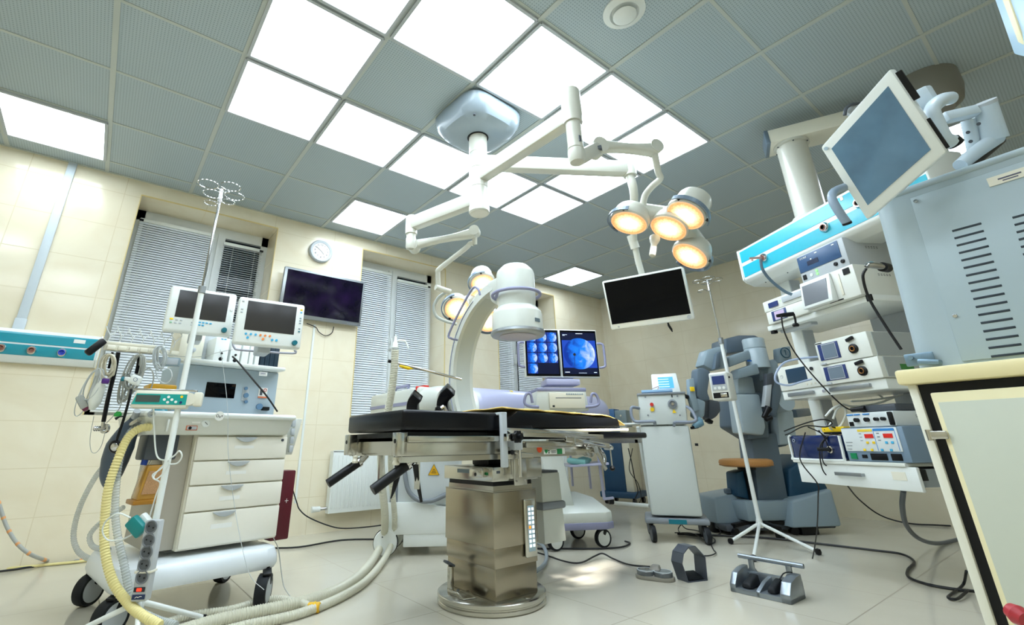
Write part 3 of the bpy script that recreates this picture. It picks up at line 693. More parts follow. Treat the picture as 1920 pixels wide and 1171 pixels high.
part('clear_channel', chrome, T, lambda b: b.beam((-.12, -.262, .765), (.50, -.262, .745), .012, .03, .003))
part('back_rail', steel, T, lambda b: b.beam((.0, -.27, .748), (.62, -.27, .735), .012, .025, .003))
pad('head_pad', .64, 1.10, -.24, .15, .728, .762, .012)
part('head_pad_arm', blackp, T, lambda b: b.bb(.25, .68, -.20, .1, .728, .748, .004))
part('head_frame', steel, T, lambda b: b.bb(.56, 1.06, -.22, -.20, .700, .726).bb(.56, 1.06, .10, .12, .700, .726).bb(.99, 1.02, -.22, .12, .700, .72))
part('arm_bar', chrome, T, lambda b: b.beam((.30, -.275, .725), (.66, -.275, .685), .018, .028, .005).tube([(.66, -.275, .685), (.70, -.26, .675), (.72, -.2, .675)], .012, 10, 4))
part('rail_clamp', steel, T, lambda b: b.bb(.35, .375, -.285, -.25, .69, .735, .003))
pv = part('pivot_disc', steel, T, lambda b: b.cyl((.50, -.24, .665), (.50, -.27, .665), .035).cyl((.50, -.27, .665), (.50, -.30, .67), .016).cyl((.50, -.30, .67), (.50, -.31, .67), .02, n=8))
part('lever', steel, T, lambda b: b.beam((.52, -.29, .675), (.57, -.31, .565), .024, .006, .002, up=(0, 1, 0)))
part('hook', chrome, T, lambda b: b.tube([(.66, -.2, .68), (.67, -.22, .63), (.66, -.23, .60), (.64, -.24, .575)], [.012, .016, .012, .003], 10, 4))
kn = part('knob_rod', chrome, T, lambda b: b.cyl((.74, -.22, .68), (.74, -.22, .57), .004))
part('knob', blackp, kn, lambda b: b.lathe([(0, -.016), (.011, -.011), (.016, 0), (.011, .011), (0, .016)], (.74, -.22, .565), n=20))
# vertical clamp with star knob
cl = part('clamp_bar', lgrey, T, lambda b: b.bb(-.145, -.11, -.285, -.262, .60, .845, .006).bb(-.145, -.11, -.285, -.20, .835, .848, .004))
def star(b, c, ax, R, t):
    x, y, z = basis(ax); pts = [((R if k % 2 else R*.78)*math.cos(2*PI*k/16), (R if k % 2 else R*.78)*math.sin(2*PI*k/16)) for k in range(16)]
    b.prism(pts, V(c), x, y, t, .002).cyl(V(c), V(c)+z*t*1.8, R*.4)
part('star_knob', blackp, cl, lambda b: star(b, (-.085, -.315, .735), (0, -1, 0), .03, .022))
part('knob_stem', chrome, cl, lambda b: b.cyl((-.10, -.3, .73), (-.10, -.262, .73), .008).bb(-.14, -.085, -.31, -.285, .715, .75, .003))
q = part('ball_lever', steel, T, lambda b: b.cyl((-.07, -.27, .665), (.06, -.27, .655), .004))
part('ball_knob', blackp, q, lambda b: b.lathe([(0, -.012), (.009, -.008), (.012, 0), (.009, .008), (0, .012)], (-.075, -.272, .665), n=16))
for k, (x, y) in enumerate([(-.60, -.20), (-.60, .28)]):
    h_ = part('pull_handle', blackp, T, lambda b: b.cyl((x, y, .63), (x-.15, y+.02, .535), .021, .021, 20))
    part('handle_ferrule', chrome, h_, lambda b: b.cyl((x+.03, y, .66), (x, y, .63), .018).cyl((x+.0, y, .63), (x-.012, y+.001, .622), .0235))
    part('guide_rod', steel, T, lambda b: b.bb(x+.03+.07*k, x+.045+.07*k, y-.02, y, .53 if k == 0 else .48, .66))
part('lock_lever', blackp, T, lambda b: b.tube([(-.575, -.215, .625), (-.56, -.21, .56), (-.535, -.205, .48)], [.013, .01, .006], 10, 3))
part('stop_knob', cream, T, lambda b: b.lathe([(0, 0), (.013, 0), (.016, .008), (.01, .02), (.014, .03), (0, .035)], (-.655, -.19, .625), n=16))
part('stop_knob', cream, T, lambda b: b.lathe([(0, 0), (.013, 0), (.016, .008), (.01, .02), (.014, .03), (0, .035)], (-.655, .22, .625), n=16))
part('dangling_strap', blackv, T, lambda b: b.tube([at(741, 832, d=2.95)-T.location, at(745, 860, d=2.95)-T.location, at(745, 890, d=2.95)-T.location, at(739, 915, d=2.95)-T.location, at(733, 934, d=2.95)-T.location], [.018, .020, .020, .014, .004], 10, 4))
# curved shoulder supports clamped on the pad
def curvpad(nm, pts, d):
    loc = V(T.location); b = MB(); P = catmull([at(x, y, d=d)-loc for x, y in pts], 6)
    for p, q in zip(P, P[1:]): b.beam(p, q+(q-p)*.15, .12, .072, .01, up=RT)
    return b.build(nm, blackv, T)
curvpad('curved_support', [(846, 729), (834, 741), (830, 755), (833, 772), (838, 780)], 3.02)
curvpad('curved_support', [(783, 741), (776, 750), (774, 762), (775, 778)], 3.08)
part('support_clamp', chrome, T, lambda b: b.cyl(at(815, 775, d=2.85)-T.location, at(832, 762, d=2.88)-T.location, .014).cyl(at(840, 778, d=2.86)-T.location, at(832, 762, d=2.88)-T.location, .012))
part('clamp_knob', blackp, T, lambda b: star(b, at(822, 767, d=2.84)-T.location, (-.6, -.7, -.1), .022, .02))
# screen bar (long chrome rod held over the table)
R0, R1 = at(731, 677, d=3.05), at(865, 711, d=3.20)
T2_ = thing('screen_bar', 'long chrome bar with yellow sheath reaching from the ribbed hose to the C-arm', 'bar', R0)
part('bar_rod', chrome, T2_, lambda b: b.cyl((0, 0, 0), R1-R0, .009, n=14))
part('bar_tip', blackp, T2_, lambda b: b.cyl(-(R1-R0).normalized()*.012, (R1-R0).normalized()*.006, .011))
part('yellow_sheath', yellow, T2_, lambda b: b.tube([(R1-R0)*.13-V((0, 0, .012)), (R1-R0)*.25-V((0, 0, .014)), (R1-R0)*.32-V((0, 0, .008))], [.009, .012, .003], 8))
# yellow sheet on the back pad
def sheet():
    b = MB(); n, m_ = 26, 14; g = []
    for i in range(n+1):
        r = []
        for j_ in range(m_+1):
            x = 2.57+.93*i/n; y = -.62+.50*j_/m_+ (.012*math.sin(i*.9) if j_ in (0, m_) else 0)
            z = .869-.0205*(i/n)+.002*math.sin(i*1.3+j_)+(.004 if j_ else -.001)
            if i > n-3: z -= .012*(i-n+3)**1.3
            r.append(b.bm.verts.new((x, y, z)))
        g.append(r)
    for i in range(n):
        for j_ in range(m_): b.bm.faces.new((g[i][j_], g[i+1][j_], g[i+1][j_+1], g[i][j_+1]))
    o = b.build('yellow_sheet', mat('yellow_foam', (244, 208, 120), .7)); md = o.modifiers.new('thick', 'SOLIDIFY'); md.thickness = .006; md.offset = 1
    return o
tag(sheet(), 'thin yellow sheet lying on the black back pad of the table', 'sheet')

# ================================================================ C-ARM
CX, CYc, CZ = 2.99, -.20, 1.155
T = thing('c_arm', 'large white mobile C-arm x-ray unit with drum above the operating table', 'x-ray machine', (CX, 1.0, 0))
Wc = lambda x, y, z: V((x, y-1.0, z))       # local = x from CX, room y, z
cw = mat('c_arm_white', (204, 208, 200), .35, coat=.2); cg = mat('c_arm_inner', (186, 192, 186), .4)
def carc(b, r0, r1, hw, a0, a1, n=60):
    rings = []
    for k in range(n+1):
        a = a0+(a1-a0)*k/n; e = []
        for r, x in ((r0, -hw), (r1, -hw*.92), (r1, hw*.92), (r0, hw)):
            e.append(b.bm.verts.new(Wc(x, CYc+r*math.sin(a), CZ+r*math.cos(a))))
        rings.append(e)
    for A, B in zip(rings, rings[1:]):
        for k in range(4): b.bm.faces.new((A[k], A[(k+1) % 4], B[(k+1) % 4], B[k]))
    b.bm.faces.new(rings[0][::-1]); b.bm.faces.new(rings[-1])
part('c_arc', cw, T, lambda b: carc(b, .530, .595, .088, math.radians(8), math.radians(172)))
part('arc_channel', cg, T, lambda b: carc(b, .5285, .531, .06, math.radians(20), math.radians(168)))
part('arc_seam', lilacd, T, lambda b: carc(b, .575, .580, .0895, math.radians(30), math.radians(150)))
DZ = 1.565
dc = at(968, 560, x=2.96)
DXl = -.03; DYw = dc.y; 
dr = part('image_intensifier', cw, T, lambda b: b.lathe([(0, .25), (.055, .25), (.085, .242), (.118, .208), (.125, .185), (.125, -.005), (.122, -.02), (.122, -.04), (.155, -.075), (.160, -.09), (.162, -.195), (0, -.195)], Wc(DXl, DYw, DZ), n=56))
part('intensifier_rim', alu, dr, lambda b: b.lathe([(.162, -.195), (.17, -.2), (.172, -.215), (.165, -.225), (.12, -.227), (0, -.227)], Wc(DXl, DYw, DZ), n=56))
part('detector_face', lilacd, dr, lambda b: b.lathe([(0, -.229), (.115, -.229)], Wc(DXl, DYw, DZ), n=48))
part('rating_plate', mat('plate_slate', (92, 108, 116), .4), dr, lambda b: b.box(Wc(DXl+.02, DYw-.161, DZ-.15), (.045, .004, .022), rot=(0, 0, .15)))
cgd = part('collision_ring', lilacd, dr, lambda b: b.ring(Wc(DXl, DYw, DZ+.045), (0, 0, 1), .155, .011, 40, m=10).cyl(Wc(DXl-.155, DYw, DZ+.045), Wc(DXl-.13, DYw+.05, DZ+.02), .01))
part('drum_bracket', cw, T, lambda b: b.hexa([Wc(-.085, DYw+.09, DZ-.03), Wc(.085, DYw+.09, DZ-.03), Wc(.085, DYw+.20, DZ+.04), Wc(-.085, DYw+.20, DZ+.04)], [Wc(-.085, DYw+.05, DZ+.205), Wc(.085, DYw+.05, DZ+.205), Wc(.085, DYw+.24, DZ+.19), Wc(-.085, DYw+.24, DZ+.19)], .018))
hp = [at(900, 553, d=3.12), at(896, 541, d=3.14), at(886, 541, d=3.2), at(866, 575, d=3.25), at(842, 625, d=3.3), at(846, 634, d=3.3), at(857, 637, d=3.38)]
part('grab_handle', lilacd, T, lambda b: b.tube([p-V(T.location) for p in hp], .008, 10, 4))
# tube housing low right of the table column
tb = part('tube_housing', cw, T, lambda b: b.hexa([Wc(.03, -.38, .19), Wc(.20, -.38, .19), Wc(.20, -.12, .19), Wc(.03, -.12, .19)], [Wc(.04, -.37, .545), Wc(.19, -.37, .545), Wc(.19, -.13, .545), Wc(.04, -.13, .545)], .006))
part('tube_band', grey, tb, lambda b: b.bb(.02, .21, -1.0-.39, -1.0-.11, .355, .395, .012))
part('tube_cap', dgrey, tb, lambda b: b.bb(.045, .185, -1.0-.365, -1.0-.135, .542, .556, .004))
# carriage that grips the arc and runs back towards the wall
cb = part('carriage', cw, T, lambda b: b.beam(Wc(-.10, .60, .985), Wc(-.10, 1.42, .985), .20, .25, .03))
part('carriage_nose', cw, T, lambda b: b.lathe([(0, 0), (.10, .0), (.115, .05), (.12, .13), (.12, .24), (0, .24)], Wc(-.10, .37, .985), (0, 1, 0), 40))
part('red_line', red, cb, lambda b: b.bb(-.203, .003, .64-1, .65-1, .858, 1.113, .004))
part('lilac_stripe', lilacd, cb, lambda b: b.bb(-.2035, -.199, .70-1, 1.40-1, .985, 1.01))
part('carriage_handle', lilacd, cb, lambda b: b.tube([Wc(-.1, .95, 1.10), Wc(-.1, .93, 1.15), Wc(-.1, 1.15, 1.15), Wc(-.1, 1.17, 1.10)], .013, 10))
part('red_lock', red, cb, lambda b: b.bb(-.13, -.09, .64-1, .72-1, 1.105, 1.125, .004))
part('support_column', cw, T, lambda b: b.bb(.06, .26, 1.12-1, 1.36-1, 0, .88, .03))
# base cabinet at the left of the table column
def quad(b, c, sx, sy, z0, z1, rz, r=.01):
    b.box((c[0], c[1], (z0+z1)/2), (sx, sy, z1-z0), r, rot=(0, 0, rz))
T = thing('x_ray_generator', 'white wheeled x-ray cabinet with yellow warning triangle behind the table column', 'medical cabinet', (2.93, .78, 0), rz=-.60)
part('cabinet_body', mat('generator_white', (208, 214, 214), .38), T, lambda b: b.bb(-.23, .30, -.12, .24, .30, .66, .025, 3))
part('cabinet_foot', white, T, lambda b: b.prism([(-.25, .13), (.62, .13), (.62, .22), (.0, .33), (-.25, .33)], (0, -.14, 0), (1, 0, 0), (0, 0, 1), -.46, .008))
part('foot_skirt', white, T, lambda b: b.bb(-.10, .60, -.135, .30, .055, .14, .006))
pp = part('warning_sign', mat('warning_yellow', (250, 190, 20), .5), T, lambda b: b.prism([(-.04, 0), (.04, 0), (0, .072)], (.10, -.1215, .50), (1, 0, 0), (0, 0, 1), .0015))
part('sign_border', ink, pp, lambda b: [b.beam(a_, c_, .0015, .005, up=(0, 1, 0)) for a_, c_ in (((.06, -.123, .5), (.14, -.123, .5)), ((.14, -.123, .5), (.10, -.123, .572)), ((.10, -.123, .572), (.06, -.123, .5)))] and [b.box((.10, -.1235, .515+.011*k), (.036-.01*k, .001, .004)) for k in range(3)])
part('type_plate', mat('type_plate_grey', (120, 128, 136), .5), T, lambda b: b.bb(-.205, -.15, -.1215, -.12, .30, .50))
part('cable_gland', lgrey, T, lambda b: b.ring((-.13, -.125, .60), (0, 1, 0), .018, .009))
part('thick_hose', grey, T, lambda b: b.tube([(-.14, -.13, .61), (-.115, -.145, .58), (-.10, -.15, .50), (-.07, -.16, .40), (.0, -.16, .345), (.09, -.16, .34), (.2, -.14, .38)], .016, 12, 6))
part('lilac_tray', lilac, T, lambda b: b.bb(-.24, -.1, -.10, .1, .331, .345, .004))
for k, (x, y) in enumerate([(-.18, -.06), (-.16, .22), (.52, -.06)]):
    wv = part('castor', white, T, lambda b: b.lathe([(0, -.022), (.075, -.022), (.08, -.016), (.08, .0), (0, .0)], (x-.04, y-.06, .085), (0, 1, 0), 32).box((x-.02, y-.06, .12), (.1, .04, .05), .006))
    part('tyre', rubber, wv, lambda b: b.lathe([(.055, -.014), (.084, -.012), (.0845, .014), (.055, .016)], (x-.04, y-.055, .085), (0, 1, 0), 32))
    part('castor_bolt', dgrey, wv, lambda b: b.cyl((x-.06, y-.083, .12), (x-.06, y-.0825+.002, .12), .005, n=10))
# lilac horizontal housing behind
T = thing('lilac_x_ray_housing', 'long lilac horizontal cylinder with rounded end behind the screens', 'medical machine', (3.6, .92, 0))
za = .99
c0_, c1_ = at(872, 762, y=.95), at(1128, 785, y=.95)
Lh = c1_.x-3.6-.16; s0 = c0_.x-3.6
part('housing_cylinder', lilac, T, lambda b: b.lathe([(0, 0), (.165, 0), (.175, .012), (.178, .05), (.178, Lh-s0-.02), (.165, Lh-s0+.05), (.12, Lh-s0+.10), (0, Lh-s0+.12)], (s0, .0, za), (1, 0, 0), 48))
part('housing_cap', white, T, lambda b: b.lathe([(0, -.03), (.16, -.03), (.172, -.015), (.172, .0), (0, .0)], (s0, 0, za), (1, 0, 0), 48).bb(s0-.06, s0+.03, -.03, .03, za+.1, za+.24, .02))
part('side_rail', chrome, T, lambda b: b.beam((s0+.5, -.19, za-.03), (s0+1.0, -.19, za-.03), .008, .008).cyl((s0+.52, -.19, za-.03), (s0+.52, -.15, za-.07), .005).cyl((s0+.98, -.19, za-.03), (s0+.98, -.15, za-.07), .005))
part('yellow_sticker', yellow, T, lambda b: b.box((s0+.45, -.075, za+.163), (.03, .02, .004), rot=(.45, 0, 0)))
part('housing_stand', cw, T, lambda b: b.bb(s0+.45, s0+.85, -.14, .14, .12, za-.12, .03))
part('stand_foot', cw, T, lambda b: b.bb(s0+.25, s0+1.05, -.2, .24, .0, .13, .03))

# ================================================================ MONITOR CART
pl_, pr_ = at(983, 700, d=3.85), at(1122, 700, d=3.95)
T = thing('x_ray_monitor_cart', 'white and lilac wheeled trolley with a printer below two blue x-ray screens', 'trolley', (4.12, .22, 0), rz=face_dir(at(1040, 1025, z=0), at(1158, 1020, z=0)))
m_ = mx(T).inverted()
g = lambda px, py, y=None, d=None: None
def loc(px, py, yy=0.0):
    """point of the trolley seen at that place, on its own plane y=yy"""
    n = mx(T).to_3x3() @ V((0, 1, 0)); p0 = mx(T) @ V((0, yy, 0)); r = FW+RT*((px-PX)/FPX)-UP*((py-PY)/FPX)
    return m_ @ (CAM+r*((p0-CAM).dot(n)/r.dot(n)))
bl, br = loc(1030, 985, -.25), loc(1153, 985, -.25)
bx0, bx1 = bl.x-.02, br.x
part('trolley_base', cw, T, lambda b: b.hexa([(bx0, -.27, .165), (bx1-.06, -.27, .165), (bx1, -.22, .165), (bx1, .10, .165), (bx1-.08, .26, .165), (bx0+.08, .26, .165), (bx0, .1, .165)], [(bx0, -.265, .235), (bx1-.06, -.265, .235), (bx1, -.215, .235), (bx1-.01, .10, .30), (bx1-.10, .26, .33), (bx0+.10, .26, .33), (bx0+.01, .1, .30)], .010))
part('base_band', lilacd, T, lambda b: b.prism([(bx0-.004, -.275), (bx1-.06, -.275), (bx1+.004, -.225), (bx1+.004, .10), (bx1-.08, .264), (bx0+.08, .264), (bx0-.004, .1)], (0, 0, .125), (1, 0, 0), (0, 1, 0), .045, .006))
cxl = (bx0+bx1)/2-.03
part('trolley_column', cw, T, lambda b: b.hexa([(cxl-.15, -.1, .24), (cxl+.05, -.1, .24), (cxl+.05, .2, .24), (cxl-.15, .2, .24)], [(cxl-.19, -.04, .74), (cxl-.02, -.04, .74), (cxl-.02, .2, .74), (cxl-.19, .2, .74)], .02))
for x, y, a in ((bx0+.08, -.24, .3), (bx1-.06, -.20, .2), (bx0+.1, .2, .3), (bx1-.12, .16, .2)): castor(T, x, y, .062, a, .034, top=.14)
h0, h1 = loc(1003, 768, -.2), loc(1103, 768, -.2)
hz0, hz1 = loc(1050, 770, -.2).z, loc(1050, 726, -.2).z
part('printer_housing', cw, T, lambda b: b.hexa([(h0.x, -.2, hz0), (h1.x+.01, -.2, hz0), (h1.x+.01, .2, hz0), (h0.x, .2, hz0)], [(h0.x+.03, -.19, hz1-.02), (h1.x-.0, -.19, hz1-.02), (h1.x-.0, .2, hz1-.02), (h0.x+.03, .2, hz1-.02)], .012))
part('housing_lid', lilacd, T, lambda b: b.bb(h0.x+.028, h1.x+.002, -.195, .2, hz1-.03, hz1, .008))
pf0, pf1 = loc(1031, 763, -.21), loc(1098, 763, -.21)
pr__ = part('printer_front', cream, T, lambda b: b.bb(pf0.x, pf1.x, -.214, -.19, hz0+.02, hz1-.04, .004))
part('printer_slot', dgrey, pr__, lambda b: b.bb(pf0.x+.05, pf1.x-.03, -.2155, -.213, (hz0+hz1)/2+.005, (hz0+hz1)/2+.01))
part('printer_keys', bluegrey, pr__, lambda b: [b.box((pf1.x-.02-.018*k, -.2155, hz1-.052), (.013, .003, .01)) for k in range(8)])
part('printer_badge', ink, pr__, lambda b: b.box((pf0.x+.03, -.215, hz0+.035), (.018, .002, .014)))
for s_, xx in ((-1, h0.x), (1, h1.x)):
    part('push_handle', lilacd, T, lambda b: b.tube([(xx+s_*-.03, -.2, hz0+.03), (xx+s_*.05, -.22, hz0+.035), (xx+s_*.085, -.22, hz0+.06), (xx+s_*.07, -.22, hz0+.12), (xx+s_*.035, -.22, hz0+.125), (xx+s_*.02, -.21, hz0+.06)], .011, 10, 4))
n0, n1 = loc(1020, 716, -.05), loc(1082, 705, -.05)
part('monitor_foot', lilac, T, lambda b: b.bb(n0.x, n1.x, -.12, .06, n0.z-.03, n0.z+.02, .012).bb(n0.x+.03, n1.x-.03, -.04, .03, n0.z, n1.z+.05, .006))
def xr_screen(name, big):
    m = bpy.data.materials.new(name); m.use_nodes = True; nt = m.node_tree; b = nt.nodes['Principled BSDF']
    s, tc = sep(nt, 'UV'); tc = tc
    nz = nd(nt, 'ShaderNodeTexNoise'); nz.inputs['Scale'].default_value = 5 if big else 14; nz.inputs['Detail'].default_value = 4; nz.inputs['Distortion'].default_value = 1
    nt.links.new(tc.outputs['UV'], nz.inputs[0])
    cr = nd(nt, 'ShaderNodeValToRGB'); e = cr.color_ramp.elements; e[0].position = .12; e[0].color = (.0, .03, .30, 1); e[1].position = .86; e[1].color = (.75, .85, 1, 1)
    x = e.new(.5); x.color = (.01, .22, .95, 1)
    if big:
        dx = math_(nt, 'SUBTRACT', s[0], .5); dy = math_(nt, 'MULTIPLY', math_(nt, 'SUBTRACT', s[1], .49), 1.24)
        r = math_(nt, 'SQRT', math_(nt, 'ADD', math_(nt, 'MULTIPLY', dx, dx), math_(nt, 'MULTIPLY', dy, dy)))
        inside = math_(nt, 'LESS_THAN', r, .465)
        bg = math_(nt, 'LESS_THAN', math_(nt, 'ABSOLUTE', math_(nt, 'SUBTRACT', s[1], .48)), .33)
        bgc = (.01, .06, .45, 1)
    else:
        cxs = math_(nt, 'MULTIPLY', s[0], 3); cys = math_(nt, 'MULTIPLY', s[1], 4)
        dx = math_(nt, 'SUBTRACT', math_(nt, 'FRACT', cxs), .5); dy = math_(nt, 'MULTIPLY', math_(nt, 'SUBTRACT', math_(nt, 'FRACT', cys), .5), 1.0)
        r = math_(nt, 'SQRT', math_(nt, 'ADD', math_(nt, 'MULTIPLY', dx, dx), math_(nt, 'MULTIPLY', dy, dy)))
        inside = math_(nt, 'LESS_THAN', r, .475)
        emp = math_(nt, 'MULTIPLY', math_(nt, 'GREATER_THAN', cxs, 1.0), math_(nt, 'LESS_THAN', cys, 1.0))
        inside = math_(nt, 'MULTIPLY', inside, math_(nt, 'SUBTRACT', 1, emp))
        edge = math_(nt, 'LESS_THAN', math_(nt, 'MAXIMUM', math_(nt, 'ABSOLUTE', dx), math_(nt, 'ABSOLUTE', dy)), .47)
        bg = math_(nt, 'MULTIPLY', edge, math_(nt, 'SUBTRACT', 1, emp)); bgc = (.01, .04, .30, 1)
    fc = math_(nt, 'ADD', math_(nt, 'MULTIPLY', nz.outputs['Fac'], .7), math_(nt, 'MULTIPLY', math_(nt, 'ADD', dx, .15), .75))
    fc = math_(nt, 'SUBTRACT', fc, math_(nt, 'MULTIPLY', math_(nt, 'POWER', r, 4), 2)); nt.links.new(fc, cr.inputs[0])
    m1 = nd(nt, 'ShaderNodeMix', data_type='RGBA'); nt.links.new(bg, m1.inputs[0]); m1.inputs[6].default_value = (.0, .003, .02, 1); m1.inputs[7].default_value = bgc
    m2 = nd(nt, 'ShaderNodeMix', data_type='RGBA'); nt.links.new(inside, m2.inputs[0]); nt.links.new(m1.outputs[2], m2.inputs[6]); nt.links.new(cr.outputs[0], m2.inputs[7])
    b.inputs['Base Color'].default_value = (.01, .01, .02, 1); b.inputs['Roughness'].default_value = .1; b.inputs['Specular IOR Level'].default_value = .1
    nt.links.new(m2.outputs[2], b.inputs['Emission Color']); b.inputs['Emission Strength'].default_value = 1.0
    return m
def uvquad(name, m, parent, p00, p10, p11, p01):
    me = bpy.data.meshes.new(name); me.from_pydata([p00, p10, p11, p01], [], [(0, 1, 2, 3)]); uv = me.uv_layers.new(name='UVMap')
    for k, q in enumerate(((0, 0), (1, 0), (1, 1), (0, 1))): uv.data[k].uv = q
    me.materials.append(m); o = bpy.data.objects.new(name, me); C.objects.link(o); o.parent = parent; return o
sx0, sx1, sx2 = loc(984, 660, -.08).x, loc(1050, 660, -.08).x, loc(1121, 660, -.08).x
sz0, sz1 = loc(1050, 705, -.08).z, loc(1050, 619, -.08).z
for k, (a, c, lab, big) in enumerate(((sx0, sx1-.003, 'left x-ray screen with a grid of round blue images', False), (sx1+.003, sx2, 'right x-ray screen with one large round blue image', True))):
    S = thing('x_ray_monitor', lab, 'monitor', mx(T) @ V(((a+c)/2, -.08, (sz0+sz1)/2)), rz=T.rotation_euler.z, group='pair of x-ray screens'); hw, hh_ = (c-a)/2, (sz1-sz0)/2
    part('monitor_frame', white, S, lambda b: b.bb(-hw, hw, 0, .05, -hh_-.008, hh_+.008, .006))
    part('bezel', screenb, S, lambda b: b.bb(-hw+.006, hw-.006, -.002, .0, -hh_, hh_))
    yq = -.0035; ix = hw-.018; iz = hh_-.018
    uvquad('lit_screen', xr_screen('x_ray_image_%s' % ('large' if big else 'grid'), big), S, (-ix, yq, -iz), (ix, yq, -iz), (ix, yq, iz), (-ix, yq, iz))
    s_ = -1 if k == 0 else 1
    part('side_handle', lilacd, S, lambda b: b.tube([(s_*(hw-.01), .02, hh_*.45), (s_*(hw+.045), .0, hh_*.42), (s_*(hw+.055), 0, hh_*.2), (s_*(hw+.055), 0, -hh_*.4), (s_*(hw+.045), 0, -hh_*.58), (s_*(hw-.01), .02, -hh_*.62)], .010, 10, 3))
    if big:
        tx = mat('lit_text', (220, 235, 255), .4, emis=1)
        part('screen_text', tx, S, lambda b: b.bb(-.02, .04, yq-.001, yq, iz-.010, iz-.007).bb(-ix+.01, -ix+.05, yq-.001, yq, iz-.020, iz-.018).bb(-ix+.01, -ix+.03, yq-.001, yq, iz-.027, iz-.025).bb(-ix+.01, -ix+.05, yq-.001, yq, -iz+.014, -iz+.018).bb(-.02, .05, yq-.001, yq, -iz+.009, -iz+.011).bb(ix-.035, ix-.01, yq-.001, yq, -iz+.013, -iz+.017))
        part('needle_shadow', ink, S, lambda b: b.beam((-.045, yq-.001, -.015), (-.05, yq-.001, -iz*.62), .003, .001, up=(0, 1, 0)).cyl((-.045, yq-.0015, -.012), (-.045, yq-.0005, -.012), .012))
# ================================================================ ANAESTHESIA WORKSTATION
AY = .15
T = thing('anaesthesia_machine', 'cream anaesthesia trolley with four drawers on a white wheeled base at the left', 'anaesthesia machine', (1.44, .56, 0), rz=AY)
AM = mx(T); AI = AM.inverted(); AN = AM.to_3x3() @ V((0, 1, 0))
def am(px, py, yy=-.30):
    p0 = AM @ V((0, yy, 0)); r = FW+RT*((px-PX)/FPX)-UP*((py-PY)/FPX)
    return AI @ (CAM+r*((p0-CAM).dot(AN)/r.dot(AN)))
F = -.27                      # drawer front plane
bs = mat('base_white', (226, 232, 236), .35, coat=.3)
bl_, br_ = am(300, 1100, -.36), am(520, 1050, -.36)
def base(b):
    pts = []
    x0, x1, y0, y1 = bl_.x-.17, br_.x+.02, -.37, .32
    for cx_, cy_, r, a0 in ((x1-.07, y0+.07, .07, -90), (x1-.07, y1-.07, .07, 0), (x0+.1, y1-.1, .1, 90), (x0+.1, y0+.1, .1, 180)):
        for k in range(7): a = math.radians(a0+90*k/6); pts.append((cx_+r*math.cos(a), cy_+r*math.sin(a)))
    bb_ = bmesh.new(); rings = []
    for s_, z in ((.90, .155), (.975, .15), (1, .17), (.99, .205), (.955, .235), (.93, .24)):
        cxm, cym = (x0+x1)/2, (y0+y1)/2
        rings.append([bb_.verts.new((cxm+(p[0]-cxm)*s_, cym+(p[1]-cym)*s_, z)) for p in pts])
    n = len(pts)
    for A, B in zip(rings, rings[1:]):
        for k in range(n): bb_.faces.new((A[k], A[(k+1) % n], B[(k+1) % n], B[k]))
    bb_.faces.new(rings[0][::-1]); bb_.faces.new(rings[-1]); b._merge(bb_, Matrix.Identity(4))
part('wheeled_base', bs, T, base)
def bigcastor(x, y, a):
    f = castor(T, x, y, .068, a, .05, wheelm=lgrey, top=.16)
    part('brake_pedal', blackp, f, lambda b: b.beam((x, y, .15), (x-.06*math.cos(a+.3), y-.06*math.sin(a+.3), .135), .04, .012, .004))
for px, py, a in ((488, 1138, .9), (200, 1196, .5), (160, 1136, .6)):
    p = AI @ at(px, py, z=0); bigcastor(p.x+.02, p.y+.02, a)
bigcastor(.30, .24, .7)
# cabinet body and drawers
dx0, dx1 = am(338, 1000, F).x, am(523, 960, F).x
zt = [am(440, y, F).z for y in (817, 862, 906, 953, 1017)]
part('cabinet_body', cream, T, lambda b: b.bb(dx0-.005, dx1+.004, F+.015, .2, zt[4]-.005, zt[0]+.01, .004))
part('side_panel', mat('warm_grey_panel', (176, 170, 156), .45), T, lambda b: b.bb(dx0-.11, dx0-.005, F+.05, .2, zt[4]+.0, zt[0]+.01, .004))
part('base_post', lgrey, T, lambda b: b.bb(dx0-.0, dx1-.05, -.1, .15, .23, zt[4]))
drw = mat('drawer_cream', (238, 234, 220), .4)
for k in range(4):
    d = part('drawer', drw, T, lambda b: b.bb(dx0, dx1, F-.002, F+.018, zt[k+1]+.003, zt[k]-.003, .006))
    hx = am((460, 452, 447, 440)[k], 830, F).x; hz = zt[k]-.016
    def hnd(b):
        P = [(-.054+.108*i/16, -.023*math.sin(PI*i/16)**.8) for i in range(17)]
        b.prism(P, (hx, F, hz+.010), (1, 0, 0), (0, 0, 1), .017, .003)
    part('drawer_handle', lgrey, d, hnd)
    part('drawer_label', paper, d, lambda b: b.bb(hx-.052, hx+.045, F-.0035, F-.002, hz-.044-.006*k, hz-.030-.004*k))
    if k == 0: part('drawer_lock', dgrey, d, lambda b: b.cyl((dx1-.03, F-.002, hz-.004), (dx1-.03, F-.006, hz-.004), .007))
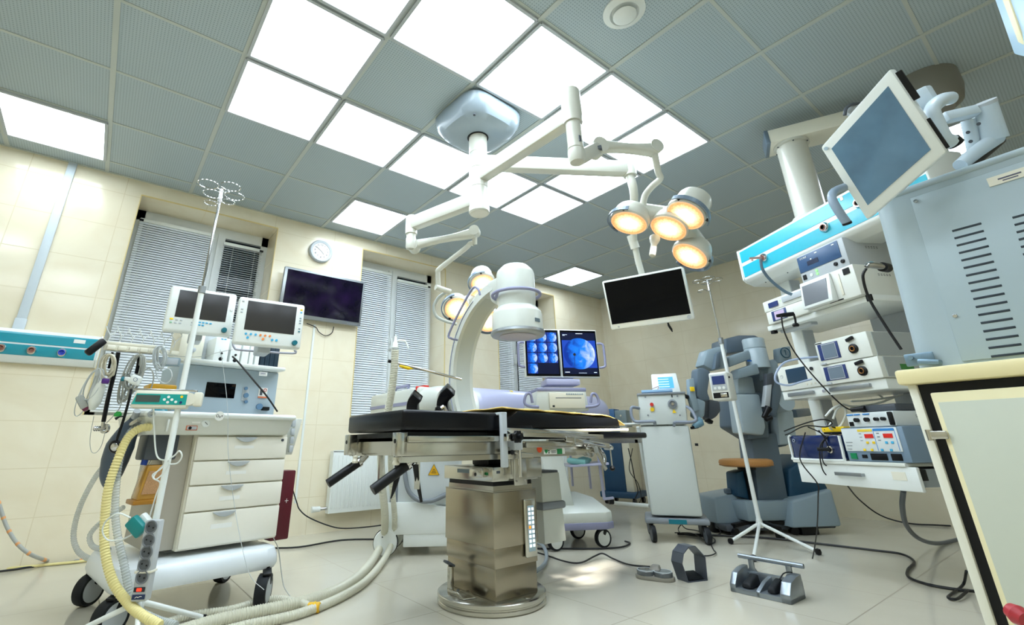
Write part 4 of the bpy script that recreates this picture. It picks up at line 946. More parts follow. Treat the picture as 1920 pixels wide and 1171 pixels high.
# writing tray / worktop
wt = am(300, 770, -.33).z
tx0, tx1 = am(268, 790, -.33).x, am(552, 790, -.33).x
wz0, wz1 = am(440, 815, -.31).z, am(440, 783, -.33).z
part('worktop_fascia', offw, T, lambda b: b.hexa([(tx0+.03, -.29, wz0), (tx1-.01, -.29, wz0), (tx1-.01, .2, wz0), (tx0+.03, .2, wz0)], [(tx0, -.33, wz1), (tx1, -.33, wz1), (tx1, .2, wz1), (tx0, .2, wz1)], .012))
part('worktop', white, T, lambda b: b.bb(tx0-.005, tx1+.005, -.345, .2, wz1-.005, wz1+.022, .012, 3))
part('oxygen_badge', paper, T, lambda b: b.lathe([(0, 0), (.022, 0)], (am(411, 783, -.346).x, -.346, wz1+.006), (0, -1, 0), 24))
text('badge_text', 'O\u2082+', .018, ink, T, (am(411, 783, -.346).x, -.347, wz1+.006))
ax_ = am(352, 805, -.31)
g_ = part('gauge', white, T, lambda b: b.lathe([(0, .004), (.014, .006), (.018, .004), (.02, 0), (0, 0)], (am(385, 799, -.32).x, -.318, (wz0+wz1)/2+.012), (0, -1, 0), 28))
part('gauge_needle', ink, g_, lambda b: b.beam((am(385, 799, -.32).x-.006, -.325, (wz0+wz1)/2+.018), (am(385, 799, -.32).x+.008, -.325, (wz0+wz1)/2+.006), .002, .001, up=(0, 1, 0)))
q = part('orange_outlet_label', mat('orange_label', (214, 120, 80), .5), T, lambda b: b.box((am(358, 808, -.31).x, -.312, (wz0+wz1)/2-.01), (.05, .004, .022), .002))
part('outlet_plate', lgrey, T, lambda b: b.box((am(358, 808, -.31).x, -.316, (wz0+wz1)/2-.01), (.042, .004, .015), .002))
part('outlet_port', blackp, T, lambda b: b.cyl((am(354, 808, -.31).x, -.316, (wz0+wz1)/2-.01), (am(354, 808, -.31).x, -.321, (wz0+wz1)/2-.01), .007))
part('symbol_label', paper, T, lambda b: b.box((am(366, 796, -.31).x, -.318, (wz0+wz1)/2+.018), (.036, .003, .014)))
part('round_port', lgrey, T, lambda b: b.ring((am(283, 779, -.346).x, -.347, wz1+.006), (0, 1, 0), .011, .004))
part('tray_clip', white, T, lambda b: b.bb(am(313, 800, -.34).x-.004, am(313, 800, -.34).x+.004, -.35, -.33, wz0+.012, wz1-.015, .002))
# upper gas module
ux0, ux1 = am(350, 720, -.12).x, am(521, 720, -.12).x
uz0, uz1 = wz1+.02, am(440, 690, -.12).z
um = mat('gas_module_blue_grey', (168, 184, 194), .4)
part('gas_module', um, T, lambda b: b.bb(ux0-.05, ux1, -.12, .2, uz0, uz1, .01))
wx0, wx1 = am(385, 735, -.125).x, am(441, 735, -.125).x
wv0, wv1 = am(412, 745, -.125).z, am(412, 717, -.125).z
part('display_window', screenb, T, lambda b: b.bb(wx0, wx1, -.124, -.118, wv0, wv1, .003))
def gx(px, py): p = am(px, py, -.122); return p.x, p.z
x, z = gx(460, 738); part('control_plate', lgrey, T, lambda b: b.box((x, -.122, z), (.035, .006, .075), .002))
for yy in (728, 741, 753):
    x, z = gx(460, yy); part('control_knob', mat('knob_blue_grey', (96, 130, 160), .4), T, lambda b: b.cyl((x, -.125, z), (x, -.137, z), .009 if yy != 741 else .013))
x, z = gx(493, 735); part('flow_label', paper, T, lambda b: b.box((x, -.122, z), (.05, .005, .05), .002)); part('orange_stripe', mat('orange_label', (214, 120, 80), .5), T, lambda b: b.box((x, -.1235, z-.028), (.05, .005, .008)))
part('red_ring', red, T, lambda b: b.ring((x+.01, -.126, z+.012), (0, 1, 0), .008, .0015))
part('flow_tube', dgrey, T, lambda b: b.box((x-.012, -.127, z), (.012, .008, .034)))
x, z = gx(485, 762); part('knob', mat('knob_blue_grey', (96, 130, 160), .4), T, lambda b: b.cyl((x, -.12, z), (x, -.14, z), .016))
part('black_socket', blackp, T, lambda b: b.box((x+.035, -.13, z-.01), (.04, .03, .02), .004))
x, z = gx(484, 703); part('maker_label', paper, T, lambda b: b.box((x, -.19, z), (.045, .002, .022))); part('label_mark', navy, T, lambda b: b.box((x-.002, -.1915, z+.003), (.030, .001, .003)).box((x-.002, -.1915, z-.004), (.034, .001, .0012)))
# shelf and rack with modules
sz = am(440, 690, -.19)
part('shelf', white, T, lambda b: b.bb(ux0-.03, ux1+.0, -.20, .2, uz1, uz1+.02, .006))
mzt = am(470, 640, -.13).z
mo = [(399, 427, 'a'), (430, 450, 'a'), (452, 466, 'w'), (467, 476, 'w'), (478, 487, 'w')]
for a_, c_, kd in mo:
    x0_, x1_ = am(a_, 670, -.13).x, am(c_, 670, -.13).x
    m_ = part('monitor_module', white, T, lambda b: b.bb(x0_, x1_-.003, -.135, .05, uz1+.02, mzt, .004))
    if kd == 'a':
        part('module_keys', bluek, m_, lambda b: [b.box(((x0_+x1_)/2-.008+.016*k, -.136, mzt-.008), (.011, .003, .005)) for k in (0, 1)])
        part('module_port', blackp, m_, lambda b: b.cyl(((x0_+x1_)/2, -.135, uz1+.04), ((x0_+x1_)/2, -.14, uz1+.04), .010).cyl(((x0_+x1_)/2, -.135, uz1+.07), ((x0_+x1_)/2, -.14, uz1+.07), .006))
x0_, x1_ = am(488, 670, -.13).x, am(523, 670, -.13).x
part('dark_module_rack', mat('rack_dark_teal', (26, 46, 60), .4), T, lambda b: [b.bb(x0_+(x1_-x0_)*k/4, x0_+(x1_-x0_)*(k+.92)/4, -.135, .05, uz1+.02, mzt-.01, .002) for k in range(4)])
lx = am(365, 655, -.1)
part('monitor_backbox', cream, T, lambda b: b.bb(am(334, 655, -.08).x, am(383, 655, -.08).x, -.08, .1, uz1+.02, mzt+.06, .02))
part('backbox_button', lgrey, T, lambda b: b.lathe([(.012, 0), (.012, .01), (.0, .014)], (am(362, 656, -.08).x, -.08, am(362, 656, -.08).z), (0, -1, 0), 20))
part('handle_bar', mat('handle_grey', (150, 150, 158), .4), T, lambda b: b.tube([am(436, 640, -.22), am(440, 652, -.24), am(455, 656, -.25), am(548, 662, -.25), am(552, 655, -.25), am(551, 645, -.22)], .006, 10, 4))
part('rear_mast', lgrey, T, lambda b: b.bb(-.12, .02, .0, .12, uz1, mzt+.22, .01))
# burgundy bin-like vacuum bottle & side rail at the right flank
x0_ = dx1
part('side_rail', offw, T, lambda b: b.hexa([(x0_+.035, -.20, wz0-.10), (x0_+.07, -.20, wz0-.10), (x0_+.07, .05, wz0-.10), (x0_+.035, .05, wz0-.10)], [(x0_+.055, -.24, wz1+.01), (x0_+.09, -.24, wz1+.01), (x0_+.09, .05, wz1+.01), (x0_+.055, .05, wz1+.01)], .004))
part('rail_slots', lgrey, T, lambda b: [b.box((x0_+.04, -.235, wz0-.07+.045*k), (.02, .02, .036), .003) for k in range(4)])
part('coiled_hose', rubber, T, lambda b: b.ring((x0_+.05, -.10, (wz0+wz1)/2+.01), (.9, -.3, 0), .055, .009, 30, m=8).ring((x0_+.06, -.07, (wz0+wz1)/2), (.9, -.3, .1), .048, .009, 30, m=8))
K = lambda px, py: am(px, py, -.12)
bm_ = part('burgundy_container', burg, T, lambda b: b.hexa([(K(505, 1015).x, -.12, K(505, 1015).z), (K(540, 1015).x, -.12, K(505, 1015).z), (K(540, 1015).x, -.04, K(505, 1015).z), (K(505, 1015).x, -.04, K(505, 1015).z)], [(K(520, 880).x, -.12, K(530, 882).z), (K(555, 890).x, -.12, K(530, 882).z), (K(555, 890).x, -.02, K(530, 882).z), (K(520, 880).x, -.02, K(530, 882).z)], .008))
part('container_mark', paper, bm_, lambda b: b.box(K(537, 938)+V((0, -.002, 0)), (.02, .002, .002)).box(K(537, 938)+V((0, -.002, 0)), (.002, .002, .022)))
# absorber canister and bag assembly at the left flank
a0 = am(250, 935, -.22); a1 = am(312, 870, -.22)
cn = part('absorber_canister', mat('amber_clear_plastic', (190, 140, 50), .25, coat=.3), T, lambda b: b.hexa([(a0.x, -.27, a0.z-.005), (a1.x-.01, -.27, a0.z-.005), (a1.x-.01, -.16, a0.z-.005), (a0.x, -.16, a0.z-.005)], [(a0.x+.02, -.26, a1.z), (a1.x, -.26, a1.z), (a1.x, -.16, a1.z), (a0.x+.02, -.16, a1.z)], .008))
part('soda_lime_granules', mat('granules_tan', (184, 140, 96), .7, scale=260, noise=.5, bump=.5), cn, lambda b: b.hexa([(a0.x+.014, -.274, a0.z+.02), (a1.x-.024, -.274, a0.z+.02), (a1.x-.024, -.2, a0.z+.02), (a0.x+.014, -.2, a0.z+.02)], [(a0.x+.028, -.268, a1.z-.025), (a1.x-.016, -.268, a1.z-.025), (a1.x-.016, -.2, a1.z-.025), (a0.x+.028, -.2, a1.z-.025)]))
part('canister_base', mat('amber_dark', (170, 116, 30), .35), cn, lambda b: b.bb(a0.x-.012, a1.x, -.28, -.15, a0.z-.022, a0.z-.003, .004))
part('canister_bracket', chrome, T, lambda b: b.tube([(a0.x+.035, -.22, a1.z), (a0.x+.04, -.22, a1.z+.03), (a1.x-.02, -.22, a1.z+.03), (a1.x-.015, -.22, a1.z)], .004, 8))
part('absorber_block', dgrey, T, lambda b: b.bb(a0.x+.0, a1.x+.03, -.24, -.08, a1.z+.02, wz0+.005, .01))
part('blue_hose_port', mat('port_blue', (20, 60, 150), .4), T, lambda b: b.cyl((a0.x+.01, -.22, a1.z+.0), (a0.x+.02, -.22, a1.z+.06), .013))
part('amber_manifold', mat('manifold_amber', (214, 160, 30), .35, coat=.3), T, lambda b: b.bb(am(278, 725, -.1).x, am(332, 725, -.1).x, -.12, .0, am(300, 738, -.1).z, am(300, 720, -.1).z, .008))
part('teal_dome', mat('dome_teal', (20, 140, 160), .3, coat=.3), T, lambda b: b.lathe([(0, .03), (.03, .022), (.045, 0), (0, 0)], (am(300, 765, -.15).x, -.15, wz1+.02), n=24))
part('breathing_bag_arm', steel, T, lambda b: b.tube([(tx0+.05, -.2, wz0+.03), (tx0-.02, -.24, wz0+.04), AI @ at(262, 786, d=2.1)], .012, 12, 4))
# two monitors with keys
def vmon(name, lab, bl, br, tl, d0, d1, right):
    p0, p1 = at(*bl, d=d0), at(*br, d=d1); rz = face_dir(p0, p1); c = (p0+p1)/2
    wd = (V((p1.x, p1.y, 0))-V((p0.x, p0.y, 0))).length; ht = (at(*tl, d=d0)-p0).length
    S = thing(name, lab, 'monitor', (p0.x, p0.y, (p0.z+p1.z)/2), rz=rz, rx=.0, group='pair of patient monitors')
    w2 = wd
    part('monitor_case', white, S, lambda b: b.bb(0, w2, 0, .045, 0, ht, .014, 3).bb(.02, w2-.02, .04, .10, .03, ht-.03, .02))
    part('monitor_screen', mat('standby_screen', (52, 50, 50), .3), S, lambda b: b.bb(.040, w2-(.042 if right else .035), -.002, .002, .072, ht-.018, .001))
    k_ = part('rotary_knob', tealk, S, lambda b: b.cyl((w2-.034, .0, .030), (w2-.034, -.018, .030), .0135, .0115))
    def key(m, x, z, r=.006): part('key', m, S, lambda b: b.box((x, -.001, z), (r*2, .004, r*1.25), .0018))
    if not right:
        key(yellow, .030, .060, .007)
        for k in range(3): key(lgrey if k else mat('pale_green_key', (150, 200, 170), .4), .030+.019*k, .043, .0055)
        for k in range(2): key(lgrey, .052+.019*k, .058, .0055)
        for k in range(4):
            for r_ in range(2):
                if r_ == 0 and k == 3: continue
                key(bluek, .135+.015*k, .044+.013*r_, .0055)
        key(bluek, .197, .056, .0055); key(lgrey, .118, .052, .005); key(lgrey, .118, .040, .005)
        part('round_button', white, S, lambda b: b.cyl((w2-.016, 0, ht*.62), (w2-.016, -.004, ht*.62), .008))
    else:
        for k, m in enumerate((bluek, bluek, bluek, orange, orange, orange)): part('key', m, S, lambda b: b.cyl((.052+.022*k, 0, .052), (.052+.022*k, -.004, .052), .0055, n=14))
        part('key', bluek, S, lambda b: b.cyl((.062, 0, .034), (.062, -.004, .034), .006, n=14)); part('key', orange, S, lambda b: b.cyl((.132, 0, .034), (.132, -.004, .034), .006, n=14))
        for k in range(2): part('key', bluek, S, lambda b: b.cyl((.175+.02*k, 0, .034), (.175+.02*k, -.004, .034), .006, n=14))
        key(yellow, w2-.018, ht-.030, .006)
        for z in (ht-.045, ht-.075, ht-.088, ht-.101, ht-.13): key(bluek if z > ht-.05 else bluegrey, w2-.018, z, .005)
        key(tealk, w2-.018, ht-.145, .005)
        for z in (ht-.025, ht-.065, ht-.08): key(lgrey, .018, z, .0055)
    part('monitor_bracket', lgrey, S, lambda b: b.bb(w2*.4, w2*.6, .08, .20, -.02, ht*.5, .01))
    return S
vmon('patient_monitor', 'left white monitor with grey screen behind the drip stand pole', (304, 612), (431, 638), (325, 525), 2.22, 2.36, False)
vmon('patient_monitor', 'right white monitor with grey screen and orange and blue keys', (436, 640), (563, 658), (449, 548), 2.24, 2.40, True)
# ---- hook rail with cables
R0, R1 = at(196, 641, d=2.10), at(300, 655, d=2.22)
T = thing('cable_hanger_rail', 'cream rail with plastic hooks hung full of monitor cables at the left', 'cable hanger', R0, rz=face_dir(R0, R1))
LL = (V((R1.x, R1.y, 0))-V((R0.x, R0.y, 0))).length
part('rail_bar', cream, T, lambda b: b.bb(0, LL, -.006, .006, -.006, .006, .002).bb(0, LL, -.004, .004, -.034, -.004, .002))
hk_ = mat('clear_white_hook', (222, 226, 224), .35)
part('cable_clip', cream, T, lambda b: b.bb(.012, .045, -.014, -.004, -.032, -.012, .006))
for k in range(1, 7): part('cable_clip', cream, T, lambda b: b.bb(.012+.041*k, .045+.041*k, -.014, -.004, -.032, -.012, .006))
for k in range(7):
    x = .01+.042*k
    part('hook', hk_, T, lambda b: b.tube([(x, 0, .004), (x+.004, -.004, .03), (x-.012, -.01, .055), (x-.018, -.012, .07)], .0022, 6, 4).tube([(x+.004, -.004, .03), (x+.02, .0, .05), (x+.028, 0, .066), (x+.02, -.004, .075)], .0022, 6, 4))
part('rail_bracket', cream, T, lambda b: b.tube([(.14, 0, -.03), (.15, .01, -.06), (.19, .02, -.065), (.21, .01, -.03)], .006, 8, 4).tube([(LL-.02, .0, -.01), (LL+.12, .16, -.03)], .007, 8))
part('velcro_strap', blackp, T, lambda b: b.beam((-.002, -.012, .006), (-.05, -.03, -.062), .028, .03, .008))
# cables: world points
def cable(name, m, pts, r, lab, cat='cable', group=None, sm=6, n=8):
    b = MB(); b.tube(pts, r, n, sm); return tag(b.build(name, m), lab, cat, group)
grc = mat('grey_cable', (170, 172, 166), .5); crc = mat('cream_cable', (214, 208, 188), .5); blc = mat('black_cable', (14, 15, 18), .5)
lgc = mat('light_grey_cable', (196, 202, 204), .5)
def bundle(name, m, x0, y0, d, loops, lab, r=.0028, seed=1):
    rnd = random.Random(seed); b = MB()
    for k in range(loops[0]):
        w_ = loops[1]*(.6+.6*rnd.random()); h_ = loops[2]*(.75+.4*rnd.random()); ox = rnd.uniform(-4, 4); dd = d+rnd.uniform(-.03, .03)
        tilt = loops[3]
        P = []
        for i in range(13):
            a = 2*PI*i/12; u = w_*math.sin(a); v_ = h_*(1-math.cos(a))/2
            P.append(at(x0+ox+u+tilt*v_, y0+v_, d=dd+.012*math.sin(2*a+k)))
        b.tube(P, r, 6, 4)
    return tag(b.build(name, m), lab, 'cable')
bundle('cable_coil', crc, 205, 664, 2.08, (8, 12, 48, -.12), 'coil of cream cables hanging below the black strap', .0035, 3)
bundle('cable_coil', grc, 262, 664, 2.12, (9, 14, 78, -.35), 'long grey looped cables hanging from the middle of the hanger rail', .003, 5)
bundle('cable_coil', lgc, 300, 648, 2.16, (11, 11, 44, .0), 'tangle of white cables at the right end of the hanger rail', .0022, 9)
bundle('cable_coil', grc, 238, 700, 2.14, (5, 10, 52, -.2), 'grey looped cable beside the white hand probe', .003, 12)
bundle('cable_coil', lgc, 186, 690, 2.06, (4, 12, 78, -.45), 'thin clear tubes hanging at the far left of the hanger rail', .0018, 15)
T = thing('hand_probe', 'white probe with blue emblem hanging beside the cables', 'probe', at(254, 712, d=2.08))
part('probe_body', white, T, lambda b: b.box((0, 0, 0), (.050, .022, .042), .010, rot=(0, .35, -.5), seg=3).box((-.028, .012, .004), (.03, .016, .018), .006, rot=(0, .2, -.5)))
part('probe_ring', tealk, T, lambda b: b.cyl(V((-.050, .02, .004)), V((-.040, .018, .003)), .010))
part('emblem', navy, T, lambda b: b.ring((-.0015, -.0215*1.0, 0), (.45, -.88, .1), .008, .0008, 20))
T = thing('oximeter_clip', 'grey finger clip with dark red end hanging lowest at the far left', 'sensor clip', at(153, 752, d=2.05))
part('clip_body', grc, T, lambda b: b.beam(at(148, 742, d=2.05)-T.location, at(160, 765, d=2.05)-T.location, .035, .03, .008))
part('clip_end', mat('plum_plastic', (110, 40, 70), .5), T, lambda b: b.beam(at(158, 762, d=2.05)-T.location, at(163, 769, d=2.05)-T.location, .026, .022, .005))
T = thing('white_transducer', 'long white transducer with purple cap hanging left of the black strap', 'transducer', at(185, 735, d=2.05))
part('transducer_body', white, T, lambda b: b.tube([at(192, 712, d=2.05)-T.location, at(186, 730, d=2.05)-T.location, at(178, 752, d=2.05)-T.location, at(172, 766, d=2.05)-T.location], [.012, .022, .024, .012], 16, 4))
part('purple_cap', mat('purple_plastic', (70, 20, 110), .4), T, lambda b: b.box(at(198, 714, d=2.04)-T.location, (.028, .02, .022), .005))
part('cap_lead', grc, T, lambda b: b.tube([at(170, 765, d=2.05)-T.location, at(162, 752, d=2.05)-T.location, at(170, 728, d=2.05)-T.location, at(180, 704, d=2.06)-T.location], .0022, 6, 5))
cable('rubber_strap', blackv, [at(222, 660, d=2.12), at(214, 700, d=2.10), at(203, 745, d=2.08), at(194, 790, d=2.06)], .0085, 'wide black rubber hose hanging down to the chrome connector', 'hose')
cable('rubber_strap', blackv, [at(262, 664, d=2.16), at(260, 682, d=2.15), at(256, 700, d=2.14)], .0085, 'short black strap hanging from the middle of the hanger rail', 'strap')
cable('rubber_strap', blackv, [at(211, 660, d=2.13), at(207, 676, d=2.12), at(204, 690, d=2.12)], .005, 'thin black strap beside the cream cable coil', 'strap')
T = thing('chrome_connector', 'chrome gas connector at the end of the wide black hose', 'connector', at(192, 798, d=2.06))
part('connector_body', chrome, T, lambda b: b.cyl((0, 0, .02), (0, 0, -.008), .007).cyl(at(176, 803, d=2.04)-T.location, at(198, 803, d=2.07)-T.location, .008).cyl(at(195, 803, d=2.06)-T.location, at(199, 803, d=2.07)-T.location, .02))
part('connector_ribs', chrome, T, lambda b: [b.ring(at(178+4*k, 803, d=2.043+.004*k)-T.location, RT, .0095, .0018, 16) for k in range(3)])
cable('thin_tube', grc, [at(197, 810, d=2.06), at(190, 835, d=2.06), at(180, 848, d=2.06), at(171, 845, d=2.06), at(169, 820, d=2.06), at(176, 780, d=2.06)], .0012, 'thin clear tube looping down below the chrome connector', 'tube')
T = thing('stethoscope', 'black stethoscope with silver chest piece in front of the grey breathing bag', 'stethoscope', at(216, 837, d=2.0))
nrm = -(FW*.95+V((0, 0, -.1))).normalized()
part('chest_piece', blackp, T, lambda b: b.lathe([(0, -.006), (.026, -.006), (.027, .002), (.022, .006), (.018, .006), (.016, .003), (0, .003)], (0, 0, 0), nrm, 32))
part('diaphragm', chrome, T, lambda b: b.lathe([(.018, .0045), (.010, .012), (0, .014)], (0, 0, 0), nrm, 28))
part('stethoscope_tube', blackp, T, lambda b: b.tube([V((0, 0, .022)), at(222, 815, d=2.0)-T.location, at(232, 785, d=2.03)-T.location, at(243, 745, d=2.06)-T.location, at(246, 730, d=2.08)-T.location], .0055, 10, 5))
part('ear_tip', blackp, T, lambda b: b.tube([at(232, 780, d=2.02)-T.location, at(224, 781, d=2.0)-T.location, at(216, 785, d=1.99)-T.location], [.003, .003, .007], 8, 4))
cable('sensor_lead', grc, [at(232, 740, d=2.08), at(224, 765, d=2.06), at(210, 782, d=2.05), at(200, 792, d=2.05)], .002, 'grey lead running to the chrome connector')
T = thing('green_clip', 'small green clip above the breathing bag', 'clip', at(221, 777, d=2.03))
part('clip_body', mat('bright_green', (30, 150, 60), .4), T, lambda b: b.box((0, 0, 0), (.028, .014, .016), .004, rot=(0, 0, -.6)))
part('clip_jaw', mat('bright_green', (30, 150, 60), .4), T, lambda b: b.box((0, .0, .010), (.018, .010, .006), .002, rot=(0, 0, -.6)))
# breathing bag (dark grey-blue) hanging
bg = mat('bag_slate', (70, 84, 100), .45)
T = thing('breathing_bag', 'slate blue breathing bag hanging left of the drawers', 'breathing bag', at(240, 778, d=2.14))
pts = [(254, 776), (250, 788), (241, 806), (226, 835), (216, 862), (208, 890), (203, 905), (199, 914)]
rr = [.012, .02, .040, .056, .054, .044, .028, .010]
part('bag_body', bg, T, lambda b: b.tube([at(*p, d=2.16)-T.location for p in pts], rr, 20, 5))
part('bag_neck', lgrey, T, lambda b: b.cyl(at(257, 770, d=2.14)-T.location, at(252, 782, d=2.15)-T.location, .014))
# corrugated hoses
hy = mat('yellow_ribbed_hose', (232, 218, 150), .45); hcl = mat('clear_ribbed_hose', (196, 204, 204), .25, alpha=.5, coat=.3); hw_ = mat('milky_ribbed_hose', (222, 220, 200), .3, alpha=.8, coat=.2)
def hose(name, m, pts, r, lab, pitch=.011, amp=.16):
    b = MB(); b.hose(pts, r, pitch, amp, 12, 8); return tag(b.build(name, m), lab, 'hose')
hose('ribbed_hose', hy, [at(283, 800, d=2.12), at(262, 803, d=2.08), at(240, 820, d=2.03), at(222, 858, d=1.97), at(203, 915, d=1.93), at(196, 985, d=1.90), at(198, 1040, d=1.86), at(212, 1090, d=1.82), at(236, 1125, d=1.79), at(262, 1150, d=1.74), at(300, 1172, d=1.70)], .0175, 'yellowish ribbed breathing hose arching from the trolley down past the power strip')
hose('ribbed_hose', hcl, [at(268, 797, d=2.16), at(247, 806, d=2.11), at(232, 835, d=2.05), at(221, 880, d=1.99), at(216, 950, d=1.95), at(220, 1000, d=1.92), at(232, 1055, d=1.88), at(243, 1110, d=1.84), at(256, 1140, d=1.80), at(290, 1160, d=1.76), at(330, 1172, d=1.72)], .015, 'clear ribbed hose running beside the yellowish one')
hose('ribbed_hose', hcl, [at(205, 862, d=2.35), at(178, 895, d=2.36), at(150, 950, d=2.36), at(138, 1000, d=2.35), at(146, 1032, d=2.32), at(170, 1048, d=2.28), at(192, 1050, d=2.2)], .013, 'clear ribbed hose looping against the wall left of the bag')
hose('ribbed_hose', hcl, [at(232, 950, d=2.3), at(205, 968, d=2.3), at(182, 985, d=2.3), at(168, 1005, d=2.28), at(176, 1025, d=2.26), at(205, 1030, d=2.22)], .012, 'short clear ribbed hose behind the white base')
zf = .018
hose('ribbed_hose', hw_, [at(300, 1170, z=.02), at(360, 1152, z=.02), at(430, 1142, z=.02), at(480, 1128, z=.02), at(520, 1122, z=.02), at(560, 1128, z=.02), at(582, 1136, z=.02)], .016, 'milky ribbed hose on the floor ending at the yellow connector')
hose('ribbed_hose', hw_, [at(300, 1195, z=.02), at(400, 1164, z=.02), at(480, 1146, z=.02), at(530, 1136, z=.02), at(575, 1125, z=.02), at(640, 1102, z=.02), at(680, 1072, z=.02), at(705, 1040, z=.03), at(718, 1010, z=.10), at(722, 970, d=3.15), at(716, 900, d=3.12), at(715, 840, d=3.10), at(726, 780, d=3.08), at(736, 720, d=3.06), at(740, 675, d=3.06), at(741, 655, d=3.06)], .026, 'long pale ribbed hose rising from the floor past the table end')
hose('ribbed_hose', hw_, [at(360, 1200, z=.02), at(460, 1172, z=.02), at(560, 1150, z=.02), at(640, 1118, z=.02), at(690, 1085, z=.02), at(722, 1045, z=.03), at(736, 1010, z=.10), at(740, 970, d=3.2), at(734, 900, d=3.2), at(733, 850, d=3.16), at(740, 800, d=3.14), at(745, 790, d=3.14)], .020, 'second pale ribbed hose beside the long one, ending under the table end')
T = thing('y_connector', 'yellow plastic hose connector lying on the floor', 'hose connector', at(590, 1138, z=.022))
part('connector_body', mat('yellow_clear', (230, 180, 40), .25, coat=.4), T, lambda b: b.lathe([(0, -.03), (.018, -.03), (.021, -.026), (.021, .02), (.017, .024), (.013, .024), (.012, .0), (0, 0)], (0, 0, 0), (.8, -.6, 0), 24))
part('connector_ring', yellow, T, lambda b: b.ring((0, 0, 0), (.8, -.6, 0), .021, .0025, 24))
T = thing('hose_holder', 'clear plastic tip and port on top of the pale ribbed hose at the window', 'hose fitting', at(741, 652, d=3.06))
part('fitting_tip', white, T, lambda b: b.lathe([(0, 0), (.022, 0), (.018, .03), (.010, .045), (.009, .08), (0, .085)], n=18))
part('fitting_arm', white, T, lambda b: b.tube([(0, 0, .04), (.03, -.02, .05), (.06, -.03, .04), (.075, -.04, .0)], .006, 8, 4))
p = at(318, 678, d=2.22)
T = thing('grey_module', 'small grey box hanging behind the white cables at the rail end', 'module', p, rz=-.3)
part('module_case', bluegrey, T, lambda b: b.bb(-.05, .04, 0, .03, -.018, .022, .005)); part('module_cover', lgrey, T, lambda b: b.bb(-.045, .035, -.003, 0, -.013, .016, .002))
cable('lead_loop', lgc, [at(300, 690, d=2.15), at(318, 692, d=2.15), at(322, 706, d=2.14), at(312, 718, d=2.14), at(298, 712, d=2.14), at(292, 696, d=2.15), at(296, 676, d=2.16)], .0022, 'round loop of thin white lead beside the grey box at the rail end')
cable('probe_lead', grc, [at(262, 700, d=2.12), at(280, 690, d=2.12), at(288, 705, d=2.12), at(282, 730, d=2.12), at(268, 745, d=2.10)], .003, 'grey lead curling right of the white hand probe')
# ---------------------------------------------------------------- left drip stand
SX, SY = 1.222, .02
T = thing('drip_stand', 'tall white and chrome drip stand in front of the anaesthesia trolley at the left', 'drip stand', (SX, SY, 0))
jz = at(372, 541, y=SY).z; tz = at(405, 352, y=SY).z
part('lower_pole', white, T, lambda b: b.cyl((0, 0, .14), (0, 0, jz), .0125))
part('pole_collar', alu, T, lambda b: b.cyl((0, 0, jz-.02), (0, 0, jz+.014), .0165))
part('upper_pole', chrome, T, lambda b: b.cyl((0, 0, jz), (0, 0, tz), .0062).cyl((0, 0, tz-.075), (0, 0, tz), .0085))
for k in range(3):
    a = .5+2*PI*k/3; 
    lg = part('leg', white, T, lambda b: b.tube([(0, 0, .15), (.03*math.cos(a), .03*math.sin(a), .14), (.30*math.cos(a), .30*math.sin(a), .02)], .010, 10, 2))
    part('leg_tip', blackp, lg, lambda b: b.lathe([(0, -.016), (.012, -.012), (.016, 0), (.012, .012), (0, .016)], (.30*math.cos(a), .30*math.sin(a), .017), n=14))
part('leg_hub', white, T, lambda b: b.cyl((0, 0, .125), (0, 0, .165), .018))
def bhook(b, a, z, R, hang):
    d = V((math.cos(a), math.sin(a), 0)); n_ = V((-d.y, d.x, 0)); c = V((0, 0, z))
    P = [c, c+d*R*.3]
    cc = c+d*(R*.85)
    for i in range(11): t = PI+.5-2*PI*.86*i/10; P.append(cc+d*math.cos(t)*R*.55+n_*math.sin(t)*R*.55)
    b.tube(P, .0024, 6, 3)
for k in range(4): part('bag_hook', chrome, T, lambda b: bhook(b, .4+PI/2*k, tz-.005, .085, 0))
for k in range(2): part('bag_hook', chrome, T, lambda b: bhook(b, -.75+PI*k, tz-.075, .055, 0))
# infusion pump
p0, p1 = at(245, 748, d=1.98), at(352, 748, d=2.06)
S = thing('infusion_pump', 'cream syringe pump with teal keypad clamped on the left drip stand', 'infusion pump', (p0.x, p0.y, at(300, 748, d=2.02).z), rz=face_dir(p0, p1))
PL = (V((p1.x, p1.y, 0))-V((p0.x, p0.y, 0))).length
part('pump_case', cream, S, lambda b: b.hexa([(0, 0, -.036), (PL, 0, -.036), (PL, .08, -.036), (0, .08, -.036)], [(.012, .0, .036), (PL, 0, .036), (PL, .08, .036), (.012, .08, .036)], .008))
part('teal_panel', mat('pump_teal', (20, 160, 150), .35), S, lambda b: b.hexa([(.006, -.002, -.022), (PL-.004, -.002, -.022), (PL-.004, .0, -.022), (.006, 0, -.022)], [(.018, -.002, .022), (PL-.004, -.002, .022), (PL-.004, 0, .022), (.018, 0, .022)]))
part('pump_display', mat('lcd_grey', (70, 84, 80), .25), S, lambda b: b.bb(.018, .105, -.0035, -.0015, -.012, .016))
for dx_, dz_, m_ in ((.122, -.001, paper), (.136, .010, paper), (.136, -.012, paper), (.150, -.001, paper), (.166, -.010, paper), (.185, .012, yellow), (.185, -.012, navy), (.200, -.012, red)):
    if dx_ < PL-.01: part('key', m_, S, lambda b: b.cyl((dx_, -.002, dz_), (dx_, -.0045, dz_), .0055, n=14))
part('top_rail', chrome, S, lambda b: b.bb(.0, PL+.03, .01, .03, .036, .044, .002))
part('syringe_carriage', cream, S, lambda b: b.cyl((PL+.004, .0, .004), (PL+.004, .06, .004), .026).bb(PL+.02, PL+.055, .0, .05, -.026, .034, .008))
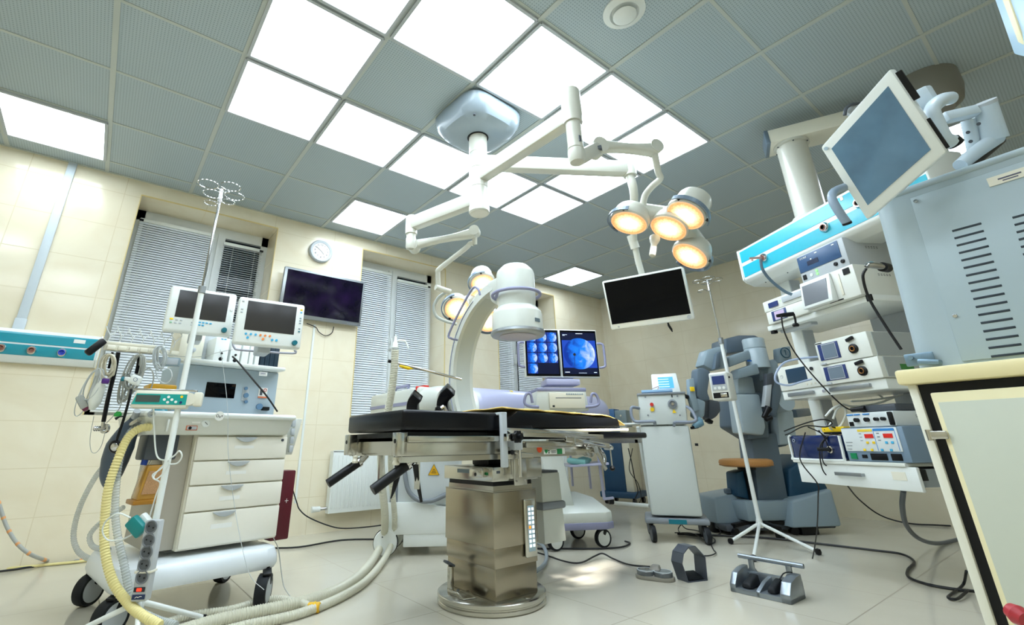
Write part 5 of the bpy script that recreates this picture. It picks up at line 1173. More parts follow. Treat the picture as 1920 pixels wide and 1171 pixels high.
part('clamp', lgrey, S, lambda b: b.bb(PL*.38, PL*.38+.05, .08, .13, -.02, .02, .006))
cable('pump_lead', white, [at(288, 765, d=2.03), at(289, 800, d=2.02), at(293, 850, d=2.0), at(306, 862, d=1.99), at(325, 855, d=1.98), at(336, 845, d=1.97), at(341, 855, d=1.97), at(332, 868, d=1.98), at(312, 870, d=1.98)], .0032, 'white power lead hanging from the syringe pump')
cable('pump_lead', white, [at(312, 868, d=1.98), at(300, 880, d=1.96), at(286, 890, d=1.95), at(293, 898, d=1.95), at(312, 880, d=1.96), at(318, 862, d=1.97), at(300, 878, d=1.99), at(288, 895, d=1.97), at(300, 905, d=1.96), at(292, 930, d=1.94), at(280, 970, d=1.93)], .003, 'white lead coiled round the stand pole and down to the plug')
cable('thin_line', lgc, [at(413, 655, d=2.1), at(420, 700, d=2.1), at(427, 770, d=2.08), at(428, 850, d=2.06), at(440, 950, d=2.04), at(455, 1030, d=2.0), at(470, 1080, d=1.96), at(495, 1105, d=1.95)], .0012, 'thin clear infusion line hanging in front of the drawers', 'tube')
cable('monitor_cable', blc, [at(436, 668, d=2.3), at(448, 680, d=2.26), at(475, 712, d=2.24), at(500, 742, d=2.26), at(520, 771, d=2.30)], .004, 'black cable running diagonally from the modules to the worktop')
cable('monitor_cable', grc, [at(310, 664, d=2.2), at(340, 668, d=2.15), at(380, 668, d=2.15), at(410, 660, d=2.2), at(436, 655, d=2.25)], .0015, 'thin grey lead from the hanger rail to the right monitor')
cable('floor_wire', grc, [at(513, 1008, d=2.5), at(522, 1030, d=2.5), at(528, 1075, d=2.45), at(533, 1100, d=2.40), at(546, 1120, z=.006)], .0025, 'grey wire hanging from the trolley right of the drawers to the floor')
# power strip on the pole foot, plug
q0, q1 = at(286, 975, y=SY-.06), at(258, 1128, y=SY-.06)
dirv = (q1-q0).normalized()
S = thing('power_strip', 'grey multi-socket power strip with red lit switch strapped to the left drip stand', 'power strip', q0)
xd = (RT-dirv*RT.dot(dirv)).normalized(); nd_ = xd.cross(-dirv).normalized(); 
if nd_.dot(FW) > 0: nd_ = -nd_
S.rotation_euler = Matrix((( xd.x, -nd_.x, -dirv.x), (xd.y, -nd_.y, -dirv.y), (xd.z, -nd_.z, -dirv.z))).to_euler()
SL = (q1-q0).length
part('strip_body', mat('strip_grey', (182, 186, 188), .4), S, lambda b: b.bb(-.029, .029, 0, .035, -SL, .0, .006))
for k, f_ in enumerate((.04, .21, .36, .51, .66)):
    z = -SL*f_-.012
    so = part('socket', mat('socket_grey', (120, 124, 128), .45), S, lambda b: b.lathe([(.024, 0), (.024, .003), (.020, .003), (.019, -.0), (0, -.0)], (0, -.001, z), (0, -1, 0), 28))
    part('socket_hole', blackp, so, lambda b: b.cyl((-.009, -.0022, z+.003), (-.009, -.001, z+.003), .003, n=10))
    part('socket_hole', blackp, so, lambda b: b.cyl((.009, -.0022, z-.003), (.009, -.001, z-.003), .003, n=10))
sw = part('switch', ink, S, lambda b: b.bb(-.022, .020, -.003, 0, -SL+.032, -SL+.048, .002))
part('switch_light', mat('switch_red_lit', (255, 40, 20), .3, emis=2.5), sw, lambda b: b.bb(-.010, .008, -.005, -.002, -SL+.035, -SL+.045, .002))
part('brand_plate', mat('plate_navy', (20, 40, 80), .4), S, lambda b: b.bb(-.024, .024, -.002, 0, -SL+.008, -SL+.024))
part('brand_mark', paper, S, lambda b: b.tube([(-.012, -.003, -SL+.013), (-.006, -.003, -SL+.017), (0, -.003, -SL+.015), (.006, -.003, -SL+.018), (.013, -.003, -SL+.018)], .0010, 6, 3))
part('strap', cream, S, lambda b: b.bb(-.032, .032, -.003, .037, -SL*.66, -SL*.63, .001))
P_ = at(266, 985, d=1.88)
S = thing('power_adapter', 'teal and white plug-in power adapter on top of the power strip', 'power adapter', P_, rz=-.5)
part('adapter_shell', mat('adapter_teal', (0, 130, 130), .4), S, lambda b: b.box((-.012, -.015, 0), (.075, .03, .05), .008, rot=(.2, .75, 0)))
part('adapter_back', white, S, lambda b: b.box((.005, .012, .006), (.072, .03, .05), .008, rot=(.2, .75, 0)))
cable('adapter_cable', white, [at(245, 970, d=1.87), at(222, 962, d=1.86), at(200, 975, d=1.86), at(192, 995, d=1.86), at(203, 1012, d=1.86), at(230, 1010, d=1.86), at(250, 1000, d=1.88)], .003, 'white cord looping left of the teal adapter')
# floor cords on the left
cable('floor_cable', blc, [at(-40, 1075, z=.008), at(20, 1068, z=.008), at(60, 1062, z=.008), at(170, 1049, z=.008), at(300, 1040, z=.008), at(480, 1028, z=.008), at(560, 1025, z=.008), at(640, 1012, z=.008), at(720, 1011, z=.008), at(800, 1020, z=.008)], .006, 'black cable lying across the floor from the left wall to the x-ray cabinet')
cable('wall_cable', blc, [at(545, 905, y=1.9), at(556, 940, y=1.9), at(562, 955, y=1.9), at(580, 970, y=1.88), at(620, 986, y=1.85), at(650, 990, y=1.85), at(700, 986, y=1.85), at(740, 980, y=1.85)], .005, 'black cable sagging along the wall under the radiator')
cable('floor_tube', hy, [at(-40, 1068, z=.01), at(30, 1064, z=.01), at(90, 1058, z=.01), at(150, 1052, z=.01), at(175, 1048, z=.01)], .008, 'yellow tube on the floor by the left wall', 'tube')
b = MB(); hp_ = [at(-15, 905, y=1.85), at(0, 950, y=1.85), at(12, 985, y=1.84), at(32, 1018, y=1.8), at(60, 1040, y=1.75), at(100, 1052, z=.01), at(150, 1050, z=.01), at(190, 1046, z=.01)]
b.tube(hp_, .010, 10, 8); hz_ = tag(b.build('gas_hose', grc), 'grey gas hose with orange marks hanging from the left edge to the floor', 'hose')
part('hose_marks', mat('orange_mark', (226, 160, 100), .5), hz_, lambda b: [b.tube(catmull(hp_, 8)[k:k+2], .0112, 10) for k in range(6, 54, 6)])
# ================================================================ RIGHT SIDE: helpers
def frame_of(T):
    M = mx(T); I = M.inverted(); N = M.to_3x3() @ V((0, 1, 0))
    def f(px, py, yy=0.0):
        p0 = M @ V((0, yy, 0)); r = FW+RT*((px-PX)/FPX)-UP*((py-PY)/FPX)
        return I @ (CAM+r*((p0-CAM).dot(N)/r.dot(N)))
    return f
# ================================================================ CEILING SUPPLY UNIT
PZ = math.radians(242)
o0 = at(1495, 864, d=2.95)
T = thing('ceiling_supply_unit', 'white and turquoise ceiling supply unit with equipment shelves on the right', 'ceiling supply unit', (o0.x, o0.y, 0), rz=PZ)
PM = T; pm = frame_of(T)
def rng(a, b): return (min(a, b), max(a, b))
l0 = pm(1382, 472, -.02); l1 = pm(1398, 524, -.02)
zt_, zb_ = l0.z, l1.z; xr = pm(1650, 380, -.02).x; xl = (l0.x+l1.x)/2
def tray_poly(z): return [(-.02, zb_), (-.02, zt_), (.03, zt_+.02), (.24, zt_+.02), (.24, zb_-.04), (.06, zb_-.045), (.0, zb_-.02)]
part('rail_head', white, T, lambda b: b.prism([(p[0], p[1]) for p in tray_poly(0)], (xl, 0, 0), (0, 1, 0), (0, 0, 1), xr-xl+.25, .008))
part('head_cap', white, T, lambda b: b.prism([(p[0]*1.0-.006, p[1]) for p in tray_poly(0)], (xl-.012, 0, 0), (0, 1, 0), (0, 0, 1), .014, .003))
hh = zt_-zb_
part('upper_band', tealL, T, lambda b: b.bb(xl+.012, xr+.24, -.0225, -.019, zb_+hh*.56, zb_+hh*.93))
part('lower_band', tealL, T, lambda b: b.bb(xl+.012, xr+.24, -.0225, -.019, zb_+hh*.07, zb_+hh*.44))
for px, py, plug in ((1433, 483, True), (1547, 426, False), (1612, 380, False)):
    q = pm(px, py, -.022)
    oo = part('gas_outlet', chrome, T, lambda b: b.lathe([(.030, 0), (.030, .010), (.024, .018), (.018, .018), (.018, .0), (0, 0)], (q.x, -.022, q.z), (0, -1, 0), 28))
    part('outlet_core', mat('brown_ring', (150, 100, 85), .4), oo, lambda b: b.ring((q.x, -.040, q.z), (0, 1, 0), .016, .003, 24))
    part('outlet_hole', blackp, oo, lambda b: b.cyl((q.x, -.022, q.z), (q.x, -.030, q.z), .014))
    if plug: part('gas_plug', mat('pink_metal', (196, 150, 140), .3, .7), oo, lambda b: b.cyl((q.x, -.03, q.z), (q.x-.02, -.12, q.z), .010, .006).cyl((q.x-.018, -.105, q.z-.02), (q.x-.018, -.105, q.z), .007))
part('outlet_label', cream, T, lambda b: b.box((pm(1578, 393, -.023).x+.02, -.0235, zt_-.03), (.018, .002, .022)))
part('screw', dgrey, T, lambda b: b.cyl((xl+.1, .06, zb_-.044), (xl+.1, .06, zb_-.049), .004, n=8))
part('screw', dgrey, T, lambda b: b.cyl((xl+.3, .06, zb_-.044), (xl+.3, .06, zb_-.049), .004, n=8))
# tube and ceiling beam
ct = pm(1482, 252, .12); cb_ = pm(1516, 400, .12)
cxp = (ct.x+cb_.x)/2; cyp = .12
part('support_tube', armm, T, lambda b: b.lathe([(0, zt_+.01), (.11, zt_+.01), (.11, zt_+.03), (.095, zt_+.035), (.09, zt_+.05), (.09, 2.60), (.105, 2.605), (.105, 2.62), (0, 2.62)], (cxp, cyp, 0), (0, 0, 1), 40))
for k in range(6): part('flange_bolt', dgrey, T, lambda b: b.cyl((cxp+.098*math.cos(k*PI/3+.4), cyp+.098*math.sin(k*PI/3+.4), 2.60), (cxp+.098*math.cos(k*PI/3+.4), cyp+.098*math.sin(k*PI/3+.4), 2.595), .005, n=8))
cw_ = mx(T) @ V((cxp, cyp, 2.67)); mw_ = V((4.70, -2.30, 2.67)); d_ = (mw_-cw_).normalized(); Im = mx(T).inverted()
part('ceiling_beam', mat('beam_cream', (226, 224, 208), .35), T, lambda b: b.beam(Im @ (cw_-d_*.13), Im @ mw_, .20, .10, .006))
part('beam_cap', mat('cap_blue_grey', (120, 138, 154), .3, .4), T, lambda b: b.beam(Im @ (cw_-d_*.15), Im @ (cw_-d_*.125), .206, .106, .004))
part('ceiling_flange', mat('flange_brown_grey', (128, 126, 118), .45), T, lambda b: b.lathe([(0, 2.60), (.10, 2.60), (.15, 2.64), (.17, 2.72), (.17, 2.83), (0, 2.83)], Im @ V((4.70, -2.30, 0)), (0, 0, 1), 40))
# posts
def post(pa, pb, z0, z1, yy=.20):
    q = pm(pa, pb, yy); part('post', white, T, lambda b: b.bb(q.x-.045, q.x+.045, yy, yy+.09, z0, z1, .004)); part('post_side', lgrey, T, lambda b: b.bb(q.x+.045, q.x+.050, yy+.005, yy+.085, z0, z1))
zd = pm(1495, 864, 0).z
post(1470, 535, zd-.05, zb_-.04)
part('rear_panel', lgrey, T, lambda b: b.bb(pm(1600, 600, .30).x, pm(1600, 600, .30).x+.45, .42, .45, zd-.1, zb_-.04, .004))
# shelves
def shelf(name, pL, pR, th, depth, yy=-.0, m=white):
    a, c = pm(*pL, yy), pm(*pR, yy); z = a.z
    return part(name, m, T, lambda b: b.bb(a.x, c.x, yy, yy+depth, z-th, z, .006)), a, c
sh1, a1_, c1_ = shelf('upper_shelf', (1438, 612), (1640, 570), .035, .40)
part('shelf_corner', blackp, sh1, lambda b: b.box((c1_.x-.015, -.002, a1_.z-.018), (.03, .012, .036), .002))
part('shelf_foot', blackp, sh1, lambda b: b.box((a1_.x+.03, .02, a1_.z-.045), (.03, .03, .02), .002))
part('shelf_bracket', lgrey, sh1, lambda b: b.bb(a1_.x+.05, a1_.x+.30, .05, .10, a1_.z-.055, a1_.z-.035, .003))
sh2, a2_, c2_ = shelf('drawer_shelf', (1466, 734), (1660, 708), .055, .38, -.02)
zz = a2_.z-.028
for f0, f1 in ((.08, .36), (.52, .88)):
    x0_, x1_ = a2_.x+(c2_.x-a2_.x)*f0, a2_.x+(c2_.x-a2_.x)*f1
    part('drawer_handle', alu, sh2, lambda b: b.bb(x0_, x1_, -.034, -.028, zz-.010, zz+.012, .002).bb(x0_, x0_+.01, -.03, -.018, zz-.008, zz+.01).bb(x1_-.01, x1_, -.03, -.018, zz-.008, zz+.01))
part('drawer_lock', chrome, sh2, lambda b: b.cyl((a2_.x+(c2_.x-a2_.x)*.46, -.02, zz), (a2_.x+(c2_.x-a2_.x)*.46, -.03, zz), .009))
q0 = pm(1495, 866, -.0); q1 = pm(1724, 878, 0); q2 = pm(1501, 902, 0)
dwf = part('drawer_front', white, T, lambda b: b.bb(q0.x+.02, q1.x, -.02, .0, q2.z, q0.z, .004))
part('drawer_box', mat('drawer_grey', (150, 158, 160), .45), T, lambda b: b.bb(q0.x+.03, q1.x-.02, .0, .40, q2.z+.02, q0.z-.01))
part('drawer_top', offw, T, lambda b: b.bb(q0.x, q1.x-.04, -.03, .42, q0.z, q0.z+.018, .004))
part('corner_bumper', blackp, T, lambda b: b.bb(q1.x-.03, q1.x-.005, .0, .04, q2.z+.05, q0.z-.01, .002))
hx0, hx1 = pm(1568, 885, -.03).x, pm(1618, 888, -.03).x; hz = (q0.z+q2.z)/2+.006
part('drawer_handle', alu, dwf, lambda b: b.bb(hx0, hx1, -.045, -.038, hz-.008, hz+.010, .002).bb(hx0, hx0+.008, -.04, -.02, hz-.006, hz+.008).bb(hx1-.008, hx1, -.04, -.02, hz-.006, hz+.008))
lx = pm(1685, 888, -.02).x; part('paper_label', cream, dwf, lambda b: b.box((lx, -.021, hz+.006), (.07, .002, .038)))
# equipment standing on the shelves
def unit(name, lab, cat, pBL, pBR, topL, depth, yy=-.03, m=offw, r=.006, z=None):
    a, c, t = pm(*pBL, yy), pm(*pBR, yy), pm(*topL, yy)
    z0 = a.z if z is None else z; w_ = abs(c.x-a.x); h = t.z-a.z
    org = mx(PM) @ V((a.x, yy, z0)); S = thing(name, lab, cat, org, rz=PZ)
    part('case', m, S, lambda b: b.bb(0, w_, 0, depth, 0, h, r))
    part('side_vent', dgrey, S, lambda b: [b.box((w_+.0005, depth*.45+.018*k, h*.7), (.001, .010, .003)) for k in range(5)]+[b.box((w_+.0005, depth*.45+.018*k, h*.7-.008), (.001, .010, .003)) for k in range(5)])
    return S, w_, h
S, w_, h = unit('video_printer_unit', 'white recorder with tilted screen under the blue-fronted unit on the upper shelf', 'medical device', (1519, 598), (1622, 572), (1506, 545), .34, -.04, z=a1_.z+.001)
ztop1 = a1_.z+.001+h
part('screen_bezel', white, S, lambda b: b.hexa([(.012, -.045, .006), (w_*.62, -.045, .006), (w_*.62, .0, .006), (.012, .0, .006)], [(.0, -.012, h*.98), (w_*.60, -.012, h*.98), (w_*.60, 0, h*.98), (.0, 0, h*.98)], .006))
part('recorder_screen', mat('grey_crt', (112, 116, 122), .2, coat=.3), S, lambda b: b.hexa([(.030, -.0425, .022), (w_*.55, -.0425, .022), (w_*.55, -.03, .022), (.030, -.03, .022)], [(.022, -.0205, h*.84), (w_*.545, -.0205, h*.84), (w_*.545, -.01, h*.84), (.022, -.01, h*.84)]))
part('slot_plate', cream, S, lambda b: b.bb(w_*.70, w_*.74, -.004, 0, h*.15, h*.85, .001))
part('black_switch', blackp, S, lambda b: b.bb(w_*.82, w_*.93, -.004, 0, h*.74, h*.93))
part('screen_slit', blackp, S, lambda b: b.bb(w_*.45, w_*.7, -.003, 0, .004, .010))
S, w_, h = unit('insufflator', 'grey unit with dark blue front panel at the top of the upper shelf', 'medical device', (1508, 541), (1598, 509), (1497, 492), .32, -.03, lgrey, z=ztop1+.001)
part('blue_panel', mat('panel_slate_blue', (50, 84, 124), .35), S, lambda b: b.bb(.006, w_*.9, -.004, 0, h*.36, h*.95, .001))
part('panel_slot', mat('slot_navy', (20, 34, 66), .3), S, lambda b: b.bb(w_*.22, w_*.46, -.006, -.003, h*.52, h*.68))
text('panel_text', 'STORZ', .016, paper, S, (w_*.16, -.005, h*.86)); part('panel_marks', paper, S, lambda b: b.bb(w_*.42, w_*.47, -.005, -.003, h*.85, h*.89).bb(w_*.78, w_*.83, -.005, -.003, h*.86, h*.89).bb(w_*.30, w_*.33, -.005, -.003, h*.70, h*.74))
for f_, m_ in ((.10, blackp),): part('power_switch', m_, S, lambda b: b.bb(w_*.05, w_*.12, -.004, 0, h*.08, h*.26))
part('white_button', white, S, lambda b: b.cyl((w_*.24, 0, h*.17), (w_*.24, -.005, h*.17), .010))
part('green_light', mat('lit_green', (140, 230, 130), .4, emis=.6), S, lambda b: b.cyl((w_*.36, 0, h*.13), (w_*.36, -.004, h*.13), .008).cyl((w_*.36, 0, h*.25), (w_*.36, -.004, h*.25), .008))
for f_ in (.76, .9): part('port', blackp, S, lambda b: b.lathe([(.012, 0), (.012, .006), (.006, .008), (0, .004)], (w_*f_, 0, h*.2), (0, -1, 0), 20))
def smallscreen(S, x0, x1, z0, z1, frame_m=navy, scr=None):
    f = part('display', frame_m, S, lambda b: b.bb(x0, x1, -.004, 0, z0, z1, .001)); dx = (x1-x0)*.22
    part('display_glass', scr or mat('lcd_slate', (110, 124, 138), .2, coat=.3), f, lambda b: b.bb(x0+dx, x1-dx*.6, -.006, -.004, z0+.008, z1-.008))
    part('display_bezel', lgrey, f, lambda b: b.bb(x0+dx*.9, x1-dx*.5, -.0052, -.004, z0+.004, z0+.008).bb(x0+dx*.9, x1-dx*.5, -.0052, -.004, z1-.008, z1-.004).bb(x0+dx*.9, x0+dx, -.0052, -.004, z0+.004, z1-.004).bb(x1-dx*.6, x1-dx*.5, -.0052, -.004, z0+.004, z1-.004))
S, w_, h = unit('camera_control_unit', 'low white box with a lilac display at the left end of the upper shelf', 'medical device', (1442, 612), (1518, 594), (1434, 590), .30, -.02, z=a1_.z+.001)
smallscreen(S, w_*.15, w_*.52, h*.12, h*.9, navy, mat('display_lilac', (190, 170, 200), .3, emis=.2))
zt2 = a1_.z+.001+h
S, w_, h = unit('image_recorder', 'slim white box on top of the one with the lilac display', 'medical device', (1434, 588), (1512, 562), (1426, 570), .30, -.02, z=zt2+.001)
part('tray_slot', lgrey, S, lambda b: b.bb(w_*.5, w_*.95, -.01, 0, h*.3, h*.8, .003)); part('blue_socket', navy, S, lambda b: b.bb(w_*.15, w_*.38, -.006, 0, h*.25, h*.7)); part('green_light', mat('lit_green', (140, 230, 130), .4, emis=.6), S, lambda b: b.box((w_*.44, -.002, h*.6), (.004, .003, .004)))
p = at(1470, 590, d=2.86)
S = thing('endoscopy_camera', 'black endoscopy camera hanging in front of the upper shelf', 'camera', p)
part('camera_body', blackp, S, lambda b: b.tube([at(1456, 592, d=2.86)-p, at(1472, 590, d=2.85)-p, at(1488, 588, d=2.84)-p], [.009, .014, .012], 14, 2).tube([at(1488, 588, d=2.84)-p, at(1491, 598, d=2.84)-p, at(1492, 606, d=2.83)-p], .006, 10))
part('camera_lens', blackp, S, lambda b: b.lathe([(0, -.012), (.014, -.010), (.019, 0), (.014, .010), (0, .012)], at(1492, 609, d=2.83)-p, (0, 0, 1), 20))
part('camera_light', paper, S, lambda b: b.box(at(1488, 581, d=2.83)-p, (.002, .002, .018)))
S, w_, h = unit('light_source', 'upper white light source with small blue-framed display and black round port', 'light source', (1545, 715), (1653, 694), (1537, 679), .34, -.04, z=a2_.z+.001)
S['label'] = 'lower white light source with small blue-framed display, standing on the drawer shelf'
def lightsrc(S, w_, h):
    S['group'] = 'stacked light sources'
    smallscreen(S, w_*.06, w_*.46, h*.18, h*.88)
    pt = part('round_port', blackp, S, lambda b: b.lathe([(.026, 0), (.026, .008), (.018, .012), (.014, .004), (0, .004)], (w_*.72, 0, h*.42), (0, -1, 0), 32))
    part('port_ring', mat('bronze_ring', (170, 120, 70), .3, .8), pt, lambda b: b.ring((w_*.72, -.012, h*.42), (0, 1, 0), .013, .0025, 24))
    part('lamp_knob', blackp, S, lambda b: b.beam((w_*.64, -.006, h*.78), (w_*.78, -.010, h*.86), .014, .018, .004))
    part('foot', lgrey, S, lambda b: b.box((w_*.1, -.002, -.001+.006), (.03, .012, .010), .002))
    part('grey_side', mat('side_grey', (170, 176, 176), .45), S, lambda b: b.bb(w_, w_+.003, .03, .33, .005, h-.004))
lightsrc(S, w_, h); zt3 = a2_.z+.001+h
part('green_tag', mat('tag_green', (60, 130, 60), .5), S, lambda b: b.box((w_+.004, .16, h*.5), (.002, .08, .028)).box((w_+.0045, .185, h*.5), (.002, .014, .014)))
S, w_, h = unit('light_source', 'upper white light source with small blue-framed display, stacked on its twin', 'light source', (1534, 673), (1632, 650), (1520, 632), .34, -.045, z=zt3+.001)
lightsrc(S, w_, h)
part('brand_line', ink, S, lambda b: b.bb(.006, .05, -.001, 0, h-.012, h-.006))
S, w_, h = unit('insufflation_monitor', 'white unit with dark display and clear tubing at the left end of the drawer shelf', 'medical device', (1464, 731), (1548, 716), (1453, 688), .30, -.03, z=a2_.z+.001)
part('display', mat('display_slate', (44, 66, 84), .2, coat=.3), S, lambda b: b.bb(w_*.22, w_*.66, -.003, 0, h*.28, h*.86))
part('port', ink, S, lambda b: b.cyl((w_*.80, 0, h*.72), (w_*.80, -.008, h*.72), .010)); part('buttons', cream, S, lambda b: [b.cyl((w_*(.62+.09*k), 0, h*.15), (w_*(.62+.09*k), -.003, h*.15), .006, n=14) for k in range(3)])
part('dial', lgrey, S, lambda b: b.ring((w_*.1, -.001, h*.6), (0, 1, 0), .009, .0015, 20))
cable('clear_tube', mat('blue_tint_tube', (180, 196, 226), .3, alpha=.8), [at(1540, 668, d=2.8), at(1500, 672, d=2.85), at(1470, 680, d=2.88), at(1455, 700, d=2.88), at(1456, 716, d=2.87), at(1478, 722, d=2.84), at(1500, 716, d=2.82), at(1522, 710, d=2.80)], .006, 'clear bluish tubing looped round the unit left of the light sources', 'tube')
# lower shelf group
ztop = q0.z+.018
S, w_, h = unit('electrosurgical_unit', 'grey electrosurgical unit with yellow and blue panels and two red displays on the bottom drawer', 'electrosurgical unit', (1592, 863), (1712, 868), (1590, 801), .34, -.025, mat('esu_blue_grey', (120, 142, 162), .4), z=ztop+.001)
part('front_panel', mat('panel_pale', (216, 222, 222), .4), S, lambda b: b.bb(.004, w_*.92, -.004, 0, h*.30, h*.97, .001))
part('yellow_header', mat('soft_yellow', (240, 210, 70), .4), S, lambda b: b.bb(w_*.30, w_*.54, -.0055, -.0035, h*.87, h*.94)); part('blue_header', mat('soft_blue', (50, 130, 200), .4), S, lambda b: b.bb(w_*.56, w_*.88, -.0055, -.0035, h*.88, h*.95))
part('blue_outline', mat('soft_blue', (50, 130, 200), .4), S, lambda b: b.bb(w_*.553, w_*.56, -.005, -.0035, h*.32, h*.93).bb(w_*.88, w_*.887, -.005, -.0035, h*.32, h*.93))
for f_ in (.40, .70): part('red_display', print_red, S, lambda b: b.bb(w_*f_, w_*(f_+.14), -.0065, -.0035, h*.68, h*.80))
for f_, g__, m_ in ((.40, .55, yellow), (.50, .55, yellow), (.32, .34, yellow), (.44, .34, yellow), (.70, .55, bluek), (.79, .55, bluek), (.60, .34, bluek), (.74, .34, bluek)):
    part('key', m_, S, lambda b: b.box((w_*(f_+.02), -.006, h*(g__)), (.014, .004, .012), .002))
part('panel_text', grey, S, lambda b: [b.bb(w_*.05, w_*(.16-.02*k), -.0055, -.0035, h*(.55-.1*k), h*(.57-.1*k)) for k in range(3)]+[b.bb(w_*.31, w_*.35, -.0055, -.0035, h*(.80-.1*k), h*(.82-.1*k)) for k in range(3)]+[b.bb(w_*.6, w_*.64, -.0055, -.0035, h*(.80-.1*k), h*(.83-.1*k)) for k in range(3)])
part('green_switch', mat('switch_green', (10, 130, 80), .4), S, lambda b: b.bb(w_*.07, w_*.17, -.006, 0, h*.07, h*.24))
part('socket', blackp, S, lambda b: b.bb(w_*.26, w_*.34, -.004, 0, h*.10, h*.20)); part('socket', blackp, S, lambda b: b.bb(w_*.40, w_*.66, -.004, 0, h*.05, h*.24, .004)); part('socket', blackp, S, lambda b: b.bb(w_*.72, w_*.88, -.004, 0, h*.05, h*.24, .004))
zt4 = ztop+.001+h
S, w_, h = unit('pump_control', 'small unit with four black knobs stacked on the electrosurgical unit', 'medical device', (1592, 800), (1680, 791), (1587, 774), .30, -.02, mat('panel_pale', (216, 222, 222), .4), z=zt4+.001)
for f_, r_ in ((.24, .011), (.46, .011), (.66, .009), (.80, .009)): part('knob', blackp, S, lambda b: b.cyl((w_*f_, 0, h*.5), (w_*f_, -.018, h*.5), r_))
part('blue_headings', mat('soft_blue', (50, 130, 200), .4), S, lambda b: [b.bb(w_*(f_-.08), w_*(f_+.06), -.003, 0, h*.84, h*.93) for f_ in (.10, .26, .46)])
part('socket', blackp, S, lambda b: b.bb(w_*.04, w_*.13, -.004, 0, h*.1, h*.4)); part('black_grip', blackp, S, lambda b: b.bb(w_*.90, w_*.99, -.012, 0, h*.05, h*.95, .005))
zt5 = zt4+h
S, w_, h = unit('dark_blue_console', 'dark blue glossy console in a white frame tangled with black cables', 'medical device', (1489, 862), (1585, 862), (1489, 818), .28, -.02, mat('console_navy', (14, 34, 84), .12, coat=.6), r=.014, z=ztop+.001)
part('white_frame', white, S, lambda b: b.tube([(.0, -.004, .008), (.0, -.004, h-.02), (.018, -.004, h)], .006, 8, 3).tube([(.0, -.004, .010), (.02, -.004, .0), (w_-.03, -.004, .0), (w_, -.004, .02), (w_+.004, -.004, h*.95)], .008, 8, 3))
part('emblem', lgrey, S, lambda b: b.ring((.035, -.002, h*.78), (0, 1, 0), .008, .002, 20))
part('round_socket', chrome, S, lambda b: b.lathe([(.020, 0), (.020, .012), (.014, .014), (.012, .006), (0, .006)], (w_*.80, 0, h*.42), (0, -1, 0), 28)); part('plug', blackp, S, lambda b: b.cyl((w_*.80, -.01, h*.42), (w_*.68, -.05, h*.44), .010))
p = at(1560, 798, d=2.86)
S = thing('yellow_box', 'flat yellow and black box under tangled cables on the dark blue console', 'box', (mx(PM) @ V((pm(1535, 805, -.0).x, .02, ztop+h+.004))), rz=PZ)
part('yellow_shell', yellow, S, lambda b: b.bb(.0, .15, .0, .12, 0.012, .040, .003)); part('black_base', blackp, S, lambda b: b.bb(.005, .15, .002, .12, 0, .012, .003)); part('screw', blackp, S, lambda b: b.cyl((.02, -.001, .025), (.02, .0, .025), .003, n=8))
S = thing('dark_handpiece', 'dark grey device lying among white cables above the knob unit', 'medical device', (mx(PM) @ V((pm(1605, 765, .0).x, .02, zt5+.004))), rz=PZ)
part('device_body', dgrey, S, lambda b: b.bb(.0, .20, .0, .14, 0, .035, .010)); part('device_nose', blackp, S, lambda b: b.tube([(.04, -.005, .02), (-.03, -.02, .016)], [.014, .012], 12))
D = 2.78
for pts, r, lab in (
    ([(1548, 780), (1562, 765), (1580, 758), (1600, 762), (1640, 757), (1670, 747), (1692, 736), (1696, 722), (1680, 716), (1655, 720), (1640, 732), (1655, 745)], .006, 'thick white cable loop over the knob unit'),
    ([(1596, 752), (1630, 750), (1660, 746), (1690, 740), (1705, 730), (1700, 745)], .005, 'white cable crossing above the dark device'),
    ([(1560, 790), (1555, 800), (1565, 805), (1578, 795), (1586, 775), (1582, 762), (1570, 766), (1562, 785)], .006, 'white cable loop standing up left of the knob unit')):
    cable('white_cable', white, [at(x, y, d=D-.03) for x, y in pts], r, lab)
for pts, r, lab in (
    ([(1470, 808), (1490, 800), (1520, 790), (1545, 786), (1560, 792), (1548, 800), (1510, 798), (1480, 812), (1472, 815)], .0035, 'black cable loop sticking out left over the dark blue console'),
    ([(1515, 800), (1540, 812), (1556, 830), (1566, 855), (1568, 880), (1558, 893), (1545, 885), (1538, 862), (1538, 835), (1552, 818), (1575, 812)], .0035, 'black cable loop hanging down over the bottom drawer'),
    ([(1535, 806), (1548, 825), (1554, 850), (1550, 872), (1542, 860), (1543, 830), (1560, 812)], .003, 'thin black cable loop in front of the dark blue console'),
    ([(1560, 800), (1590, 806), (1600, 795), (1612, 788)], .004, 'short black cable from the console to the knob unit'),
    ([(1465, 592), (1470, 620), (1490, 660), (1530, 710), (1580, 760), (1610, 770), (1650, 773), (1700, 792), (1730, 797)], .004, 'long black camera cable hanging across the light sources'),
    ([(1510, 810), (1500, 860), (1532, 905), (1534, 930), (1531, 1000), (1520, 1060), (1505, 1090)], .0035, 'black pedal cable hanging from the console down to the silver foot pedal')):
    cable('black_cable', blc, [at(x, y, d=D-.05 if 'pedal' not in lab else [2.72, 2.74, 2.72, 2.75, 2.88, 3.02, 3.12][i]) for i, (x, y) in enumerate(pts)], r, lab)
cable('gas_hose', mat('hose_blue_grey', (100, 124, 144), .45), [at(1426, 486, d=2.9), at(1430, 505, d=2.9), at(1445, 525, d=2.9), at(1470, 545, d=2.88), at(1485, 552, d=2.86)], .009, 'blue-grey hose from the supply unit outlet down to the slim white box', 'hose')
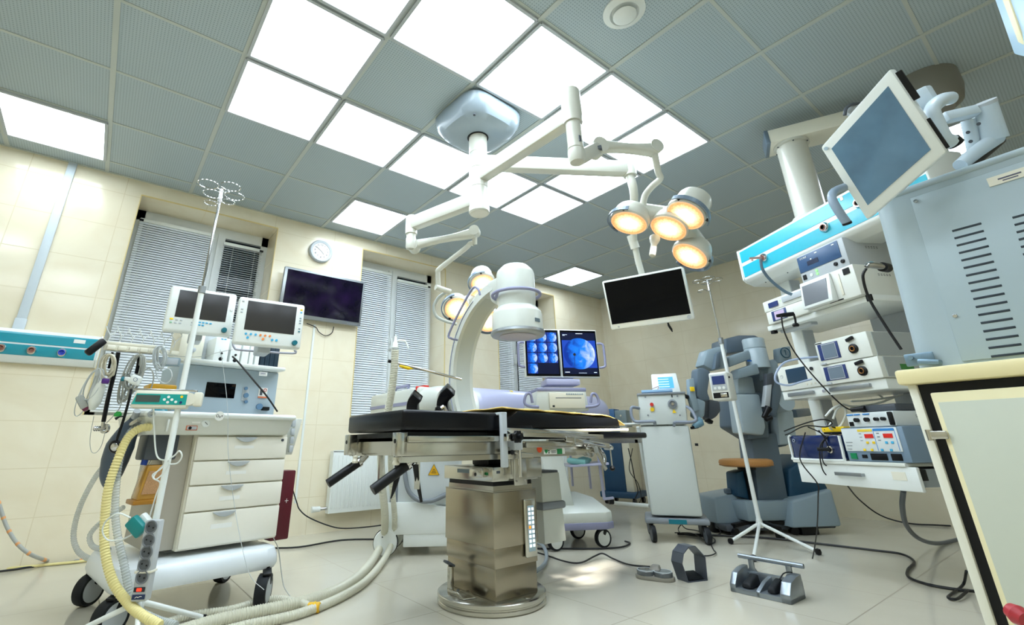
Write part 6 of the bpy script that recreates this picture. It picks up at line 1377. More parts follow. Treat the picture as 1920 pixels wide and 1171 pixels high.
cable('black_cable', blc, [at(1624, 503, d=2.2), at(1618, 520, d=2.2), at(1630, 560, d=2.2), at(1660, 610, d=2.15), at(1690, 655, d=2.1)], .006, 'black cable falling from the plug beside the grey machine')
S = thing('cable_plug', 'silver and black cable plug in the side of the white recorder', 'plug', at(1640, 497, d=2.2))
part('plug_body', chrome, S, lambda b: b.tube([at(1624, 500, d=2.2)-S.location, at(1632, 496, d=2.2)-S.location, at(1655, 500, d=2.22)-S.location], [.010, .016, .015], 16, 2)); part('plug_cap', blackp, S, lambda b: b.cyl(at(1654, 500, d=2.22)-S.location, at(1664, 502, d=2.25)-S.location, .022))

# ================================================================ FLOOR BEHIND: ROBOT, STOOL, CARTS
rb = mat('robot_blue_grey', (140, 158, 168), .4, coat=.1); rbd = mat('robot_slate', (92, 108, 122), .42); rbl = mat('robot_pale', (170, 186, 194), .38, coat=.2); pet = mat('robot_petrol', (26, 72, 100), .45)
e0 = at(1520, 1005, z=0)
T = thing('surgical_robot', 'large blue-grey surgical robot cart with folded arms against the back wall', 'surgical robot', (e0.x, e0.y, 0), rz=YAW-PI/2+.12)
rm = frame_of(T)
def rp(pts, yy, th, m, name='panel', r=.012, par=None):
    P = [rm(px, py, yy) for px, py in pts]
    # counter-clockwise seen from the front; pushed back by th
    return part(name, m, par or T, lambda b: b.prism([(p.x, p.z) for p in P], (0, yy, 0), (1, 0, 0), (0, 0, 1), -th, r))
def flr(px, py): p = mx(T).inverted() @ at(px, py, z=0); return (p.x, p.y)
bx = [flr(1450, 1010), flr(1520, 1008), flr(1592, 978)]
b0, b1, b2 = rm(1445, 1000, .05), rm(1598, 985, .05), rm(1320, 960, .5)
part('base_front', rb, T, lambda b: b.hexa([(rm(1486, 985, .0).x, 0, .06), (rm(1590, 985, .0).x-.05, 0, .06), (rm(1597, 985, .0).x+.08, .35, .06), (rm(1486, 985, 0).x, .6, .06)], [(rm(1490, 950, .02).x, .03, .25), (rm(1560, 920, .1).x, .10, .32), (rm(1578, 915, .1).x+.03, .40, .33), (rm(1490, 940, .02).x, .6, .27)], .02))
part('base_bar', rb, T, lambda b: b.bb(rm(1398, 960, .1).x, rm(1490, 960, .1).x+.02, .08, .35, .10, rm(1440, 938, .1).z, .02))
part('base_foot', rb, T, lambda b: b.hexa([(rm(1325, 965, .35).x, .22, .07), (rm(1400, 965, .35).x, .22, .07), (rm(1400, 965, .35).x, .62, .07), (rm(1325, 965, .35).x, .62, .07)], [(rm(1328, 925, .35).x, .27, rm(1340, 930, .35).z), (rm(1398, 912, .35).x, .27, rm(1380, 918, .35).z), (rm(1398, 912, .35).x, .6, rm(1380, 918, .35).z), (rm(1328, 925, .35).x, .6, rm(1340, 930, .35).z)], .02))
part('base_skirt', dgrey, T, lambda b: b.bb(rm(1328, 965, .35).x, rm(1590, 985, 0).x, .12, .6, .03, .075, .01))
part('base_foot_pad', blackp, T, lambda b: b.bb(rm(1512, 1000, 0).x, rm(1545, 1000, 0).x, .04, .2, 0, .065, .01))
part('base_foot_pad', blackp, T, lambda b: b.bb(rm(1326, 975, .35).x, rm(1345, 975, .35).x, .28, .36, 0, .075, .01))
rp([(1408, 812), (1456, 812), (1480, 945), (1424, 945)], .14, .18, rbd, 'column_lower', .01)
rp([(1480, 880), (1518, 850), (1555, 918), (1500, 945), (1480, 945)], .16, .35, pet, 'petrol_cover', .02)
rp([(1380, 885), (1400, 880), (1418, 940), (1384, 930)], .2, .15, pet, 'petrol_cover', .015)
rp([(1372, 700), (1415, 690), (1470, 700), (1480, 835), (1452, 840), (1425, 830), (1376, 800)], .22, .22, rbd, 'column', .02)
rp([(1384, 738), (1425, 738), (1437, 800), (1433, 816), (1394, 812)], .05, .16, rbl, 'front_cover', .02)
rp([(1384, 706), (1412, 706), (1418, 738), (1384, 738)], .10, .12, rbl, 'cover_top', .015)
rp([(1457, 768), (1488, 768), (1496, 825), (1486, 833), (1462, 834)], .12, .16, rbl, 'side_cover', .02)
rp([(1396, 735), (1436, 735), (1444, 820), (1402, 824)], .10, .1, rbd, 'cover_back', .02)
rp([(1362, 634), (1386, 628), (1416, 628), (1432, 636), (1434, 654), (1362, 662)], .30, .25, rbd, 'top_housing', .012)
rp([(1366, 668), (1405, 655), (1410, 672), (1368, 688)], .02, .14, rb, 'shoulder_beam', .015)
cc = rm(1414, 645, .06); c2 = rm(1424, 700, .06)
part('shoulder_joint', rbl, T, lambda b: b.lathe([(0, 0), (.085, 0), (.09, -.01), (.09, -.085), (.086, -.09), (.09, -.095), (.092, (c2.z-cc.z)-.0), (0, (c2.z-cc.z))], ((cc.x+c2.x)/2, .06, cc.z+.045), (0, 0, 1), 36))
rp([(1384, 692), (1420, 680), (1426, 700), (1384, 710)], -.02, .12, rb, 'lower_beam', .015)
part('blue_mark', mat('mark_blue', (20, 90, 170), .4), T, lambda b: b.box(rm(1405, 676, -.035), (.04, .004, .012)))
rp([(1326, 655), (1352, 648), (1366, 655), (1358, 690), (1338, 694), (1318, 684)], -.05, .14, rb, 'arm_head', .02)
rp([(1344, 662), (1352, 657), (1352, 688), (1340, 692)], -.09, .1, rbd, 'arm_cheek', .01)
rp([(1308, 690), (1320, 688), (1334, 696), (1328, 735), (1334, 750), (1316, 752), (1306, 742)], -.12, .11, rbd, 'arm_link', .02)
rp([(1307, 745), (1324, 752), (1322, 780), (1312, 786), (1302, 780)], -.12, .08, rb, 'arm_link', .015)
rp([(1292, 710), (1301, 708), (1305, 740), (1312, 768), (1302, 772), (1294, 745)], -.14, .05, rb, 'instrument_slide', .006)
part('yellow_tag', yellow, T, lambda b: b.box(rm(1298, 729, -.15), (.035, .012, .035), .003))
part('arm_knob', blackp, T, lambda b: b.tube([rm(1290, 744, -.12), rm(1284, 742, -.12)], .016, 12))
part('wrist_joint', mat('wrist_blue', (110, 150, 170), .4), T, lambda b: b.tube([rm(1306, 786, -.12), rm(1312, 792, -.13), rm(1300, 800, -.13)], [.03, .034, .018], 14, 3))
part('wrist_clamp', blackp, T, lambda b: b.beam(rm(1296, 802, -.13), rm(1308, 800, -.13), .03, .02, .004)); part('wrist_clamp', blackp, T, lambda b: b.beam(rm(1324, 786, -.1), rm(1334, 792, -.1), .05, .03, .006))
rp([(1330, 748), (1350, 752), (1352, 770), (1345, 780), (1336, 786), (1329, 786)], -.06, .10, dgrey, 'arm_drive', .012)
rp([(1440, 676), (1452, 672), (1460, 680), (1462, 712), (1440, 712)], .02, .12, rb, 'right_shoulder', .015)
rp([(1460, 652), (1482, 648), (1486, 676), (1462, 680)], .05, .08, rb, 'number_plate', .01)
nq = rm(1472, 661, .04)
part('number_ring', mat('ring_teal_dark', (16, 70, 90), .4), T, lambda b: b.ring((nq.x, .035, nq.z), (0, 1, 0), .045, .005, 32))
text('arm_number', '1', .07, mat('ring_teal_dark', (16, 70, 90), .4), T, (nq.x, .035, nq.z))
rp([(1437, 700), (1450, 698), (1452, 722), (1438, 724)], -.04, .05, dgrey, 'instrument_head', .006)
rp([(1438, 722), (1448, 720), (1444, 762), (1434, 762)], -.05, .05, lgrey, 'instrument_slide', .006)
rp([(1449, 700), (1462, 705), (1466, 740), (1456, 782), (1446, 778)], -.03, .06, rbd, 'right_arm_link', .012)
part('instrument_tip', blackp, T, lambda b: b.tube([rm(1441, 764, -.06), rm(1432, 782, -.06)], [.03, .018], 10).tube([rm(1446, 782, -.06), rm(1436, 786, -.06)], .018, 10))
part('elbow_disc', rbl, T, lambda b: b.lathe([(0, 0), (.075, .0), (.085, .02), (.085, .12), (0, .12)], rm(1475, 752, -.02), (0, 1, 0), 32))
part('small_lever', rbd, T, lambda b: b.box(rm(1364, 920, .3), (.05, .04, .04), .01))
part('back_outrigger', rbd, T, lambda b: b.beam(rm(1486, 775, .2), rm(1512, 772, .5), .07, .07, .01))
# stool
sp = at(1398, 868, d=4.0)
T = thing('swivel_stool', 'round tan leather stool on black castors in front of the robot', 'stool', (sp.x, sp.y, 0))
sz_ = sp.z
part('seat', tan, T, lambda b: b.lathe([(0, -.025), (.17, -.025), (.20, -.015), (.207, .008), (.20, .028), (.17, .036), (0, .038)], (0, 0, sz_), (0, 0, 1), 48))
part('seat_piping', mat('tan_piping', (170, 116, 60), .5), T, lambda b: b.ring((0, 0, sz_-.012), (0, 0, 1), .203, .004, 48))
part('gas_column', blackp, T, lambda b: b.cyl((0, 0, .09), (0, 0, sz_-.02), .028).cyl((0, 0, .06), (0, 0, .12), .04).cyl((0, 0, sz_-.05), (0, 0, sz_-.02), .07))
part('height_lever', blackp, T, lambda b: b.tube([(.03, -.03, sz_-.04), (.14, -.10, sz_-.09), (.17, -.12, sz_-.105)], [.005, .005, .010], 8))
for k in range(5):
    a = .35+2*PI*k/5; c_, s_ = math.cos(a), math.sin(a)
    lg = part('leg', blackp, T, lambda b: b.beam((.02*c_, .02*s_, .095), (.27*c_, .27*s_, .075), .045, .028, .008))
    part('castor', blackp, lg, lambda b: b.cyl((.26*c_-.02*s_, .26*s_+.02*c_, .028), (.26*c_+.02*s_, .26*s_-.02*c_, .028), .028, n=20).cyl((.26*c_, .26*s_, .05), (.26*c_, .26*s_, .075), .008))
# white narrow cart
e0 = at(1222, 1000, z=.12)
wa, wb = at(1226, 1016, z=0), at(1328, 1021, z=0)
T = thing('white_device_cart', 'tall narrow white device cart with red button and grey handles right of the table', 'medical cart', ((wa.x+wb.x)/2, (wa.y+wb.y)/2, 0), rz=face_dir(wa, wb))
wm = frame_of(T)
wh2 = .5*(wb-wa).length
a_, c_ = wm(1221, 966, 0), wm(1319, 969, 0); t_ = wm(1200, 798, 0); tt = wm(1196, 740, 0)
wx0, wx1 = (a_.x+t_.x)/2-.0, (c_.x+wm(1292, 800, 0).x)/2
cg2 = mat('cart_pale_grey', (198, 204, 200), .4)
part('cart_body', cg2, T, lambda b: b.hexa([(a_.x, 0, a_.z), (c_.x, 0, a_.z), (c_.x, .36, a_.z), (a_.x, .36, a_.z)], [(t_.x, 0, t_.z), (wm(1292, 800, 0).x, 0, t_.z), (wm(1292, 800, 0).x, .36, t_.z), (t_.x, .36, t_.z)], .02))
part('cart_head', cg2, T, lambda b: b.hexa([(t_.x, -.01, t_.z+.004), (wm(1290, 797, 0).x, -.01, t_.z+.004), (wm(1290, 797, 0).x, .34, t_.z+.004), (t_.x, .34, t_.z+.004)], [(tt.x, .0, tt.z), (wm(1284, 735, 0).x, .0, tt.z), (wm(1284, 735, 0).x, .33, tt.z), (tt.x, .33, tt.z)], .012))
part('top_trim', grey, T, lambda b: b.bb(tt.x-.008, wm(1285, 735, 0).x, -.012, .34, tt.z-.006, tt.z+.012, .006))
def wpt(px, py, yy=-.012): return wm(px, py, yy)
q = wpt(1222, 758); part('red_button', red, T, lambda b: b.cyl((q.x, -.008, q.z), (q.x, -.035, q.z), .014)); q = wpt(1223, 767); part('yellow_disc', yellow, T, lambda b: b.cyl((q.x, -.006, q.z), (q.x, -.014, q.z), .016))
q = wpt(1261, 757); part('round_port', grey, T, lambda b: b.lathe([(.036, 0), (.036, .010), (.024, .014), (.02, .004), (0, .004)], (q.x, -.006, q.z), (0, -1, 0), 32)); part('port_centre', chrome, T, lambda b: b.cyl((q.x, -.01, q.z), (q.x, -.022, q.z), .010))
for px, py in ((1210, 744), (1270, 742), (1215, 778), (1275, 778)): q = wpt(px, py); part('bolt', grey, T, lambda b: b.cyl((q.x, -.006, q.z), (q.x, -.012, q.z), .007, n=12))
q = wpt(1264, 771); part('yellow_sign', yellow, T, lambda b: b.prism([(-.016, -.01), (.016, -.01), (0, .016)], (q.x, -.012, q.z), (1, 0, 0), (0, 0, 1), .001))
q = wpt(1260, 742); part('mark', ink, T, lambda b: b.box((q.x, -.0085, q.z), (.008, .002, .022)))
hl = mat('handle_slate', (128, 136, 150), .4)
part('side_handle', hl, T, lambda b: b.tube([wpt(1198, 765, 0), wpt(1186, 763, -.05), wpt(1183, 768, -.06), wpt(1185, 782, -.07), wpt(1192, 790, -.08), wpt(1210, 790, -.10), wpt(1226, 790, -.10), wpt(1228, 795, -.02)], .012, 10, 4))
part('side_handle', hl, T, lambda b: b.tube([wpt(1288, 762, 0), wpt(1296, 768, -.05), wpt(1304, 782, -.08), wpt(1304, 788, -.09), wpt(1296, 791, -.10), wpt(1272, 791, -.10), wpt(1265, 792, -.10), wpt(1264, 797, -.02)], .012, 10, 4))
part('side_knob', blackp, T, lambda b: b.cyl(wpt(1303, 833, .0), wpt(1309, 833, .0), .010).cyl(wpt(1286, 744, .1), wpt(1294, 744, .1), .014))
part('cart_foot', grey, T, lambda b: b.bb(a_.x-.05, a_.x+.12, -.03, .36, .125, .17, .015).bb(c_.x-.12, c_.x+.04, -.03, .36, .125, .17, .015) if 0 else b.bb(a_.x-.05, c_.x+.04, -.02, .36, .125, .165, .015))
part('foot_panel', tealk, T, lambda b: b.bb(a_.x+.12, c_.x-.12, -.025, -.018, .13, .16))
for x, y in ((-wh2, .0), (wh2, .0), (-wh2-.02, .34), (wh2, .34)): castor(T, x, y+.02, .058, PI/2+.2, .030, wheelm=dgrey, top=.14)
S = thing('cart_tablet', 'small white touch panel with lit blue screen on top of the narrow white cart', 'control panel', mx(T) @ V((wm(1247, 715, .10).x, .12, tt.z+.014)), rz=T.rotation_euler.z)
zh = wm(1247, 698, .1).z-tt.z-.014; zw = (wm(1272, 715, .1)-wm(1221, 715, .1)).length/2
part('panel_case', white, S, lambda b: b.hexa([(-zw*1.05, 0, 0), (zw*1.05, 0, 0), (zw*1.05, .05, 0), (-zw*1.05, .05, 0)], [(-zw*.95, .05, zh), (zw*.95, .05, zh), (zw*.95, .08, zh), (-zw*.95, .08, zh)], .008))
part('lit_display', mat('lit_blue_lcd', (60, 140, 210), .3, emis=.9), S, lambda b: b.hexa([(-zw*.5, .010, zh*.25), (zw*.62, .010, zh*.25), (zw*.62, .014, zh*.25), (-zw*.5, .014, zh*.25)], [(-zw*.5, .0385, zh*.82), (zw*.62, .0385, zh*.82), (zw*.62, .042, zh*.82), (-zw*.5, .042, zh*.82)]))
part('display_rows', mat('lit_pale_rows', (190, 220, 245), .4, emis=.8), S, lambda b: [b.box((-zw*.1+.0, .0115+.0062*k, zh*(.33+.125*k)), (zw*.8, .003, .006)) for k in range(4)])
S = thing('blue_folder', 'blue plastic tray lying on top of the narrow white cart', 'tray', mx(T) @ V((wm(1228, 727, .03).x, .03, tt.z+.013)), rz=T.rotation_euler.z)
part('tray_body', mat('tray_blue', (60, 110, 170), .35), S, lambda b: b.bb(-.11, .13, -.03, .09, 0, .012, .003)); part('tray_lip', mat('tray_pale_blue', (150, 190, 225), .4), S, lambda b: b.bb(-.11, .13, -.032, -.026, .004, .024, .002)); part('red_lead', mat('dark_red', (120, 30, 40), .5), S, lambda b: b.tube([(-.05, 0, .015), (-.01, .02, .04), (.03, .01, .05), (.02, -.02, .02), (.06, .0, .016)], .002, 6, 4))
# right drip stand with pump
hb = at(1424, 980, z=.215)
hub = V((4.70, -.78, 0)); hub = V(((hub.x), hub.y, 0))
T = thing('drip_stand', 'white drip stand on three white legs with a bedside pump in front of the robot', 'drip stand', (4.66, -.76, 0))
gg = lambda px, py, y=-.76: at(px, py, y=y)-V(T.location)
h0 = gg(1424, 980); tp = gg(1326, 524); jn = gg(1350, 640)
legs = [at(1370, 1014, z=.02), at(1413, 1046, z=.02), at(1534, 1034, z=.02)]
hubp = at(1424, 980, d=3.47); 
T.location = (hubp.x, hubp.y, 0); LT = V(T.location)
topp = at(1326, 524, d=(at(1326, 524, y=hubp.y)-CAM).dot(FW)); jnp = at(1352, 640, d=(at(1352, 640, y=hubp.y)-CAM).dot(FW))
part('lower_pole', white, T, lambda b: b.cyl(hubp-LT, jnp-LT, .0155, .014)); part('pole_collar', alu, T, lambda b: b.cyl(jnp-LT-V((0, 0, .02)), jnp-LT+V((0, 0, .03)), .020)); part('upper_pole', chrome, T, lambda b: b.cyl(jnp-LT, topp-LT, .007).cyl(topp-LT-V((.0, 0, .10)), topp-LT, .010))
part('leg_hub', white, T, lambda b: b.lathe([(0, -.03), (.02, -.03), (.024, 0), (.018, .03), (0, .03)], hubp-LT, n=20))
for q in legs:
    lg = part('leg', white, T, lambda b: b.cyl(hubp-LT, q-LT, .011)); part('leg_tip', blackp, lg, lambda b: b.lathe([(0, -.02), (.016, -.014), (.02, 0), (.016, .016), (0, .022)], q-LT, n=16))
for k in range(4): part('bag_hook', chrome, T, lambda b: (bhook2(b, topp-LT, .6+PI/2*k, .12)))  if 0 else None
def bhook2(b, c, a, R):
    d = V((math.cos(a), math.sin(a), 0)); n_ = V((-d.y, d.x, 0)); P = [c, c+d*R*.3]; cc = c+d*(R*.85)
    for i in range(11): t = PI+.5-2*PI*.86*i/10; P.append(cc+d*math.cos(t)*R*.55+n_*math.sin(t)*R*.55)
    b.tube(P, .003, 6, 3)
for k in range(4): part('bag_hook', chrome, T, lambda b: bhook2(b, topp-LT-V((0, 0, .008)), .6+PI/2*k, .085))
part('bag_hook', chrome, T, lambda b: bhook2(b, topp-LT-V((0, 0, .10)), 2.3, .07))
pp0, pp1 = at(1333, 725, d=3.38), at(1367, 722, d=3.30)
S = thing('bedside_pump', 'cream box pump with blue display clamped to the right drip stand', 'infusion pump', (pp0.x, pp0.y, pp0.z), rz=face_dir(pp0, pp1)+.0)
sm_ = frame_of(S); b0_, b1_ = sm_(1337, 751, 0), sm_(1371, 749, 0); t0_, t1_ = sm_(1326, 699, 0), sm_(1362, 695, 0)
bx0_, bx1_ = (b0_.x+t0_.x)/2, (b1_.x+t1_.x)/2; bz0, bz1 = b0_.z, t0_.z
part('pump_case', offw, S, lambda b: b.bb(bx0_, bx1_, 0, .14, bz0, bz1, .014, 3))
wv_ = bx1_-bx0_; hv = bz1-bz0
part('pump_face', lgrey, S, lambda b: b.bb(bx0_+wv_*.10, bx1_-wv_*.10, -.003, 0, bz0+hv*.34, bz1-hv*.08, .001)); part('pump_display', navy, S, lambda b: b.bb(bx0_+wv_*.18, bx1_-wv_*.16, -.005, -.002, bz0+hv*.56, bz1-hv*.14))
for k in range(3): part('button', white, S, lambda b: b.cyl((bx0_+wv_*(.27+.23*k), -.002, bz0+hv*.43), (bx0_+wv_*(.27+.23*k), -.006, bz0+hv*.43), .009 if k != 1 else .010))
part('recess', blackp, S, lambda b: b.bb(bx0_+wv_*.1, bx1_-wv_*.1, -.002, .0, bz0+hv*.08, bz0+hv*.27)); part('catch', steel, S, lambda b: b.bb(bx0_+wv_*.5, bx1_-wv_*.16, -.008, -.001, bz0+hv*.10, bz0+hv*.24, .002))
part('side_knob', blackp, S, lambda b: b.cyl((bx1_, .03, bz1-hv*.2), (bx1_+.008, .03, bz1-hv*.2), .007))
# blue cabinet at the back corner
c0p = at(1150, 930, z=.10)
p0, p1 = V((6.0, 1.42, 0)), V((6.2, 1.1, 0))
T = thing('blue_tower_cabinet', 'petrol blue wheeled cabinet with cream side in the far corner', 'cabinet', at(1172, 945, z=0)+V((0, 0, -0.0)), rz=math.radians(-75))
T.location.z = 0
bm2 = frame_of(T)
x0_ = bm2(1133, 900, 0).x; x1_ = bm2(1172, 900, 0).x; zt_c = bm2(1150, 800, 0).z
part('cabinet_front', petrol, T, lambda b: b.bb(x0_, x1_, 0, .30, .13, zt_c, .01)); part('cabinet_side', mat('cabinet_cream', (206, 200, 178), .5), T, lambda b: b.bb(x1_, x1_+.10, .01, .3, .13, zt_c, .01))
part('cabinet_base', petrol, T, lambda b: b.bb(x0_-.05, x1_+.14, -.06, .34, .07, .14, .015))
for x, y in ((x0_+.02, -.02), (x1_+.1, -.02), (x0_+.02, .28), (x1_+.1, .28)): part('castor', blackp, T, lambda b: b.cyl((x-.015, y, .035), (x+.015, y, .035), .035, n=20).cyl((x, y, .05), (x, y, .08), .008))
zz1 = bm2(1150, 766, 0).z
S = thing('blue_monitor_box', 'small blue box with grey front standing on the far cabinet', 'device', mx(T) @ V((x0_, .02, zt_c+.002)), rz=T.rotation_euler.z)
part('box_body', mat('box_blue', (30, 90, 140), .4), S, lambda b: b.bb(0, (x1_-x0_)*.8, 0, .2, 0, zz1-zt_c, .006)); part('box_front', mat('box_side_grey', (120, 136, 140), .4), S, lambda b: b.bb((x1_-x0_)*.8, (x1_-x0_)*1.35, .02, .2, 0, zz1-zt_c-.02, .004)); part('socket', chrome, S, lambda b: b.cyl(((x1_-x0_)*1.1, .02, (zz1-zt_c)*.6), ((x1_-x0_)*1.1, .01, (zz1-zt_c)*.6), .012))
cable('hanging_cable', blc, [at(1178, 840, d=4.6), at(1184, 865, d=4.6), at(1190, 895, d=4.6), at(1196, 920, d=4.6), at(1190, 935, d=4.6)], .005, 'black cables hanging down the side of the far blue cabinet')
cable('hanging_cable', blc, [at(1186, 840, d=4.6), at(1180, 880, d=4.6), at(1196, 905, d=4.6), at(1202, 930, d=4.6), at(1198, 945, d=4.6)], .004, 'second black cable beside the far blue cabinet')
# white instrument table frame
T = thing('instrument_table', 'white metal framed instrument table between the operating table and the narrow cart', 'table', (5.1, .62, 0))
LT = V(T.location); Zt = .80
A_, B_, C_, D_ = at(1150, 797, d=4.15), at(1222, 794, d=4.05), at(1222, 945, d=4.05), at(1165, 942, d=4.3)
part('table_top', white, T, lambda b: b.hexa([A_-LT, B_-LT, B_+FH*.35-LT, A_+FH*.35-LT], [p+V((0, 0, .015)) for p in (A_-LT, B_-LT, B_+FH*.35-LT, A_+FH*.35-LT)], .004))
gl = V((at(1196, 830, d=4.0).x, at(1196, 830, d=4.0).y, 0))
part('leg', white, T, lambda b: b.cyl(at(1196, 800, d=4.0)-LT, at(1219, 945, d=4.0)-LT, .014)); part('leg', white, T, lambda b: b.cyl(at(1204, 800, d=4.35)-LT, at(1222, 905, d=4.35)-LT, .012))
part('foot_rail', white, T, lambda b: b.cyl(at(1219, 948, d=4.0)-LT, at(1150, 942, d=4.5)-LT, .016)); part('side_rail', white, T, lambda b: b.cyl(at(1203, 838, d=4.0)-LT, at(1206, 845, d=4.35)-LT, .010))
# lilac shelf trolley
T = thing('shelf_trolley', 'pale lilac metal shelf trolley with green cloth behind the trolley column', 'trolley', (5.0, .95, 0))
LT = V(T.location); lf = mat('pale_lilac_metal', (196, 196, 222), .35)
def bar4(p, q, dp, dq, r, name='leg'): return part(name, lf, T, lambda b: b.cyl(at(*p, d=dp)-LT, at(*q, d=dq)-LT, r))
bar4((1120, 838), (1133, 935), 4.25, 4.25, .014); bar4((1100, 838), (1108, 915), 4.6, 4.6, .012); bar4((1068, 836), (1074, 910), 4.6, 4.6, .012)
P = [at(1068, 876, d=4.3), at(1142, 871, d=4.15)]
part('shelf', lf, T, lambda b: b.hexa([P[0]-LT, P[1]-LT, P[1]+FH*.4-LT, P[0]+FH*.4-LT], [p+V((0, 0, .02)) for p in (P[0]-LT, P[1]-LT, P[1]+FH*.4-LT, P[0]+FH*.4-LT)], .004))
P2 = [at(1068, 832, d=4.3), at(1142, 828, d=4.15)]
part('shelf', lf, T, lambda b: b.hexa([P2[0]-LT, P2[1]-LT, P2[1]+FH*.4-LT, P2[0]+FH*.4-LT], [p+V((0, 0, .015)) for p in (P2[0]-LT, P2[1]-LT, P2[1]+FH*.4-LT, P2[0]+FH*.4-LT)], .004))
bar4((1133, 935), (1150, 933), 4.25, 4.2, .012, 'foot_rail'); part('castor', blackp, T, lambda b: b.cyl(at(1142, 938, d=4.3)-LT, at(1150, 938, d=4.3)-LT, .03))
b = MB(); q = at(1085, 868, d=4.35); b.box(q+V((0, 0, .012)), (.16, .18, .05), .02, rot=(.1, .1, .4)); b.box(q+V((.05, -.03, .03)), (.10, .10, .03), .012, rot=(.2, -.15, .1)); tag(b.build('folded_cloth', mat('mint_cloth', (140, 200, 196), .8, bump=.3)), 'folded mint green cloth on the lilac trolley shelf', 'cloth')
# ================================================================ FLOOR PEDALS
m_al = mat('pedal_silver', (150, 158, 166), .32, .8)
a, c = at(1370, 1108, z=0), at(1476, 1132, z=0)
T = thing('double_foot_pedal', 'large silver double foot pedal with carrying bar on the floor', 'foot pedal', a, rz=face_dir(a, c))
W_ = (c-a).length+.02
def body(b):
    b.bb(0, W_, 0, .16, 0, .022, .004)
    for x, w2 in ((0, .03), (W_*.5-.015, .02), (W_-.045, .045)):
        b.prism([(0, 0), (.16, 0), (.16, .10), (.10, .095), (.04, .08), (0, .035)] if x != W_*.5-.015 else [(0, 0), (.16, 0), (.16, .07), (.08, .055), (0, .025)], (x, 0, 0), (0, 1, 0), (0, 0, 1), w2, .004)
    b.bb(0, W_, .145, .165, 0, .075, .006)
part('pedal_body', m_al, T, body)
part('carry_bar', m_al, T, lambda b: b.tube([(-.01, .16, .135), (W_+.02, .16, .135)], .011, 12)); 
for x in (.05, W_-.05): part('bar_support', m_al, T, lambda b: b.prism([(-.035, .06), (.035, .06), (.013, .09), (.013, .135), (-.013, .135), (-.013, .09)], (x, .165, 0), (1, 0, 0), (0, 0, 1), .012, .002))
for x0_, x1_ in ((.04, W_*.5-.03), (W_*.5+.02, W_-.06)): part('black_pedal', rubber, T, lambda b: b.hexa([(x0_+.01, .015, .024), (x1_-.01, .015, .024), (x1_-.01, .12, .024), (x0_+.01, .12, .024)], [(x0_+.014, .02, .046), (x1_-.014, .02, .046), (x1_-.014, .12, .075), (x0_+.014, .12, .075)], .008))
cable('pedal_loop', blc, [at(1462, 1085, z=.08), at(1470, 1074, z=.10), at(1485, 1073, z=.10), at(1495, 1085, z=.07)], .003, 'small black cable loop on the silver double pedal')
a, c = at(1293, 1092, z=0), at(1337, 1093, z=0)
T = thing('hooded_foot_pedal', 'foot pedal under a dark grey folded metal hood', 'foot pedal', a, rz=face_dir(a, c)+.45)
W_ = (c-a).length; hd = mat('hood_grey', (92, 98, 108), .4, .5)
t = .004
def hood(b):
    O_ = [(-.005, 0), (-.03, .09), (-.012, .135), (W_*.5, .175) if 0 else (.03, .165), (W_*.62, .165), (W_+.01, .11), (W_, 0)]
    I_ = [(W_-t, t), (W_+.01-t, .108), (W_*.60, .165-t), (.032, .165-t), (-.012+t, .133), (-.03+t, .09), (-.005+t, t)]
    n = len(O_)
    for (p, q) in zip(O_, O_[1:]):
        d = V((q[0]-p[0], 0, q[1]-p[1])); b.beam((p[0], .0425, p[1]), (q[0], .0425, q[1]), .085, t, up=(0, 0, 1) if abs(d.z) < abs(d.x) else (1, 0, 0))
    b.bb(-.005, W_, 0, .085, 0, t)
part('pedal_hood', hd, T, hood); part('black_pedal', rubber, T, lambda b: b.hexa([(.01, .01, .006), (W_-.01, .01, .006), (W_-.01, .08, .006), (.01, .08, .006)], [(.014, .015, .018), (W_-.014, .015, .018), (W_-.014, .08, .036), (.014, .08, .036)], .004))
a, c = at(1190, 1085, z=0), at(1262, 1094, z=0)
T = thing('twin_disc_pedal', 'small grey foot switch with two round transparent buttons', 'foot pedal', a, rz=face_dir(a, c))
W_ = (c-a).length
part('switch_base', mat('switch_taupe', (140, 136, 126), .45), T, lambda b: b.prism([(.06*math.cos(t_)*1+.055, .05*math.sin(t_)+.05) for t_ in [PI/2+PI*k/10 for k in range(11)]]+[(W_-.055+.06*math.cos(t_), .05*math.sin(t_)+.05) for t_ in [-PI/2+PI*k/10 for k in range(11)]], (0, 0, 0), (1, 0, 0), (0, 1, 0), .02, .004)); part('centre_block', mat('switch_taupe', (140, 136, 126), .45), T, lambda b: b.hexa([(W_*.5-.045, .02, .018), (W_*.5+.045, .02, .018), (W_*.5+.03, .12, .018), (W_*.5-.03, .12, .018)], [(W_*.5-.02, .06, .062), (W_*.5+.02, .06, .062), (W_*.5+.02, .11, .062), (W_*.5-.02, .11, .062)], .006))
for x in (.055, W_-.055):
    d_ = part('round_button', mat('button_smoke', (86, 92, 96), .2, coat=.5), T, lambda b: b.lathe([(.05, 0), (.05, .018), (.044, .024), (0, .026)], (x, .05, .02), n=36)); part('button_ring', lgrey, d_, lambda b: b.ring((x, .05, .042), (0, 0, 1), .045, .003, 36))
cable('pedal_cable', blc, [at(960, 1025, z=.01), at(1010, 1036, z=.01), at(1060, 1052, z=.01), at(1090, 1054, z=.012), at(1115, 1042, z=.02), at(1130, 1037, z=.03), at(1150, 1047, z=.01), at(1180, 1058, z=.01), at(1218, 1062, z=.03)], .005, 'black cable from the table base to the small twin-button foot switch')
cable('pedal_cable', blc, [at(1332, 1018, z=.01), at(1338, 1030, z=.01), at(1342, 1036, z=.01), at(1330, 1041, z=.01), at(1312, 1041, z=.01)], .004, 'short black cable curling behind the hooded foot pedal')
